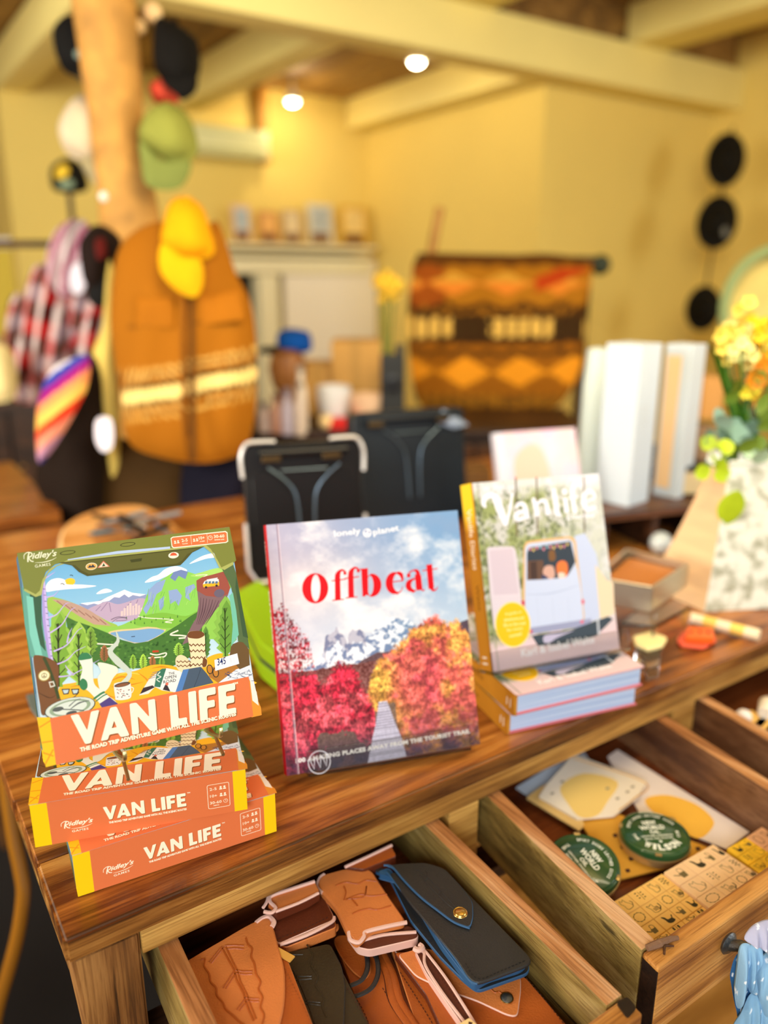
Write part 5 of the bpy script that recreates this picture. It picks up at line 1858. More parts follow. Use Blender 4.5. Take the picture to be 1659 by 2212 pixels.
def arc_text(A, body, cx, cy, r, h, a_mid, span, col, inside=False, bold=.03):
    """text bent round a circle, letter by letter"""
    n = len(body)
    for i, ch in enumerate(body):
        if ch == ' ':
            continue
        a = a_mid + (span / 2 - span * (i + .5) / n) * (-1 if inside else 1)
        up = Vector((math.cos(a), math.sin(a))) * (-1 if inside else 1)
        rt_ = Vector((up.y, -up.x))
        c = Vector((cx, cy)) + Vector((math.cos(a), math.sin(a))) * r
        w = abs(span) * r / n * .8 * (.5 if ch == 'I' else 1)
        A.text(ch, c - rt_ * w / 2, c + rt_ * w / 2, h, col, bold, upv=up)


def tin_art(r):
    A = Art()
    W_ = (236, 240, 224)
    arc_text(A, 'SPORT SHOES LEATHER GOODS', 0, 0, r * .74, r * .10, PI / 2, 2.4, W_)
    A.text('NEW', (-r * .22, r * .36), (r * .22, r * .36), r * .18, W_, .04)
    A.text('WORLD', (-r * .40, r * .12), (r * .40, r * .12), r * .20, W_, .04)
    A.text('OIL', (-r * .16, -r * .06), (r * .16, -r * .06), r * .14, W_, .04)
    A.text('LEATHER DRESSING', (-r * .5, -r * .19), (r * .5, -r * .19), r * .07, W_, .03)
    A.text('SINCE 1920 TRUSTED', (-r * .46, -r * .32), (r * .46, -r * .32), r * .07, W_, .03)
    arc_text(A, 'WILSON', 0, 0, r * .82, r * .27, -PI / 2, 1.7, W_, True, .06)
    arc_text(A, 'THE', 0, 0, r * .74, r * .10, -PI / 2 - 1.35, .45, W_, True)
    arc_text(A, 'CO.', 0, 0, r * .74, r * .10, -PI / 2 + 1.35, .45, W_, True)
    A.ell((0, -r * .42), r * .05, r * .05, W_)
    return A


tinst = {}


def tin(M, label):
    t = thing('polish_tin', label, 'tin', M, 'green lidded polish tins')
    r = .0440
    MB().lathe([(0, 0), (r * .90, 0), (r * .95, .002), (r * .955, .008), (r, .010), (r * 1.01, .0115), (r, .013), (0, .013)], M_TINB, 56).build('base', t, True)
    MB().lathe([(0, .0215), (r * .86, .0215), (r * .89, .0205), (r * .92, .0212), (r * .965, .020), (r * .98, .017), (r * .98, .0135), (r * .9, .0132)], M_TINL, 56).build('lid', t, True)
    for a in (.6, 2.7, 4.4):
        MB().box((-.004, -.002, -.001), (.004, .002, .001), M_TINB, TR(math.cos(a) * r * .95, math.sin(a) * r * .95, .0208, a + PI / 2), bev=.0006).build('lid_dimple', t, True)
    if 'a' in tinst:
        Art().build('lid_print', t, TR(0, 0, .02155), me=tinst['a'])
    else:
        tinst['a'] = tin_art(r * .93).build('lid_print', t, TR(0, 0, .02155)).data


p = at(*Z7(985, 590), .70)
tin(Matrix.Translation((p.x, p.y, .6755)) @ Matrix.Rotation(-YAW + .10, 4, 'Z'), 'green lidded tin lying face up on the mustard card')
p = at(*Z7(555, 775), .70)
tin(Matrix.Translation((p.x, p.y, .681)) @ Matrix.Rotation(-YAW - 1.15, 4, 'Z') @ Matrix.Rotation(.16, 4, 'Y') @ Matrix.Rotation(.10, 4, 'X'), 'green lidded tin tilted against the left side of the drawer')

M_BLOCK = mat('maple_block', (244, 196, 106), .6, var=.07, vscale=30)
M_BLOCK2 = mat('pale_maple_block', (240, 200, 148), .6, var=.07, vscale=30)
M_YBLK = mat('yellow_block', (240, 190, 40), .6, var=.2, vscale=60)
INK = (52, 46, 30)


def stamp_set(label, corners, cols, rows, z, h, m, seed, art=True, conv=ZB):
    C = [at(*conv(*c), z) for c in corners]                 # P00, P10, P11, P01
    o = sum(C, Vector()) / 4
    t = thing('rubber_stamp_set', label, 'stamps', Matrix.Translation((o.x, o.y, z - h)), 'sets of wooden rubber stamps')
    q = bil([(c.x - o.x, c.y - o.y) for c in C])
    A = Art()
    r = random.Random(seed)
    us = [sum(cols[:i]) / sum(cols) for i in range(len(cols) + 1)]
    vs_ = [sum(rows[:i]) / sum(rows) for i in range(len(rows) + 1)]
    for i in range(len(cols)):
        for j in range(len(rows)):
            P = [q(us[i], vs_[j]), q(us[i + 1], vs_[j]), q(us[i + 1], vs_[j + 1]), q(us[i], vs_[j + 1])]
            MB().prism(inset(P if (Vector(P[1]) - Vector(P[0])).cross(Vector(P[2]) - Vector(P[0])) > 0 else P[::-1], .0003), 0, h, m, bev=.0005).build('stamp_block', t)
            if not art:
                continue
            L = lambda a, b: q(us[i] + (us[i + 1] - us[i]) * (.5 + a * .36), vs_[j] + (vs_[j + 1] - vs_[j]) * (.5 + b * .36))
            w = .0006
            kind = (i * 3 + j * 2 + seed) % 6
            if kind == 0:      # sitting cat in outline
                A.stroke([L(-.5, -.9), L(-.2, -.6), L(.1, -.9), L(.2, -.3), L(.6, .2), L(.7, .8), L(-.3, .9), L(-.4, .1), L(-.6, -.3)], w, INK, True, 4, True)
                A.stroke([L(.7, .7), L(1, .2), L(.8, -.2)], w * 1.5, INK)
            elif kind == 1:    # solid animal
                A.blob([L(-.5, -.9), L(-.1, -.6), L(.1, .0), L(.7, .1), L(.9, .7), L(.3, .9), L(-.2, .6), L(-.3, -.2)], INK)
                A.stroke([L(.7, .2), L(1, -.4)], w * 2, INK)
            elif kind == 2:    # wreath
                A.stroke([L(math.cos(a) * .8, math.sin(a) * .8) for a in [k * PI / 6 for k in range(12)]], w, INK, True, 3, True)
                for k in range(10):
                    a = k * PI / 5
                    A.ell(L(math.cos(a) * .82, math.sin(a) * .82), .0009, .0006, INK, 8)
            elif kind == 3:    # little plant
                A.stroke([L(0, .9), L(.05, 0), L(0, -.8)], w, INK)
                for k in range(6):
                    A.ell(L((-.4, .4)[k % 2], -.7 + k * .24), .0014, .0008, INK, 8)
            elif kind == 4:    # watering can
                A.poly([L(-.3, -.1), L(.6, -.1), L(.5, .8), L(-.2, .8)], (110, 96, 60))
                A.stroke([L(-.3, .3), L(-.9, -.2)], w * 2, INK)
                A.stroke([L(-.1, -.1), L(0, -.8), L(.5, -.6), L(.5, -.1)], w, INK)
            else:              # tabby
                A.stroke([L(-.8, -.8), L(-.4, -.6), L(0, -.8), L(.1, -.1), L(.5, 0), L(.6, .8), L(-.4, .8), L(-.5, 0)], w, INK, True, 3, True)
                for k in range(4):
                    A.stroke([L(-.2 + k * .2, .0), L(-.1 + k * .2, .6)], w * 1.3, INK)
                A.stroke([L(.5, .7), L(.9, .3), L(.9, -.4)], w * 2, INK)
    if art:
        A.build('stamp_print', t, TR(0, 0, h + 2e-5))
    return t


stamp_set('set of wooden cat stamps nearest the drawer corner', [(100, 780), (600, 490), (1060, 860), (545, 1215)], [28, 29, 23, 20], [30, 28, 26, 10], .694, .022, M_BLOCK, 0)
stamp_set('set of wooden plant and wreath stamps beside the cat stamps', [(618, 478), (1110, 198), (1600, 520), (1085, 850)], [34, 30, 20, 16], [36, 34, 28], .698, .024, M_BLOCK2, 4)
stamp_set('yellow printed stamp set past the plant stamps', [(1250, 240), (1440, 130), (1800, 360), (1580, 500)], [1, 1], [1, 1, 1], .696, .022, M_YBLK, 1, True)
stamp_set('pinkish brown stamp set farthest along the drawer', [(1440, 125), (1600, 25), (1950, 260), (1800, 355)], [1, 1], [1, 1], .698, .024, mat('rose_block', (214, 160, 116), .6, var=.1), 2, True)

# ------------------------------------------------------------------ third drawer
f = Flat('wooden_tile_tray', 'pale wooden tiles lying in the far drawer', 'tiles', .705, (1640, 1560), ID)
for k in range(3):
    f.slab('tile', [(1598 + k * 26, 1556 + k * 10), (1622 + k * 26, 1532 + k * 10), (1660 + k * 26, 1556 + k * 10), (1634 + k * 26, 1584 + k * 10)], 0, .012, M_BLOCK, r=.002)
t = thing('white_ball', 'white ball resting at the edge of the far drawer', 'ball', Matrix.Translation(at(1606, 1549, .722)))
MB().ball((0, 0, 0), .0125, mat('chalk_white', (238, 228, 220), .6), 18).build('ball', t, True)
t = thing('cotton_roll', 'cream cotton roll lying behind the white ball', 'roll', Matrix.Translation(at(1655, 1530, .725)) @ Matrix.Rotation(.5, 4, 'Z'))
MB().lathe([(0, -.02), (.010, -.02), (.012, -.017), (.012, .017), (.010, .02), (0, .02)], M_CREAM, 18, Matrix.Rotation(PI / 2, 4, 'Y')).build('roll', t, True)

# ------------------------------------------------------------------ blue bandana on the drawer pull
def band_cf(x, y):
    s = .8 + .6 * math.sin(x * .03 + y * .02)
    base = (124, 168, 206) if y > 2040 else (166, 170, 200)
    k = max(-1, min(1, s)) * .5 + .5
    c = tuple(lerp(a, b, k) for a, b in zip((84, 136, 184), base))
    if (int(x * .35 + y * .11) % 7 == 0) and (int(y / 9) % 4 == 0) and y > 2040:
        return (232, 240, 246)
    return c


bt_ = thing('bandana', 'pale blue printed bandana knotted through the iron drawer pull', 'bandana', Matrix.Translation(CAM + ray(1640, 2060) * .78))
bpy.context.view_layer.update()


def dash_cf(base):
    def f(x, y):
        if (int(x * .3 + y * .1) % 6 == 0) and (int(y / 7) % 5 == 0):
            return (226, 236, 244)
        return base
    return f


rl = lambda x, y: .0022 * math.sin(x * .35 + y * .03)
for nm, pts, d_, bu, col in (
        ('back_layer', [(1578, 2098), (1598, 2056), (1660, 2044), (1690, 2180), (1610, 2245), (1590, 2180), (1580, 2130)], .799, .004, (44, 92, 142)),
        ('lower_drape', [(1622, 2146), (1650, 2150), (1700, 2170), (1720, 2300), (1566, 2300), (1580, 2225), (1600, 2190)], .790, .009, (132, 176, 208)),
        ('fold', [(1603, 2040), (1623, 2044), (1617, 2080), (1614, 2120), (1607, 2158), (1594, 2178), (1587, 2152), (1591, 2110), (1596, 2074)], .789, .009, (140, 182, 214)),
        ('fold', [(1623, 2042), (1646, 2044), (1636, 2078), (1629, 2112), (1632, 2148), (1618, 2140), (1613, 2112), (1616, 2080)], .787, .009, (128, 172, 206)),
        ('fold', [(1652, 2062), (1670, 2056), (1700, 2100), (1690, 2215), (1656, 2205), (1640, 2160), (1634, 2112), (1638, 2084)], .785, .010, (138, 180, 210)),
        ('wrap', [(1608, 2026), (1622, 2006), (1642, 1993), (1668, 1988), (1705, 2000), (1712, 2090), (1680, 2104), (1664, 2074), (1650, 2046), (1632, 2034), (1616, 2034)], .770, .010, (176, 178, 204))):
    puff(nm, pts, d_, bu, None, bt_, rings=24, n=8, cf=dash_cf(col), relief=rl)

# ------------------------------------------------------------------ log slab tray with pens
def fwd(p):
    return (Vector(p) - CAM).dot(FW)


M_LOG = wood('log_slab_wood', (176, 108, 44), (222, 156, 80), (244, 196, 128), 0, .8, .5, .3, .4)
M_BARK = mat('pale_bark', (226, 190, 130), .8, bump=.8, bscale=60, var=.2, vscale=20)
lg = Flat('log_slab_tray', 'rounded pale log slab holding a heap of pens', 'tray', TABLE_Z + .001, (260, 1200), ID)
P = smoothp(lg.xy([(128, 1150), (148, 1122), (200, 1100), (262, 1088), (322, 1092), (372, 1122), (420, 1165), (440, 1210), (380, 1260), (250, 1290), (150, 1260), (126, 1200)], .06), 5)
MB().prism(P, 0, .058, M_LOG, M_BARK, bev=.008).build('slab', lg.root, True)
MB().prism(smoothp(lg.xy([(205, 1140), (260, 1108), (330, 1108), (372, 1140), (380, 1180), (300, 1205), (215, 1190)], .06), 5), .0585, .0600, wood('hollow_wood', (140, 80, 30), (190, 124, 60), (214, 156, 90), 0, .8, .5, .3, .3), bev=.0005).build('hollow', lg.root, True)
pens = [((205, 1112), (262, 1128), 'black', 0), ((215, 1150), (300, 1138), 'teal', 1), ((235, 1128), (292, 1112), 'grey', 2), ((270, 1160), (335, 1120), 'brown', 3), ((240, 1105), (330, 1145), 'black', 4), ((300, 1125), (366, 1112), 'grey', 1), ((295, 1165), (350, 1140), 'black', 5), ((332, 1130), (378, 1162), 'blue', 2), ((255, 1118), (310, 1150), 'black', 6), ((225, 1135), (280, 1150), 'brown', 3)]
PC = dict(black=(20, 22, 24), teal=(20, 110, 130), grey=(150, 156, 160), brown=(120, 84, 60), blue=(90, 130, 170))
for i, (a, b, c, l) in enumerate(pens):
    z = TABLE_Z + .066 + l * .006
    pa, pb = at(*a, z), at(*b, z)
    mid = (pa + pb) / 2
    ang = math.atan2((pb - pa).y, (pb - pa).x)
    L = .125
    t = thing('pen', '%s pen in the heap on the log slab, %s' % (c, ('its end pointing left', 'lying flat across the front', 'near the top of the heap', 'slanting up to the right', 'crossing the middle', 'at the right edge', 'lowest on the right', 'pointing down to the right', 'under the others', 'at the lower left')[i]), 'pen', Matrix.Translation(mid) @ Matrix.Rotation(ang, 4, 'Z') @ Matrix.Rotation(PI / 2, 4, 'Y'), 'pens on the log slab')
    m = mat('pen_' + c, PC[c], .3)
    MB().lathe([(0, -L / 2), (.0012, -L / 2), (.0042, -L / 2 + .012), (.0046, .02), (0, .02)], m, 12).build('barrel', t, True)
    MB().lathe([(0, .02), (.0054, .02), (.0054, L / 2 - .004), (.004, L / 2), (0, L / 2)], mat('pen_cap', (206, 206, 204), .25, .8) if i % 3 == 1 else m, 12).build('cap', t, True)
    MB().box((.0052, -.0012, .024), (.0068, .0012, L / 2 - .012), M_STEEL, bev=.0004).build('clip', t)

# ------------------------------------------------------------------ dark folding cases with silver corners
M_NAVY = mat('blue_black_case', (18, 28, 38), .45, var=.3, vscale=6)


def case(name, label, pl, pr, top, dpt, m, silver, tilt=-.13):
    bl, brt = at(*pl, TABLE_Z + .003), at(*pr, TABLE_Z + .003)
    d = fwd(bl)
    w = (pr[0] - pl[0]) / FPX * d
    ang = math.atan2((brt - bl).y, (brt - bl).x)
    w = (brt - bl).length
    h = (pl[1] - top) / FPX * d * 1.02
    M = Matrix.Translation(bl) @ Matrix.Rotation(ang, 4, 'Z') @ Matrix.Rotation(tilt, 4, 'X')
    t = thing(name, label, 'case', M)
    Mx = Matrix.Rotation(PI / 2, 4, 'X')        # outline in x,z
    MB().prism(roundp([(0, 0), (w, 0), (w, h), (0, h)], .022, 5), 0, dpt, m, M=Mx @ TR(0, 0, -dpt), bev=.003).build('shell', t, True)
    MB().prism(roundp([(.014, .014), (w - .014, .014), (w - .014, h - .05), (.014, h - .05)], .012, 4), 0, .004, m, M=Mx @ TR(0, 0, .0005), bev=.0015).build('front_panel', t, True)
    MB().tube([(.03, -.010, h - .018), (w - .03, -.010, h - .018)], .008, m, 12).build('hinge_bar', t, True)
    for x in (.052, w - .062):
        MB().box((x - .018, -.016, h - .034), (x + .018, -.003, h - .022), mat('dull_bronze', (96, 78, 50), .35, .8), bev=.002).build('hinge_plate', t)
    for s in (-1, 1):
        MB().tube(smoothp([(w / 2 + s * .07, -.008, h - .045), (w / 2 + s * .035, -.008, h - .075), (w / 2 + s * .018, -.008, h - .11), (w / 2 + s * .014, -.009, h * .25)], 4, False), .0030, mat('strut_steel', (90, 104, 116), .35, .8), 8).build('strut', t, True)
    MB().tube([(w / 2 - .045, -.008, h - .052), (w / 2 + .045, -.008, h - .052)], .0022, mat('strut_steel', (90, 104, 116), .35, .8), 8).build('cross_strut', t, True)
    if silver:
        ms = mat('silver_wire', (226, 226, 228), .35, .4)
        for x, s in ((0, 1), (w, -1)):
            MB().tube(smoothp([(x - s * .003, -.004, h - .062), (x - s * .004, -.004, h - .022), (x + s * .008, -.004, h + .002), (x + s * .034, -.004, h + .005), (x + s * .062, -.004, h + .004)], 5, False), .0068, ms, 10, flat=.6).build('corner_guard', t, True)
            MB().tube([(x - s * .003, -.004, .12), (x - s * .003, -.004, .03), (x + s * .012, -.004, .004), (x + s * .04, -.004, .003)], .0065, ms, 10, flat=.6).build('corner_guard', t, True)
    return t


case('folding_case', 'black folding case with silver corner guards standing behind the books', (542, 1262), (790, 1236), 968, .03, M_BLACK, True)
case('folding_case', 'tall blue black folding case with bronze hinges behind the travel book', (775, 1150), (1010, 1120), 900, .045, M_NAVY, False)
for k, (pts, c) in enumerate((([(1000, 905), (945, 880), (1015, 912), (1008, 920), (950, 905)], (120, 136, 160)),)):
    puff('paper_cone', [(940, 912), (952, 880), (975, 892), (1014, 918), (980, 926)], 1.9, .012, mat('grey_card', (126, 140, 162), .6), smooth=False, rings=4, label='grey folded card poking up behind the blue black case', cat='card')
# lime green case behind the boxes
lm = Flat('lime_case', 'lime green zip case with dark band lying between the boxes and the case', 'case', TABLE_Z + .002, (560, 1380), ID)
Pl = [(508, 1290), (560, 1262), (640, 1330), (660, 1420), (612, 1440), (560, 1400)]
for z0, z1, nm, m in ((0, .026, 'lower_shell', mat('lime', (150, 196, 20), .4)), (.026, .033, 'zip_band', mat('dark_band', (40, 48, 40), .5)), (.033, .060, 'upper_shell', mat('lime', (150, 196, 20), .4))):
    MB().prism(roundp(lm.xy(Pl, .05), .012, 4), z0, z1, m, bev=.003).build(nm, lm.root, True)
gr = Flat('grey_card_corner', 'dark grey card lying under the left side of the game boxes', 'card', TABLE_Z + .001, (80, 1520), ID)
gr.slab('card', [(56, 1500), (80, 1496), (130, 1560), (120, 1600), (66, 1530)], 0, .003, mat('slate_card', (96, 108, 104), .6), r=.002)

# ------------------------------------------------------------------ white gift boxes on a dark stand
st_ = at(1330, 1200, TABLE_Z)
ZS = TABLE_Z + .095
c0, c1 = at(1318, 1112, ZS), at(1500, 1092, ZS)
ang = math.atan2((c1 - c0).y, (c1 - c0).x)
Ls = (c1 - c0).length + .02
ds = thing('display_plinth', 'dark brown wooden display plinth under the tall white boxes', 'stand', Matrix.Translation((c0.x, c0.y, TABLE_Z + .001)) @ Matrix.Rotation(ang, 4, 'Z'))
MB().box((-.02, 0, .078), (Ls + .06, .22, .094), wood('plinth_wood', (60, 34, 18), (96, 58, 34), (128, 84, 54), 0, .8, .4, .3, .2), bev=.002).build('top_board', ds)
for x in (-.01, Ls * .5, Ls + .03):
    MB().box((x, .01, 0), (x + .016, .21, .078), M_DARKW, bev=.001).build('side_panel', ds)
MB().box((-.01, .2, 0), (Ls + .04, .212, .078), M_DARKW).build('back_panel', ds)
M_WBX = mat('white_box_card', (200, 212, 222), .5)
for k, (pb, tp, wpx, lab, patch) in enumerate((((1356, 1096), 752, 62, 'tall white box with faint print, left one on the plinth', False), ((1462, 1078), 752, 52, 'tall white box with peach side, right one on the plinth', True))):
    b = at(pb[0], pb[1], ZS)
    d = fwd(b)
    h = (pb[1] - tp) / FPX * d
    M = Matrix.Translation(Vector((b.x, b.y, ZS))) @ Matrix.Rotation(-YAW + .72, 4, 'Z')
    t = thing('gift_box', lab, 'box', M, 'tall white boxes on the plinth')
    wl, wr = (.084, .080) if not patch else (.062, .060)
    MB().box((0, 0, 0), (wr, wl, h), M_WBX, bev=.0015).build('body', t)
    A = Art()
    for i in range(5):
        A.stroke([(.02, h * .62 - i * .009), (.05 - (i % 3) * .007, h * .62 - i * .009)], .0016, (196, 200, 200), False)
    A.build('front_print', t, Matrix.Translation((0, -2e-4, 0)) @ Matrix.Rotation(PI / 2, 4, 'X'))
    if patch:
        MB().box((-.0016, wl * .35, .02), (-.0012, wl * .9, h * .93), mat('peach_card', (238, 200, 150), .6)).build('side_patch', t)
b = at(1268, 1090, ZS - .05)
t = thing('glass_bottle', 'slim frosted glass bottle left of the tall white boxes', 'bottle', Matrix.Translation(atd(1268, 1075, 1.98)))
MB().lathe([(0, 0), (.026, 0), (.030, .01), (.030, .28), (.026, .33), (.024, .365), (0, .37)], mat('frosted_glass', (232, 246, 242), .35, trans=.35), 24).build('body', t, True)
MB().lathe([(.0, -.09), (.05, -.09), (.05, 0), (0, 0)], M_DARKW, 20).build('base', t, True)
b = at(1402, 1086, ZS)
t = thing('crystal_vial', 'small pale blue glass vial between the two white boxes', 'bottle', Matrix.Translation((b.x + .07, b.y + .08, ZS)))
MB().lathe([(0, 0), (.012, 0), (.013, .006), (.013, .12), (.010, .155), (.010, .185), (0, .19)], mat('blue_glass', (206, 232, 240), .25, trans=.4), 18).build('body', t, True)
b = at(1500, 1084, ZS)
t = thing('framed_box', 'small black framed box with cream face beside the vase', 'box', Matrix.Translation((b.x + .03, b.y + .03, ZS)) @ Matrix.Rotation(-YAW, 4, 'Z'))
MB().box((-.035, 0, 0), (.035, .03, .07), M_BLACK, bev=.002).build('frame', t)
MB().box((-.024, -.002, .008), (.03, -.0003, .058), mat('cream_face', (214, 196, 156), .6), bev=.0005).build('face', t)
bb = at(1427, 1178, TABLE_Z + .02)
t = thing('glass_ball', 'small clear glass paperweight catching the light under the plinth', 'paperweight', Matrix.Translation((bb.x, bb.y, TABLE_Z + .026)))
MB().ball((0, 0, 0), .024, mat('pearl_glass', (226, 238, 240), .1, trans=.3, coat=.8), 24).build('ball', t, True)
# ------------------------------------------------------------------ tin tray on clear riser
rz = .048
q = [at(*p, TABLE_Z + rz) for p in ((1352, 1350), (1414, 1352), (1492, 1312), (1420, 1290))]
rs = Flat('acrylic_riser', 'low clear acrylic riser carrying the metal tray', 'stand', TABLE_Z + .0008, (1410, 1380), ID)
rp = [(1340, 1345), (1412, 1352), (1492, 1308), (1420, 1280)]
RP = roundp(rs.xy(rp, rz), .002, 2)
MB().prism(RP, rz - .005, rz, M_ACR, bev=.0006).build('top_sheet', rs.root)
xy = rs.xy(rp, rz)
for a, b_ in ((0, 3), (1, 2)):
    A_, B_ = Vector(xy[a]), Vector(xy[b_])
    dd = (B_ - A_).normalized()
    n = Vector((-dd.y, dd.x)) * .002
    MB().prism([tuple(A_ + n), tuple(A_ - n), tuple(B_ - n), tuple(B_ + n)], 0, rz - .0052, M_ACR).build('side_sheet', rs.root)
ty = Flat('metal_tray', 'open metal tray box with a brown leather patch inside', 'tray', TABLE_Z + rz + .0018, (1400, 1290), ID)
tp_ = ty.xy([(1280, 1300), (1404, 1322), (1480, 1268), (1350, 1235)], 0)
M_TRAY = mat('warm_steel', (196, 184, 158), .28, .85)
MB().prism(tp_, 0, .003, M_TRAY).build('base', ty.root)
for i in range(4):
    A_, B_ = Vector(tp_[i]), Vector(tp_[(i + 1) % 4])
    dd = (B_ - A_).normalized()
    n = Vector((-dd.y, dd.x)) * .0022
    MB().prism([tuple(A_ + n), tuple(A_ - n), tuple(B_ - n), tuple(B_ + n)], .003, .045, M_TRAY, bev=.0006).build('side_wall', ty.root)
ip = inset([tuple(p) for p in tp_] if (Vector(tp_[1]) - Vector(tp_[0])).cross(Vector(tp_[2]) - Vector(tp_[1])) > 0 else [tuple(p) for p in tp_[::-1]], .007)
lp = thing('leather_patch', 'brown leather patch lying inside the open metal tray', 'leather', ty.root.matrix_world @ TR(0, 0, 0))
MB().prism(roundp(ip, .01), .026, .032, mat('amber_leather', (176, 104, 24), .5, bump=.2, bscale=300), M_COG, bev=.001).build('patch', lp, True)
sp_ = Flat('soap_bar', 'small cream soap bar on a clear block in front of the riser', 'soap', TABLE_Z + .021, (1405, 1385), ID)
sp_.slab('bar', [(1368, 1372), (1408, 1362), (1442, 1376), (1432, 1392), (1400, 1400), (1372, 1388)], 0, .008, mat('cream_soap', (246, 228, 160), .4), r=.004, bev=.002)
cb = Flat('acrylic_block', 'small clear block with leg under the soap bar', 'stand', TABLE_Z + .0008, (1410, 1430), ID)
cb.slab('block', [(1372, 1400), (1412, 1392), (1430, 1400), (1424, 1440), (1400, 1446)], 0, .0195, M_ACR, r=.002)
op = Flat('orange_packet', 'orange plastic packet lying in front of the flower vase', 'packet', TABLE_Z + .001, (1500, 1390), ID)
op.slab('pouch', [(1462, 1380), (1475, 1362), (1540, 1362), (1548, 1382), (1520, 1398), (1470, 1392)], 0, .006, mat('coral_film', (236, 92, 60), .35), r=.003, bev=.002)
op.slab('contents', [(1480, 1372), (1484, 1352), (1540, 1356), (1544, 1376)], .0062, .020, mat('orange_card', (246, 104, 30), .4), r=.003, bev=.002)
for x in (1492, 1512, 1530):
    op.slab('printed_mark', [(x - 3, 1362), (x + 3, 1362), (x + 3, 1368), (x - 3, 1368)], .0202, .0206, M_STITCH, r=.0005, bev=.0001)
sk = Flat('wrapped_stick', 'pale yellow wrapped candle stick pointing right by the orange packet', 'candle', TABLE_Z + .012, (1570, 1350), ID)
pa, pb = at(1492, 1334, TABLE_Z + .012), at(1640, 1372, TABLE_Z + .012)
for k in range(5):
    a_, b_ = (pa.lerp(pb, k / 5) - sk.o), (pa.lerp(pb, (k + 1) / 5) - sk.o)
    MB().tube([a_, b_], .0095, mat('yellow_wrap', (250, 206, 100), .5) if k % 2 else mat('cream_wrap', (246, 226, 190), .5), 16).build('wrapped_section', sk.root, True)

# ------------------------------------------------------------------ vase of flowers
v0, v1 = at(1478, 1290, TABLE_Z), at(1522, 1326, TABLE_Z)
v2 = at(1700, 1310, TABLE_Z)
vc = at(1590, 1330, TABLE_Z)
dv = 1.56
vb = at(1575, 1318, TABLE_Z)
dv = fwd(vb)
vs_root = thing('flower_vase', 'tapered square vase with speckled white face and peach side', 'vase', Matrix.Translation((vb.x, vb.y, TABLE_Z + .001)) @ Matrix.Rotation(-YAW, 4, 'Z'))
k_ = dv / FPX
M_VW = mat('speckled_ceramic', (232, 232, 214), .4, var=.0)
_t = M_VW.node_tree
_n = _t.nodes.new('ShaderNodeTexNoise')
_n.inputs['Scale'].default_value = 38
_n.inputs['Detail'].default_value = 3
_c = _t.nodes.new('ShaderNodeTexCoord')
_r = _t.nodes.new('ShaderNodeValToRGB')
_r.color_ramp.elements[0].position, _r.color_ramp.elements[1].position = .38, .52
_r.color_ramp.elements[0].color = (*lin((166, 166, 146)), 1)
_r.color_ramp.elements[1].color = (*lin((222, 224, 212)), 1)
_t.links.new(_c.outputs['Object'], _n.inputs['Vector'])
_t.links.new(_n.outputs['Fac'], _r.inputs['Fac'])
_t.links.new(_r.outputs['Color'], _t.nodes['Principled BSDF'].inputs['Base Color'])
M_VP = mat('peach_ceramic', (232, 196, 150), .4)
hv = .262


def X(px): return (px - 1575) * k_


# bottom: A front-left corner, B right, C back-left ; top ring smaller
bot = [(X(1516), -.01), (X(1705), .01), (X(1670), .16), (X(1436), .12)]
top = [(X(1556), .035), (X(1668), .04), (X(1660), .12), (X(1562), .11)]
mv = MB()
vv = [(x, y, 0) for x, y in bot] + [(x, y, hv) for x, y in top]
n_ = 8
for i in range(4):
    j = (i + 1) % 4
    mm = M_VP if i == 3 else M_VW
    vsx, fsx = [], []
    for s in range(n_ + 1):
        t_ = s / n_
        e_ = t_ ** .8
        a_ = Vector(vv[i]).lerp(Vector(vv[i + 4]), e_)
        b_ = Vector(vv[j]).lerp(Vector(vv[j + 4]), e_)
        a_.z = b_.z = hv * t_
        vsx += [a_, b_]
        if s:
            fsx.append((2 * s - 2, 2 * s - 1, 2 * s + 1, 2 * s))
    (mv if mm is M_VW else mv).add(vsx, fsx, mm)
mv.add([vv[0], vv[1], vv[2], vv[3]], [(3, 2, 1, 0)], M_VW)
mv.build('body', vs_root)
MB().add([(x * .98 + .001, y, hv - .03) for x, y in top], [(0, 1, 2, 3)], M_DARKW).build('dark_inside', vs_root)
MB().tube([(x, y, hv) for x, y in top], .004, M_VW, 8, closed=True).build('rim', vs_root, True)
M_GRN = mat('leaf_green', (60, 110, 20), .4, var=.25, vscale=20)
M_LEAF = mat('lime_leaf', (176, 200, 30), .5, var=.2, vscale=30)
M_EUC = mat('eucalyptus_leaf', (132, 166, 148), .55, var=.2, vscale=20)
rf = random.Random(12)


def leafshape(L, w, m, bend=.2):
    mb = MB()
    vs, fs, n = [], [], 8
    for i in range(n + 1):
        t = i / n
        ww = w * math.sin(PI * min(.98, t * .94 + .03)) ** .7
        z = bend * L * t * t
        vs += [(-ww, L * t, z + ww * .25), (0, L * t, z), (ww, L * t, z + ww * .25)]
        if i:
            a = 3 * i - 3
            fs += [(a, a + 1, a + 4, a + 3), (a + 1, a + 2, a + 5, a + 4)]
    return mb.add(vs, fs, m)


def put(o, px, py, dd, parent, rx, ry, rz_):
    p = parent.matrix_world.inverted() @ (CAM + ray(px, py) * (dv + dd))
    o.matrix_local = Matrix.Translation(p) @ Matrix.Rotation(rz_, 4, 'Y') @ Matrix.Rotation(rx, 4, 'X') @ Matrix.Rotation(ry, 4, 'Z')


def plant(name, label, cat='flowers'):
    return thing(name, label, cat, vs_root.matrix_world.copy(), None)


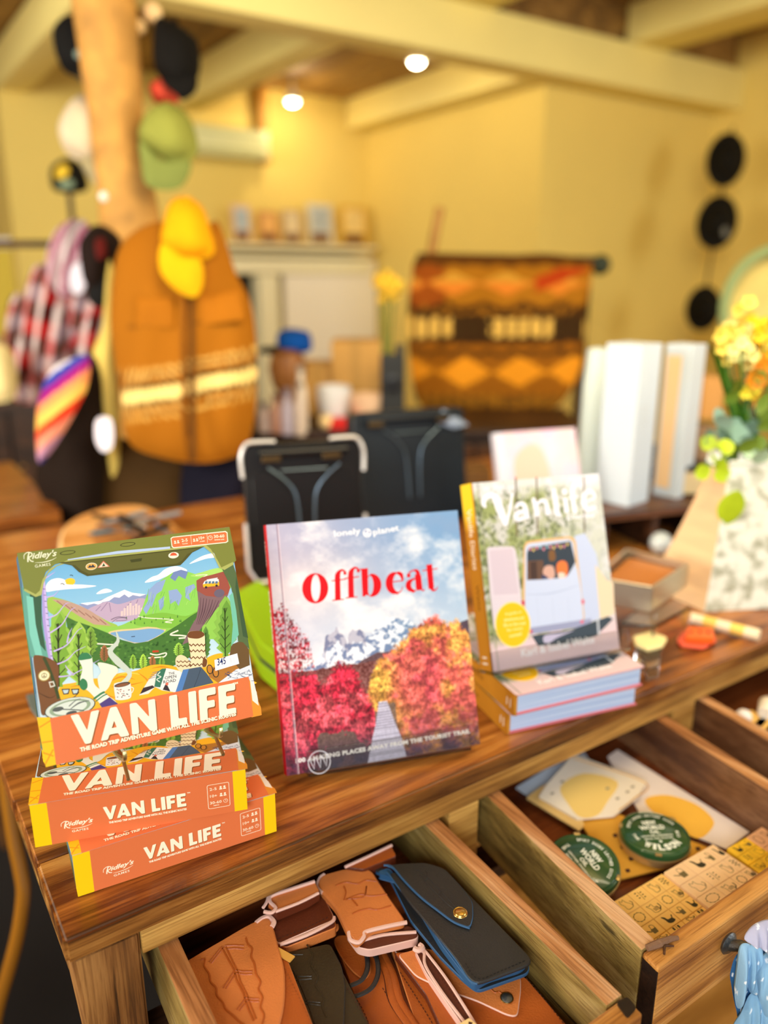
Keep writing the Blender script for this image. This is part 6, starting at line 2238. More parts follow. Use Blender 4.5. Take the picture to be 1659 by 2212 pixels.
lf = plant('strap_leaf', 'broad dark green strap leaf leaning left out of the vase', 'leaf')
mb = MB()
pth = smoothp([(1530, 740), (1556, 790), (1578, 850), (1600, 910), (1622, 950), (1640, 985), (1600, 1040)], 4, False)
wid = np.interp(np.linspace(0, 1, len(pth)), [0, .2, .5, .75, .92, 1], [1, 20, 34, 44, 40, 20])
vs, fs = [], []
inv = lf.matrix_world.inverted()
for i, (x, y) in enumerate(pth):
    w_ = wid[i]
    for s, dz in ((-.5, .0), (0, .012), (.5, -.01)):
        vs.append(inv @ (CAM + ray(x + s * w_, y - s * w_ * .25) * (dv + .02 + dz)))
    if i:
        a = 3 * i - 3
        fs += [(a, a + 1, a + 4, a + 3), (a + 1, a + 2, a + 5, a + 4)]
mb.add(vs, fs, mat('strap_leaf_green', (52, 104, 18), .35, var=.3, vscale=10))
mb.build('blade', lf, True)
mb = MB()
mb.tube([inv @ (CAM + ray(x, y) * (dv + .028)) for x, y in pth], .0016, mat('midrib_green', (120, 164, 40), .5), 6)
mb.build('midrib', lf, True)

# flower heads: florets of five petals on a stem
def flower(px, py, dd, col, r, lab, n=7):
    base = at(px, py, TABLE_Z)
    t = plant('flower_spray', lab)
    inv = t.matrix_world.inverted()
    c = inv @ (CAM + ray(px, py) * (dv + dd))
    root = inv @ (CAM + ray(1612, 1035) * (dv + .04))
    MB().tube(smoothp([root, root.lerp(c, .5) + Vector((rf.uniform(-.01, .01), 0, .01)), c], 4, False), .0016, M_GRN, 6).build('stem', t, True)
    mp = mat('petal_%d_%d_%d' % col, col, .6, var=.15, vscale=40)
    mc = mat('flower_centre', (200, 150, 20), .7)
    for k in range(n):
        p = c + Vector((rf.uniform(-1, 1), rf.uniform(-.6, .6), rf.uniform(-1, 1))) * r * 1.5
        M = Matrix.Translation(p) @ Matrix.Rotation(rf.uniform(0, 6), 4, 'Y') @ Matrix.Rotation(PI / 2 + rf.uniform(-.6, .6), 4, 'X')
        fm = MB()
        for q in range(5):
            Mq = Matrix.Rotation(q * 2 * PI / 5, 4, 'Z')
            s = leafshape(r * .95, r * .42, mp, .35)
            fm.add(s.v, s.f, mp, Mq)
        fm.ball((0, 0, r * .1), r * .22, mc, 8)
        fm.build('blossom', t, True, M=M)


YL, YD, OR, CRM = (238, 214, 92), (244, 196, 16), (216, 134, 10), (236, 222, 140)
for i, (x, y, dd, c, r) in enumerate(((1608, 680, .05, YL, .015), (1590, 720, .0, CRM, .015), (1566, 725, -.02, YL, .014), (1632, 728, .02, YD, .016), (1652, 712, -.01, YD, .016), (1600, 760, -.03, (240, 236, 150), .013), (1575, 762, .01, YL, .012), (1640, 800, -.02, OR, .016), (1655, 835, .0, OR, .016), (1622, 780, .03, (250, 236, 150), .013), (1622, 845, -.01, (222, 206, 50), .011), (1650, 760, .05, (255, 216, 20), .016))):
    nm = ('pale yellow', 'cream', 'light yellow', 'bright yellow', 'golden yellow', 'greenish yellow', 'soft yellow', 'orange', 'amber', 'lemon', 'small mustard', 'deep yellow')[i]
    flower(x, y, dd, c, r, '%s flower spray in the vase, %s' % (nm, ('highest of all', 'just below the top', 'farthest left', 'towards the right', 'at the right edge', 'lowest of the left group', 'near the strap leaf tip', 'under the bright yellow ones', 'lowest at the right edge', 'in the middle', 'below the middle', 'behind the golden one')[i]))
# eucalyptus and small round leaves above the rim
for g, (cx_, cy_, n, m, L, w, lab, spx, spy) in enumerate(((1580, 960, 16, M_EUC, .040, .016, 'grey green eucalyptus sprig hanging over the left rim of the vase', 40, 60), (1625, 900, 16, mat('olive_leaf', (96, 120, 30), .5), .036, .012, 'olive green foliage filling the middle of the bouquet', 36, 90), (1556, 985, 9, M_LEAF, .030, .015, 'lime green leaves at the lower left of the bouquet', 26, 34), (1636, 1005, 12, mat('pale_green_leaf', (176, 206, 170), .5), .034, .014, 'pale green leaves spilling over the vase front', 36, 30))):
    t = plant('foliage_sprig', lab, 'foliage')
    inv = t.matrix_world.inverted()
    root = inv @ (CAM + ray(1612, 1040) * (dv + .03))
    c = inv @ (CAM + ray(cx_, cy_) * dv)
    MB().tube([root, root.lerp(c, .6) + Vector((0, -.01, .01)), c + Vector((-.01, 0, .015))], .0018, M_GRN, 6).build('stem', t, True)
    for k in range(n):
        o = leafshape(L * rf.uniform(.7, 1.1), w, m, rf.uniform(.0, .5)).build('leaf', t, True)
        put(o, cx_ + rf.uniform(-spx, spx), cy_ + rf.uniform(-spy, spy), rf.uniform(-.05, .05), t, rf.uniform(.6, 2.4), 0, rf.uniform(0, 6.28))
t = plant('hanging_leaf', 'single lime yellow leaf hanging down the front of the vase', 'leaf')
o = leafshape(.068, .024, M_LEAF, .1).build('blade', t, True)
put(o, 1594, 1060, -.055, t, -PI / 2 + .1, 0, .1)
for x, y in ((1540, 985), (1608, 985)):
    t = plant('white_bud', 'small white blossom %s of the vase rim' % ('at the left' if x < 1600 else 'in front'), 'flower')
    inv = t.matrix_world.inverted()
    c = inv @ (CAM + ray(x, y) * (dv - .03))
    fm = MB()
    for q in range(6):
        s = leafshape(.014, .007, M_WHITE, .4)
        fm.add(s.v, s.f, M_WHITE, Matrix.Translation(c) @ Matrix.Rotation(PI / 2, 4, 'X') @ Matrix.Rotation(q * PI / 3, 4, 'Z'))
    fm.build('petals', t, True)
    MB().tube([c, inv @ (CAM + ray(1605, 1042) * (dv + .02))], .0012, M_GRN, 5).build('stem', t)

# ------------------------------------------------------------------ tree trunk post with caps
DP = 2.35
pb_ = CAM + ray(290, 600) * DP
tr = thing('trunk_post', 'rough pale tree trunk post hung with caps', 'post', Matrix.Translation((pb_.x, pb_.y, 0)))
path, rad = [], []
rg = random.Random(2)
for i in range(34):
    z = i / 33 * (CZ - .015)
    y = (1.37 - z)
    k = DP / FPX
    off = np.interp(z, [0, 1.2, 1.5, 1.75, 2.0, 2.5], [8, 8, 4, -8, -12, -22]) * k
    rr_ = np.interp(z, [0, 1.15, 1.35, 1.55, 1.62, 1.8, 2.1, 2.3, 2.5], [70, 66, 64, 68, 58, 54, 62, 76, 84]) * k
    path.append(Vector((0, 0, z)) + RT * off)
    rad.append(rr_ * (1 + rg.uniform(-.04, .04)))
M_TRUNK = mat('debarked_trunk', (196, 144, 68), .75, bump=1.0, bscale=30, var=.4, vscale=11)
MB().tube(path, rad, M_TRUNK, 28).build('trunk', tr, True)
for x, y, r in ((330, 28, 22), (300, 58, 16), (245, 40, 14), (225, 425, 12)):
    p = tr.matrix_world.inverted() @ (CAM + ray(x, y) * (DP - .13))
    MB().ball(p, r * DP / FPX * .9, mat('pale_knot', (240, 206, 150), .7, bump=.8, bscale=40) if x != 225 else M_WHITE, 14, (1, .8, 1)).build('knot', tr, True)


def cloth(nm, c, var=.12):
    return mat(nm, c, .85, bump=.3, bscale=300, var=var, vscale=8, spec=.2)


def cap(label, crown, bill, d, c, c2=None, extra=None, bulge=.075, group='caps on the trunk post'):
    cx = sum(p[0] for p in crown) / len(crown)
    cy = sum(p[1] for p in crown) / len(crown)
    t = thing('cap', label, 'cap', facing(cx, cy, d), group)
    bpy.context.view_layer.update()
    m = cloth('cap_%d_%d_%d' % c, c)
    puff('crown', crown, d, bulge, m, t, back=.4)
    if bill:
        puff('bill', bill, d - .03, .018, cloth('cap_%d_%d_%d' % (c2 or c), c2 or c), t)
    bx, by = crown[0]
    MB().ball(t.matrix_world.inverted() @ (CAM + ray(cx, min(p[1] for p in crown) + 6) * (d - bulge * .4)), .007, m, 10).build('button', t, True)
    for (nm, pts, col) in (extra or []):
        puff(nm, pts, d - bulge * .95, .012, cloth('patch_%d_%d_%d' % col, col), t, rings=4)
    return t


BK = (14, 14, 14)
cap('black cap with small badge, upper left on the trunk post', [(118, 100), (120, 60), (150, 32), (190, 34), (215, 80), (222, 130), (210, 170), (170, 168), (135, 150)], [(165, 160), (212, 150), (222, 190), (205, 215), (190, 195)], 2.25, BK, (40, 40, 34), [('badge', [(160, 112), (172, 104), (184, 112), (182, 126), (164, 126)], (120, 140, 130))])
cap('large black cap, upper right on the trunk post', [(330, 100), (338, 40), (370, 44), (415, 75), (430, 100), (430, 160), (400, 200), (360, 180), (335, 150)], [(350, 170), (420, 160), (424, 195), (398, 216), (380, 205)], 2.22, (12, 10, 8))
cap('yellow cap edge peeping out left of the trunk', [(212, 150), (228, 140), (246, 160), (245, 200), (225, 206)], [(196, 200), (245, 190), (243, 220), (210, 222), (194, 214)], 2.30, (214, 178, 10))
cap('coral red cap under the large black cap', [(326, 190), (352, 170), (372, 180), (388, 212), (370, 230), (335, 222)], None, 2.30, (240, 90, 66))
cap('pale grey cap on the left of the trunk post', [(165, 208), (210, 210), (235, 240), (235, 310), (215, 352), (180, 350), (140, 325), (128, 270)], [(172, 345), (222, 335), (240, 380), (228, 405), (205, 400)], 2.28, (206, 190, 160), (160, 148, 110))
cap('olive green cap on the right of the trunk post', [(338, 226), (372, 222), (412, 258), (428, 320), (408, 348), (358, 346), (302, 302), (308, 258)], [(303, 300), (350, 344), (412, 348), (398, 398), (360, 412), (315, 398), (304, 350)], 2.16, (140, 144, 64), (124, 134, 66))
cap('bright yellow cap over the brown vest', [(352, 480), (368, 435), (402, 424), (438, 448), (456, 500), (464, 542), (440, 560), (395, 556), (350, 530)], [(350, 525), (395, 552), (432, 560), (440, 600), (432, 632), (412, 642), (372, 620), (344, 580)], 2.00, (228, 160, 4), (232, 174, 10), bulge=.06)
cap('black cap with dark red front, left of the brown vest', [(176, 520), (205, 486), (250, 500), (262, 528), (245, 575), (225, 640), (190, 620), (178, 570)], [(200, 600), (240, 590), (232, 650), (210, 665), (188, 640)], 2.24, (26, 14, 10), (20, 20, 20), [('badge', [(205, 520), (225, 515), (230, 550), (210, 560)], (80, 16, 12))])
cap('dark cap with yellow and white print on the far shelf', [(112, 400), (112, 362), (140, 342), (172, 352), (190, 390), (186, 412), (150, 418), (120, 412)], None, 3.34, (24, 22, 14), None, [('print', [(118, 375), (130, 355), (148, 360), (146, 380), (126, 386)], (240, 200, 60)), ('print', [(128, 392), (156, 388), (158, 404), (132, 406)], (140, 160, 130))], group='caps on the far shelf')

hpz = CAM + ray(150, 415) * 3.34
hq = thing('hat_pole', 'slim dark pole carrying the printed dark cap', 'stand', Matrix.Translation((hpz.x, hpz.y, 0)))
MB().tube([(0, 0, 0), (0, 0, hpz.z)], .012, M_DARKW, 8).build('pole', hq, True)
MB().lathe([(0, 0), (.13, 0), (.13, .01), (.02, .02), (0, .02)], M_DARKW, 20).build('foot', hq, True)
# brown vest on the post
DV = 2.08


def vest_cf(x, y):
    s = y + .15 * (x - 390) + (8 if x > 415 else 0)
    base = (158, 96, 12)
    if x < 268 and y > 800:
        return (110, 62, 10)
    if 408 < x < 420:
        return (120, 70, 12)
    for a, b, c in ((824, 853, (248, 214, 130)), (815, 824, (70, 56, 24)), (853, 861, (70, 56, 24)), (782, 787, (220, 176, 90)), (790, 794, (120, 88, 40)), (797, 802, (214, 170, 90)), (806, 810, (130, 92, 40)), (868, 873, (216, 172, 90)), (877, 881, (120, 84, 36)), (886, 891, (214, 168, 80))):
        if a <= s < b:
            return c
    if 694 < y + .05 * (x - 390) < 700 and (290 < x < 375 or 425 < x < 520):
        return (126, 76, 10)
    return base


vt = thing('work_vest', 'mustard brown sleeveless work vest with cream striped hem band', 'vest', facing(400, 750, DV))
bpy.context.view_layer.update()
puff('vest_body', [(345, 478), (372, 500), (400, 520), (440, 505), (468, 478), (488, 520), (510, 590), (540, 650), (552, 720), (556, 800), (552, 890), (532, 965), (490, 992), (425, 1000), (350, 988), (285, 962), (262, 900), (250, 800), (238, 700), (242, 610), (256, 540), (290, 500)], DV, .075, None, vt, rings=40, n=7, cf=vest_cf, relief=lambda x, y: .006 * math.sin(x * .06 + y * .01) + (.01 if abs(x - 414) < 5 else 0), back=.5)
puff('collar', [(345, 478), (362, 520), (400, 552), (440, 522), (468, 476), (440, 500), (400, 520), (370, 502)], DV - .05, .02, cloth('vest_collar', (140, 84, 14)), vt, rings=4)
puff('chest_pocket', [(292, 640), (375, 640), (378, 710), (292, 705)], DV - .072, .006, cloth('vest_flap', (166, 100, 12)), vt, rings=4, smooth=False)
puff('chest_pocket', [(430, 635), (520, 625), (528, 690), (432, 705)], DV - .07, .006, cloth('vest_flap', (166, 100, 12)), vt, rings=4, smooth=False)
puff('zip', [(408, 545), (418, 545), (424, 995), (412, 995)], DV - .082, .004, cloth('vest_zip', (96, 58, 14)), vt, rings=3, smooth=False)
puff('hanging_shirt', [(235, 560), (252, 640), (250, 760), (258, 900), (256, 1010), (240, 1030), (228, 930), (212, 820), (200, 760), (222, 700)], DV + .12, .03, cloth('pale_yellow_cloth', (224, 196, 100)), label='pale yellow shirt edge showing behind the vest', cat='shirt')
puff('swing_tag', [(206, 912), (220, 900), (240, 905), (246, 940), (240, 970), (220, 975), (206, 950)], DV - .02, .004, mat('tag_white', (226, 222, 236), .6), label='white oval swing tag hanging beside the vest', cat='tag')
puff('trousers', [(215, 960), (300, 950), (420, 960), (418, 1060), (400, 1210), (240, 1210), (205, 1100)], DV + .16, .05, cloth('olive_brown_cloth', (66, 44, 14)), label='dark olive trousers hanging under the vest', cat='trousers')
puff('trousers', [(405, 950), (545, 930), (545, 1040), (520, 1120), (490, 1210), (400, 1210)], DV + .13, .05, cloth('navy_cloth', (16, 14, 30)), label='navy trousers hanging right of the olive pair', cat='trousers')
puff('dark_coat', [(160, 800), (200, 770), (222, 800), (225, 930), (222, 1080), (205, 1200), (140, 1130), (82, 1060), (80, 1000), (120, 960), (140, 900)], DV + .1, .06, cloth('black_brown_cloth', (28, 16, 8)), label='black brown coat hanging left of the vest', cat='coat')


def scarf_cf(x, y):
    s = (y - 800) + .75 * (x - 140)
    t = [(236, 210, 190), (226, 220, 226), (36, 60, 160), (150, 20, 120), (236, 150, 90), (244, 190, 90), (226, 60, 30), (232, 150, 120), (190, 140, 170), (40, 40, 110)]
    return t[int(max(0, min(9, (s + 60) / 24)))]


puff('patterned_scarf', [(110, 800), (150, 775), (192, 770), (190, 830), (168, 880), (140, 930), (110, 975), (84, 1000), (78, 930), (84, 860)], 2.05, .03, None, cf=scarf_cf, rings=18, n=6, label='blue, red and orange patterned scarf hanging at the left', cat='scarf')


def plaid_cf(x, y):
    a = math.sin(x * .19 + y * .03) > .2
    b = math.sin(y * .085 - x * .02) > .1
    n = math.sin(x * .05 + y * .031) * .5 + .5
    if a and b:
        return (222, 190, 184)
    if a:
        return (226, 210, 206) if n > .4 else (206, 110, 110)
    if b:
        return (176, 30, 30) if n > .35 else (150, 130, 140)
    return (74, 22, 18) if n > .5 else (96, 60, 50)


for k, (pts, d, lab, cf) in enumerate((
    ([(100, 560), (120, 500), (150, 476), (185, 478), (200, 520), (190, 600), (150, 640), (110, 620)], 2.7, 'grey pink checked shirt shoulder highest on the rail', lambda x, y: [(206, 170, 180), (150, 120, 124), (224, 214, 214), (170, 90, 120)][int(abs(x * .09 + y * .03)) % 4]),
    ([(66, 590), (90, 570), (130, 580), (140, 650), (150, 760), (130, 850), (96, 850), (60, 800), (40, 700)], 2.75, 'red and white checked shirt on the rail', plaid_cf),
    ([(130, 640), (180, 600), (225, 650), (225, 760), (200, 800), (150, 780), (125, 740)], 2.8, 'dark red checked shirt hanging beside the trunk post', plaid_cf),
    ([(20, 650), (50, 640), (70, 720), (80, 820), (76, 868), (30, 860), (12, 760)], 2.9, 'brown and grey checked shirt, leftmost on the rail', plaid_cf))):
    puff('checked_shirt', pts, d, .06, None, cf=cf, rings=16, n=6, label=lab, cat='shirt', group='checked shirts on the rail', relief=lambda x, y: .012 * math.sin(x * .18 + y * .02))
puff('white_tag', [(152, 580), (168, 566), (186, 572), (186, 610), (176, 634), (158, 632), (150, 608)], 2.61, .006, mat('tag_white', (226, 222, 236), .6), label='bright white label on the checked shirts', cat='tag')
puff('white_tag', [(122, 590), (138, 580), (150, 592), (148, 612), (128, 614)], 2.68, .006, mat('tag_white', (226, 222, 236), .6), label='small pale label left of the bright white one', cat='tag')
puff('straw_hat', [(-40, 760), (0, 742), (24, 760), (34, 800), (36, 850), (10, 868), (-40, 860)], 2.6, .05, cloth('cream_straw', (232, 214, 150)), label='cream hat at the left edge below the checked shirts', cat='hat')
rp_ = CAM + ray(60, 470) * 2.93
rail = thing('clothes_rail', 'dark clothes rail behind the checked shirts', 'rail', Matrix.Translation((rp_.x, rp_.y, 0)) @ Matrix.Rotation(-YAW, 4, 'Z'))
for x in (-.35, .30):
    MB().tube([(x, .08, 0), (x, .08, 1.5)], .014, M_DARKW, 10).build('upright', rail, True)
    MB().tube([(x, -.2, .02), (x, .3, .02)], .016, M_DARKW, 10).build('foot', rail, True)
MB().tube([(-.35, .08, 1.5), (.30, .08, 1.5)], .014, M_DARKW, 10).build('top_bar', rail, True)

# ------------------------------------------------------------------ furniture at the left
wc = thing('long_counter', 'long honey coloured wooden counter beyond the table, at the left edge', 'counter', TR(0, 0, 0))
MB().box((-1.5, 1.50, TABLE_Z - .05), (.33, 2.2, TABLE_Z - .01), M_TOP, bev=.004).build('worktop', wc)
for x, y in ((-1.45, 1.54), (.25, 1.54), (-1.45, 2.12), (.25, 2.12)):
    MB().box((x, y, .0145), (x + .06, y + .06, TABLE_Z - .05), M_LEG, bev=.003).build('leg', wc)
ca = CAM + ray(50, 850) * 3.9
cbt = thing('dark_cabinet', 'dark wooden cabinet behind the counter at the far left', 'cabinet', Matrix.Translation((ca.x, ca.y, 0)) @ Matrix.Rotation(-YAW, 4, 'Z'))
hc = (CAM + ray(50, 872) * 3.9).z
MB().box((-.5, 0, .04), (.36, .4, hc), M_DARKW, bev=.006).build('body', cbt)
for x in (-.49, -.06):
    MB().box((x, -.018, .08), (x + .40, -.001, hc - .04), M_DARKW, bev=.003).build('door', cbt)
for x in (-.12, -.03):
    MB().ball((x, -.03, hc * .6), .012, M_BRASS, 10).build('knob', cbt, True)
puff('tan_basket', [(44, 868), (56, 842), (88, 842), (92, 868), (70, 874), (50, 872)], 4.05, .05, cloth('tan_wicker', (170, 116, 50)), label='small tan basket on the dark cabinet', cat='basket')
wf = thing('sign_board', 'white painted frame standing at the far left edge', 'frame', facing(20, 600, 4.5))
k4 = 4.5 / FPX
for a, b in (((-60, 60), (42, 82)), ((22, -120), (44, 60))):
    MB().box((a[0] * k4, 0, a[1] * k4), (b[0] * k4, .04, b[1] * k4), M_WHITE, bev=.004).build('frame_bar', wf)
MB().box((-60 * k4, .03, -120 * k4), (22 * k4, .038, 60 * k4), mat('yellow_infill', (214, 190, 70), .8)).build('infill', wf)  # plain matte yellow panel inside the frame
MB().box((-60 * k4, .0, -1.37), (-50 * k4, .04, -120 * k4), M_WHITE).build('stand_leg', wf)
MB().box((34 * k4, .0, -1.37), (44 * k4, .04, -120 * k4), M_WHITE).build('stand_leg', wf)
# far wooden wall panelling and shelf
fp = thing('far_panelling', 'honey wooden board panelling on the far left wall', 'panelling', TR(0, 0, 0))
MP = wood('panel_pine', (176, 130, 44), (206, 164, 80), (222, 184, 104), 2, .4, .6, .2, .2)
for k in range(16):
    MB().box((-1.6 + k * .15, 6.95, 0), (-1.6 + k * .15 + .145, 6.995, 1.98), MP, bev=.004).build('board', fp)
# bent wooden chair below the left edge of the table
ch = thing('bentwood_chair', 'dark bentwood chair with a shiny golden brown frame left of the table', 'chair', Matrix.Translation(atd(-60, 1990, 1.25)) if False else TR(-.36, .62, 0))
MG = mat('golden_bentwood', (150, 96, 24), .2, coat=.8)
inv = ch.matrix_world.inverted()
MB().tube([inv @ (CAM + ray(x, y) * 1.30) for x, y in smoothp([(2, 1560), (12, 1680), (28, 1800), (44, 1880), (50, 1930), (40, 2010), (20, 2090), (-6, 2180), (-20, 2260)], 4, False)], .0115, MG, 14).build('bent_leg', ch, True)
MB().tube([Vector((-.3, .0, .016)), Vector((-.3, .0, .46))], .015, MG, 12).build('leg', ch, True)
MB().tube([Vector((-.3, .36, .016)), Vector((-.3, .36, .46))], .015, MG, 12).build('leg', ch, True)
MB().lathe([(0, .455), (.19, .455), (.20, .465), (.20, .485), (.19, .495), (0, .49)], M_DARKW, 32, TR(-.18, .18, 0)).build('seat', ch, True)
shade_sheet = MB().box((-1.6, -1.2, .001), (.45, 2.3, .014), mat('shade_sheet_black', (22, 16, 12), .95, bump=.6, bscale=200), bev=.004).build('shade_sheet')  # dark sheet added to blacken the shaded floor beside and under the table
tag(shade_sheet, 'dark sheet added on the floor for the shade under the left end of the table', 'shade_sheet')

# ------------------------------------------------------------------ fireplace wall
def wallpt(x, y, b=BL):
    return atb(x, y, b)


fpz = thing('fireplace', 'cream painted fireplace surround with black opening and long mantel shelf', 'fireplace', TR(0, 0, 0))
def wbox(nm, x0, y0, x1, y1, b0, b1, m, par, bev=.006):
    a, c = atb(x0, y0, b0), atb(x1, y1, b0)
    return MB().box((a.x, b0, min(a.z, c.z)), (c.x, b1, max(a.z, c.z)), m, bev=bev).build(nm, par)


M_FP = mat('cream_gloss', (238, 230, 190), .45)
M_PALE = mat('pale_panel', (244, 236, 216), .5)
wbox('mantel_shelf', 478, 523, 815, 540, 4.02, 4.295, M_FP, fpz)
wbox('shelf_moulding', 486, 541, 800, 556, 4.08, 4.294, M_FP, fpz)
wbox('frieze', 488, 557, 800, 592, 4.12, 4.293, M_FP, fpz)
a, c = atb(560, 593, 4.12), atb(612, 900, 4.12)
MB().box((a.x, 4.12, 0), (c.x, 4.293, a.z), M_FP, bev=.006).build('pillar', fpz)
a = atb(486, 593, 4.12)
MB().box((a.x - .16, 4.12, 0), (a.x, 4.293, a.z), M_FP, bev=.006).build('pillar', fpz)
a, c = atb(487, 593, 4.24), atb(562, 900, 4.24)
MB().box((a.x, 4.24, .05), (c.x, 4.29, a.z), mat('opening_black', (12, 10, 6), .8)).build('firebox', fpz)  # near-black slab fills the fireplace opening
a, c = atb(613, 558, 4.16), atb(850, 900, 4.16)
MB().box((a.x, 4.16, 0), (min(c.x, AS - .02), 4.292, a.z), M_PALE, bev=.006).build('chimney_panel', fpz)
for i, (x0, x1, y0, cs, lab) in enumerate(((502, 546, 440, ((176, 190, 196), (226, 190, 160)), 'small pale card, leftmost on the mantel'), (560, 604, 452, ((236, 180, 100), (200, 140, 80)), 'orange card, second from the left on the mantel'), (612, 654, 448, ((226, 206, 160), (190, 160, 120)), 'cream card in the middle of the mantel'), (666, 722, 432, ((176, 184, 184), (214, 206, 180)), 'grey blue card right of the middle of the mantel'), (738, 796, 434, ((236, 206, 130), (214, 170, 60)), 'yellow framed card, rightmost on the mantel'))):
    p = atb((x0 + x1) / 2, 521, 4.12)
    a, c = atb(x0, y0, 4.12), atb(x1, 521, 4.12)
    w, h = c.x - a.x, a.z - c.z
    t = thing('picture_card', lab, 'card', Matrix.Translation((a.x, 4.12, atb(600, 522.5, 4.02).z + .004)) @ Matrix.Rotation(-.10, 4, 'X'), 'cards on the mantel')
    MB().box((0, 0, 0), (w, .012, h), mat('card_a_%d' % i, cs[1], .6), bev=.002).build('mount', t)
    MB().box((w * .14, -.003, h * .30), (w * .86, -.0004, h * .9), mat('card_b_%d' % i, cs[0], .6, var=.3, vscale=30)).build('picture', t)
    MB().box((w * .1, -.004, h * .02), (w * .8, -.0004, h * .26), mat('card_c_%d' % i, (116, 76, 40), .7, var=.3, vscale=40)).build('lower_band', t)
ac = thing('air_conditioner', 'pale green white wall air conditioner unit', 'air conditioner', TR(0, 0, 0))
a, c = atb(392, 262, 4.08), atb(585, 346, 4.08)
MB().box((a.x, 4.08, c.z), (c.x, 4.295, a.z), mat('ac_white', (226, 226, 170), .5), bev=.02, seg=3).build('housing', ac, True)
MB().box((a.x + .04, 4.072, c.z + .012), (c.x - .04, 4.0795, c.z + .05), mat('ac_grille', (190, 190, 130), .6), bev=.003).build('air_flap', ac)
for k in range(3):
    MB().box((a.x + .04, 4.075, c.z + .09 + k * .03), (c.x - .04, 4.0795, c.z + .096 + k * .03), mat('ac_grille', (190, 190, 130), .6)).build('slat', ac)
MB().box((c.x + .005, 4.2, c.z), (c.x + .06, 4.295, CZ - .02), mat('pipe_cover_brown', (176, 128, 40), .6), bev=.006).build('pipe_cover', ac)
# ------------------------------------------------------------------ patterned blanket on its stand
DB = 3.3


def blanket_cf(x, y):
    u, v_ = (x - 1080) / 200, (y - 550)
    def z(a, f, ph=0):
        return abs(((x * f + ph) % 1) - .5) * 2 * a
    if v_ > 348:
        return (110, 16, 10)
    if x > 1150 and 28 < v_ < 80 and abs(v_ - 50 + (x - 1190) * .4) < 16:
        return (176, 60, 10)
    if 128 < v_ < 190:
        if abs(v_ - 156) < 20 and (int(x / 9) % 3 or 0):
            return (236, 190, 90) if int(x / 70) % 3 != 2 else (60, 40, 12)
        return (58, 34, 8)
    if abs(v_ - 105 - z(16, .012)) < 6 or abs(v_ - 215 + z(10, .02)) < 5:
        return (74, 44, 8)
    if v_ < 20 + z(8, .02):
        return (96, 56, 10)
    if 20 <= v_ < 110:
        if abs(v_ - 62) < z(26, .009, .2):
            return (222, 130, 40) if v_ > 60 else (206, 150, 50)
        return (150, 74, 12) if x < 960 else (168, 108, 18)
    if 190 <= v_ < 300:
        if abs(v_ - 250) < z(34, .0085, .5):
            return (232, 150, 30)
        return (150, 90, 12)
    return (80, 48, 10) if int(x / 12) % 2 else (170, 112, 24)


bk = thing('patterned_blanket', 'orange, brown and black patterned wool blanket draped over a tall stand', 'blanket', facing(1080, 700, DB))
bpy.context.view_layer.update()
puff('drape', [(905, 552), (990, 548), (1080, 552), (1180, 548), (1262, 560), (1280, 580), (1268, 660), (1262, 760), (1240, 830), (1200, 880), (1130, 905), (1040, 900), (960, 885), (905, 870), (888, 800), (880, 700), (888, 610)], DB, .07, None, bk, rings=44, n=8, cf=blanket_cf, relief=lambda x, y: .014 * math.sin(x * .022 + y * .013) + .006 * math.sin(x * .06))
puff('red_lining', [(930, 878), (1040, 900), (1130, 906), (1215, 880), (1200, 905), (1120, 930), (1010, 925), (940, 900)], DB + .01, .03, cloth('crimson_lining', (110, 14, 16)), bk, rings=5)
bs = thing('blanket_stand', 'dark timber ladder stand with round knob behind the blanket', 'stand', facing(1080, 700, DB + .10))
kb = (DB + .1) / FPX
zf = -(CAM + ray(1080, 700) * (DB + .1)).z
MB().tube([(-168 * kb, 0.03, zf), (-150 * kb, 0, 150 * kb), (-134 * kb, 0, 236 * kb)], .020, wood('stand_wood', (150, 96, 30), (184, 130, 50), (206, 156, 80), 2, 1, .5, .3, .3), 10).build('upright', bs, True)
MB().tube([(176 * kb, 0, zf), (180 * kb, 0, 128 * kb)], .020, M_DARKW, 10).build('upright', bs, True)
MB().tube([(-180 * kb, 0, 138 * kb), (206 * kb, 0, 130 * kb)], .018, M_DARKW, 10).build('crossbar', bs, True)
MB().ball((208 * kb, 0, 122 * kb), .042, mat('bottle_green_knob', (40, 50, 30), .4), 16).build('knob', bs, True)
# ------------------------------------------------------------------ sideboard and its things
DS = 2.75
sp0 = CAM + ray(860, 930) * DS
zs = sp0.z
sb = thing('sideboard', 'dark wooden sideboard in the middle of the room', 'sideboard', Matrix.Translation((sp0.x, sp0.y, 0)) @ Matrix.Rotation(-YAW, 4, 'Z'))
ks = DS / FPX
MB().box((-320 * ks, 0, zs - .03), (420 * ks, .5, zs), M_DARKW, bev=.004).build('worktop', sb)
MB().box((-310 * ks, .02, .06), (410 * ks, .48, zs - .03), M_DARKW, bev=.003).build('body', sb)
for k in range(3):
    MB().box(((-300 + k * 236) * ks, -.0, .1), ((-72 + k * 236) * ks, .019, zs - .05), wood('walnut_door', (40, 22, 10), (70, 42, 20), (100, 62, 34), 2, .6, .4, .3, .2), bev=.003).build('door', sb)
    MB().ball(((-186 + k * 236) * ks, -.02, zs - .2), .014, M_BRASS, 10).build('knob', sb, True)


def onsb(x, dy=.12):
    """spot on the sideboard top under image column x"""
    d = DS + dy
    p = CAM + ray(x, 900) * d
    return Vector((p.x, p.y, zs + .001)), d


def sbthing(name, label, cat, x, dy, y0, y1):
    p, d = onsb(x, dy)
    M = Matrix.Translation(p) @ Matrix.Rotation(-YAW, 4, 'Z')
    top = (CAM + ray(x, y0) * d).z - zs
    return thing(name, label, cat, M), d / FPX, top


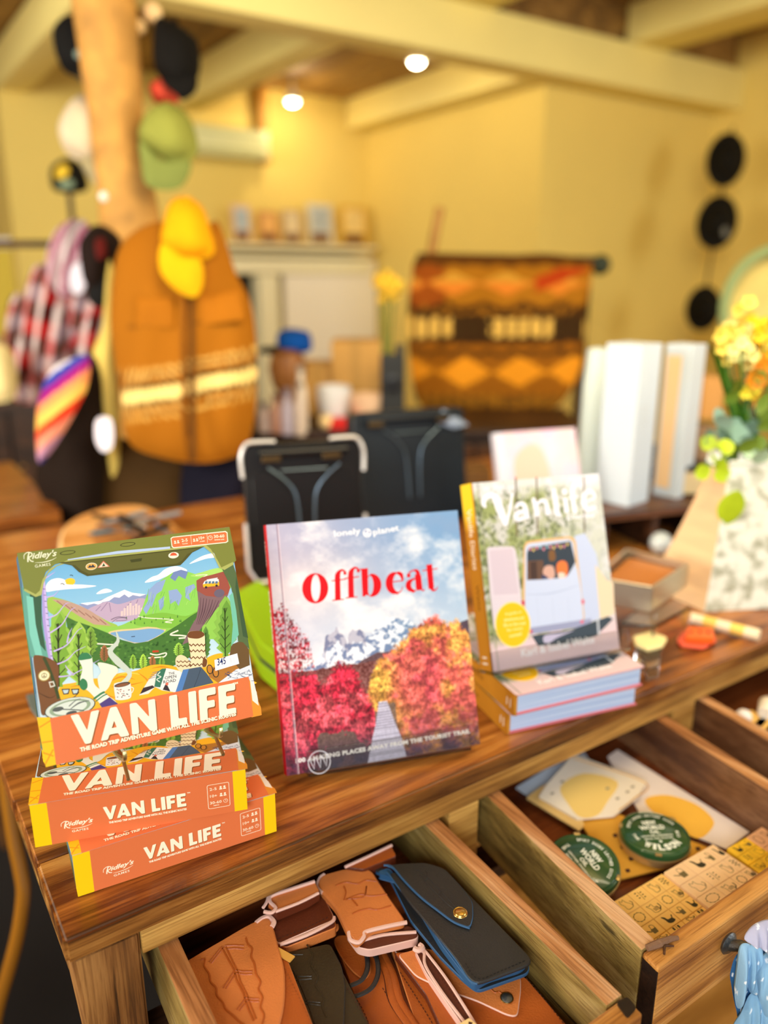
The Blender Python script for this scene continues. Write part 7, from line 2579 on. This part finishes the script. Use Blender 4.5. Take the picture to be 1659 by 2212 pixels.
t, k, h = sbthing('cardboard_box', 'tall tan cardboard box standing on the sideboard', 'box', 770, .25, 735, 900)
MB().box((-52 * k, 0, 0), (52 * k, .2, h), mat('cardboard', (206, 156, 80), .8, var=.08), bev=.003).build('carton', t)
MB().box((-10 * k, -.001, 0), (8 * k, .2, h + .001), mat('tape', (186, 140, 60), .5)).build('tape', t)
t, k, h = sbthing('cardboard_box', 'lower tan cardboard box left of the tall one', 'box', 690, .30, 785, 900)
MB().box((-40 * k, 0, 0), (34 * k, .2, h), mat('cardboard', (206, 156, 80), .8, var=.08), bev=.003).build('carton', t)
MB().box((-8 * k, -.001, 0), (6 * k, .2, h + .001), mat('tape', (186, 140, 60), .5)).build('tape', t)
t, k, h = sbthing('white_pot', 'round white ceramic pot on the sideboard in front of the cartons', 'pot', 722, .10, 832, 905)
MB().lathe([(0, 0), (22 * k, 0), (30 * k, h * .3), (38 * k, h * .75), (36 * k, h), (32 * k, h), (32 * k, h * .8), (0, h * .7)], mat('white_ceramic', (228, 228, 224), .35), 28).build('pot', t, True)
t, k, h = sbthing('peach_bowl', 'pale peach round bowl right of the white pot', 'bowl', 790, .08, 850, 905)
MB().lathe([(0, 0), (16 * k, 0), (34 * k, h * .6), (36 * k, h), (32 * k, h), (0, h * .4)], mat('peach_glaze', (238, 200, 160), .35), 28).build('bowl', t, True)
t, k, h = sbthing('red_pouch', 'bright red pouch lying behind the black case', 'pouch', 742, .0, 905, 930)
MB().box((-34 * k, -.02, 0), (36 * k, .05, h), mat('bright_red', (214, 20, 4), .6), bev=.01, seg=3).build('pouch', t, True)
t, k, h = sbthing('cream_ball', 'cream round candle left of the red pouch', 'candle', 705, -.0, 908, 940)
MB().ball((0, 0, 17 * k), 17 * k, mat('cream_wax', (246, 214, 150), .5), 16).build('candle', t, True)
t, k, h = sbthing('upright_speaker', 'black upright speaker with a narrow raised corner', 'speaker', 848, .05, 765, 905)
MB().box((-26 * k, 0, 0), (26 * k, .09, h), mat('charcoal_plastic', (36, 38, 36), .5), bev=.006).build('cabinet', t)
MB().box((6 * k, 0, h), (24 * k, .05, h + 22 * k), mat('charcoal_plastic', (36, 38, 36), .5), bev=.004).build('handle', t)
MB().lathe([(0, 0), (18 * k, 0), (19 * k, .004), (15 * k, .006), (0, .002)], M_BLACK, 24, TR(0, -.0005, h * .6, 0, PI / 2)).build('cone', t, True)
t, k, h = sbthing('blossom_twig', 'small yellow blossoms on thin twigs behind the cartons', 'flowers', 838, .32, 600, 905)
for j in range(5):
    q = Vector((rf.uniform(-26, 30) * k, rf.uniform(-.03, .03), h - rf.uniform(0, 50) * k))
    MB().tube([(0, 0, 0), (q.x * .4, 0, h * .5), q], .003, M_GRN, 6).build('twig', t, True)
    fm = MB()
    for qq in range(7):
        fm.ball(q + Vector((rf.uniform(-1, 1), rf.uniform(-1, 1), rf.uniform(-1, 1))) * .025, .016, mat('acacia_yellow', (250, 206, 60), .7), 8)
    fm.build('blossom', t, True, kind='stuff')
# mannequin head with the blue cap, bottles
hdm, k, h = sbthing('hat_stand', 'brown wooden hat stand head under the blue cap', 'hat stand', 625, .12, 752, 905)
MB().lathe([(0, 0), (46 * k, 0), (46 * k, 6 * k), (16 * k, 14 * k), (18 * k, h * .35), (34 * k, h * .55), (40 * k, h * .75), (34 * k, h * .93), (14 * k, h), (0, h)], wood('head_wood', (110, 66, 24), (150, 96, 44), (184, 128, 70), 2, 1, .5, .3, .3), 28).build('head', hdm, True)
cap('royal blue cap with black bill on the wooden head', [(598, 745), (600, 720), (620, 710), (650, 712), (670, 722), (672, 756), (640, 764), (608, 758)], [(558, 756), (575, 748), (610, 748), (640, 756), (600, 764), (566, 764)], DS + .10, (10, 76, 160), (14, 12, 14), bulge=.06, group='blue cap')
for i, (x, y0, r, c, lab) in enumerate(((652, 800, 13, (232, 220, 196), 'round cream bottle stopper end right of the wooden head'), (572, 880, 16, (206, 190, 190), 'pale grey bottle, leftmost beside the vest'), (598, 862, 15, (186, 140, 120), 'pinkish bottle, middle one beside the vest'), (622, 850, 14, (190, 180, 196), 'lavender grey bottle, right one beside the vest'), (648, 836, 12, (210, 190, 170), 'small beige bottle below the cream stopper'))):
    t, k, h = sbthing('bottle', lab, 'bottle', x, -.02 - .02 * i, y0, 905)
    h = max(h, .08)
    MB().lathe([(0, 0), (r * k, 0), (r * k, h * .7), (r * .55 * k, h * .82), (r * .5 * k, h), (0, h)], mat('bottle_%d' % i, c, .4), 20).build('body', t, True)
    MB().lathe([(0, h), (r * .6 * k, h), (r * .6 * k, h + .02), (0, h + .02)], mat('bottle_cap_%d' % i, tuple(int(v * .7) for v in c), .4), 16).build('cap', t, True)
for i, (x, y, w, h_, c, lab) in enumerate(((1030, 1000, 60, 90, (110, 74, 30), 'brown paper parcel between the blue black case and lavender book'), (1535, 860, 46, 90, (206, 150, 80), 'tan carton behind the vase, upper one'), (1535, 960, 44, 70, (160, 130, 100), 'grey brown carton behind the vase, lower one'))):
    d = 2.0 if i == 0 else 2.5
    p = CAM + ray(x, y + h_ / 2) * d
    if i == 0:
        p.z = TABLE_Z + .001
    kk = d / FPX
    t = thing('parcel' if i == 0 else 'carton', lab, 'box', Matrix.Translation(p) @ Matrix.Rotation(-YAW + .1 * i, 4, 'Z'))
    MB().box((-w / 2 * kk, 0, 0), (w / 2 * kk, .12, h_ * kk), mat('parcel_%d' % i, c, .8, var=.1), bev=.003).build('carton_body', t)
    MB().box((-w / 2 * kk - .0004, .05, 0), (w / 2 * kk + .0004, .07, h_ * kk + .0006), mat('parcel_tape_%d' % i, tuple(int(v * .85) for v in c), .5)).build('tape', t)
lt = thing('side_table', 'narrow dark side table at the back right behind the vase', 'table', Matrix.Translation(Vector((*(CAM + ray(1530, 1020) * 2.5).xy, 0))) @ Matrix.Rotation(-YAW, 4, 'Z'))
zt = (CAM + ray(1535, 996) * 2.5).z
MB().box((-.22, -.02, zt - .03), (.3, .3, zt - .001), M_DARKW, bev=.004).build('top', lt)
for x, y in ((-.2, 0), (.24, 0), (-.2, .24), (.24, .24)):
    MB().box((x, y, 0), (x + .04, y + .04, zt - .03), M_DARKW).build('leg', lt)
# ------------------------------------------------------------------ black hats on the right wall, round mirror
for i, (x, y, rx, ry, a, lab) in enumerate(((1568, 345, 42, 60, .25, 'black hat, topmost of three on the right wall'), (1549, 480, 44, 60, .3, 'black hat with a grey spot, middle of three on the right wall'), (1519, 666, 38, 50, .25, 'black hat, lowest of three on the right wall'))):
    d = 4.25
    pts = [(x + rx * math.cos(t) * math.cos(a) - ry * math.sin(t) * math.sin(a), y + rx * math.cos(t) * math.sin(a) + ry * math.sin(t) * math.cos(a)) for t in [k * PI / 6 for k in range(12)]]
    t = thing('felt_hat', lab, 'hat', facing(x, y, d), 'black hats on the right wall')
    bpy.context.view_layer.update()
    puff('brim', pts, d, .012, cloth('black_felt', (20, 17, 10)), t, rings=6)
    puff('crown', [(x + (p[0] - x) * .66, y + (p[1] - y) * .66) for p in pts], d - .01, .09, cloth('black_felt', (20, 17, 10)), t, rings=6)
    puff('hat_band', [(x + (p[0] - x) * .70, y + (p[1] - y) * .70) for p in pts], d - .006, .016, cloth('dark_ribbon', (34, 28, 16)), t, rings=5)
    if i == 1:
        puff('metal_badge', [(1560, 495), (1570, 490), (1574, 505), (1564, 512)], d - .09, .01, mat('dull_silver', (120, 120, 110), .4), t, rings=3)
hp = CAM + ray(1560, 260) * 4.28
hg = thing('hat_hanger', 'thin cord hanger carrying the three black hats', 'hanger', Matrix.Translation(hp))
MB().tube([(CAM + ray(x, y) * 4.29) - hp for x, y in ((1584, 275), (1568, 345), (1560, 412), (1549, 480), (1532, 580), (1519, 666))], .006, M_DARKW, 6).build('cord', hg, True)
rm = thing('round_basket_lid', 'large round woven wall basket with green rim behind the flowers', 'basket', facing(1672, 660, 3.0))
kk = 3.0 / FPX
bpy.context.view_layer.update()
puff('woven_disc', [(1672 + 112 * math.cos(k * PI / 8), 660 + 118 * math.sin(k * PI / 8)) for k in range(16)], 3.0, .03, cloth('pale_weave', (226, 204, 120)), rm, rings=6)
MB().tube([(112 * kk * math.cos(k * PI / 16), -.02, 118 * kk * math.sin(k * PI / 16)) for k in range(32)], .020, mat('sage_rim', (150, 168, 110), .7), 8, closed=True).build('rim', rm, True)
MB().tube([(0, .02, -118 * kk), (0, .05, -(CAM + ray(1672, 660) * 3.0).z)], .015, M_DARKW, 8).build('stand_pole', rm, True)
MB().tube([(.06, .05, 1.6), (.06, .05, 1.6001)], .001, M_DARKW, 4) if False else None
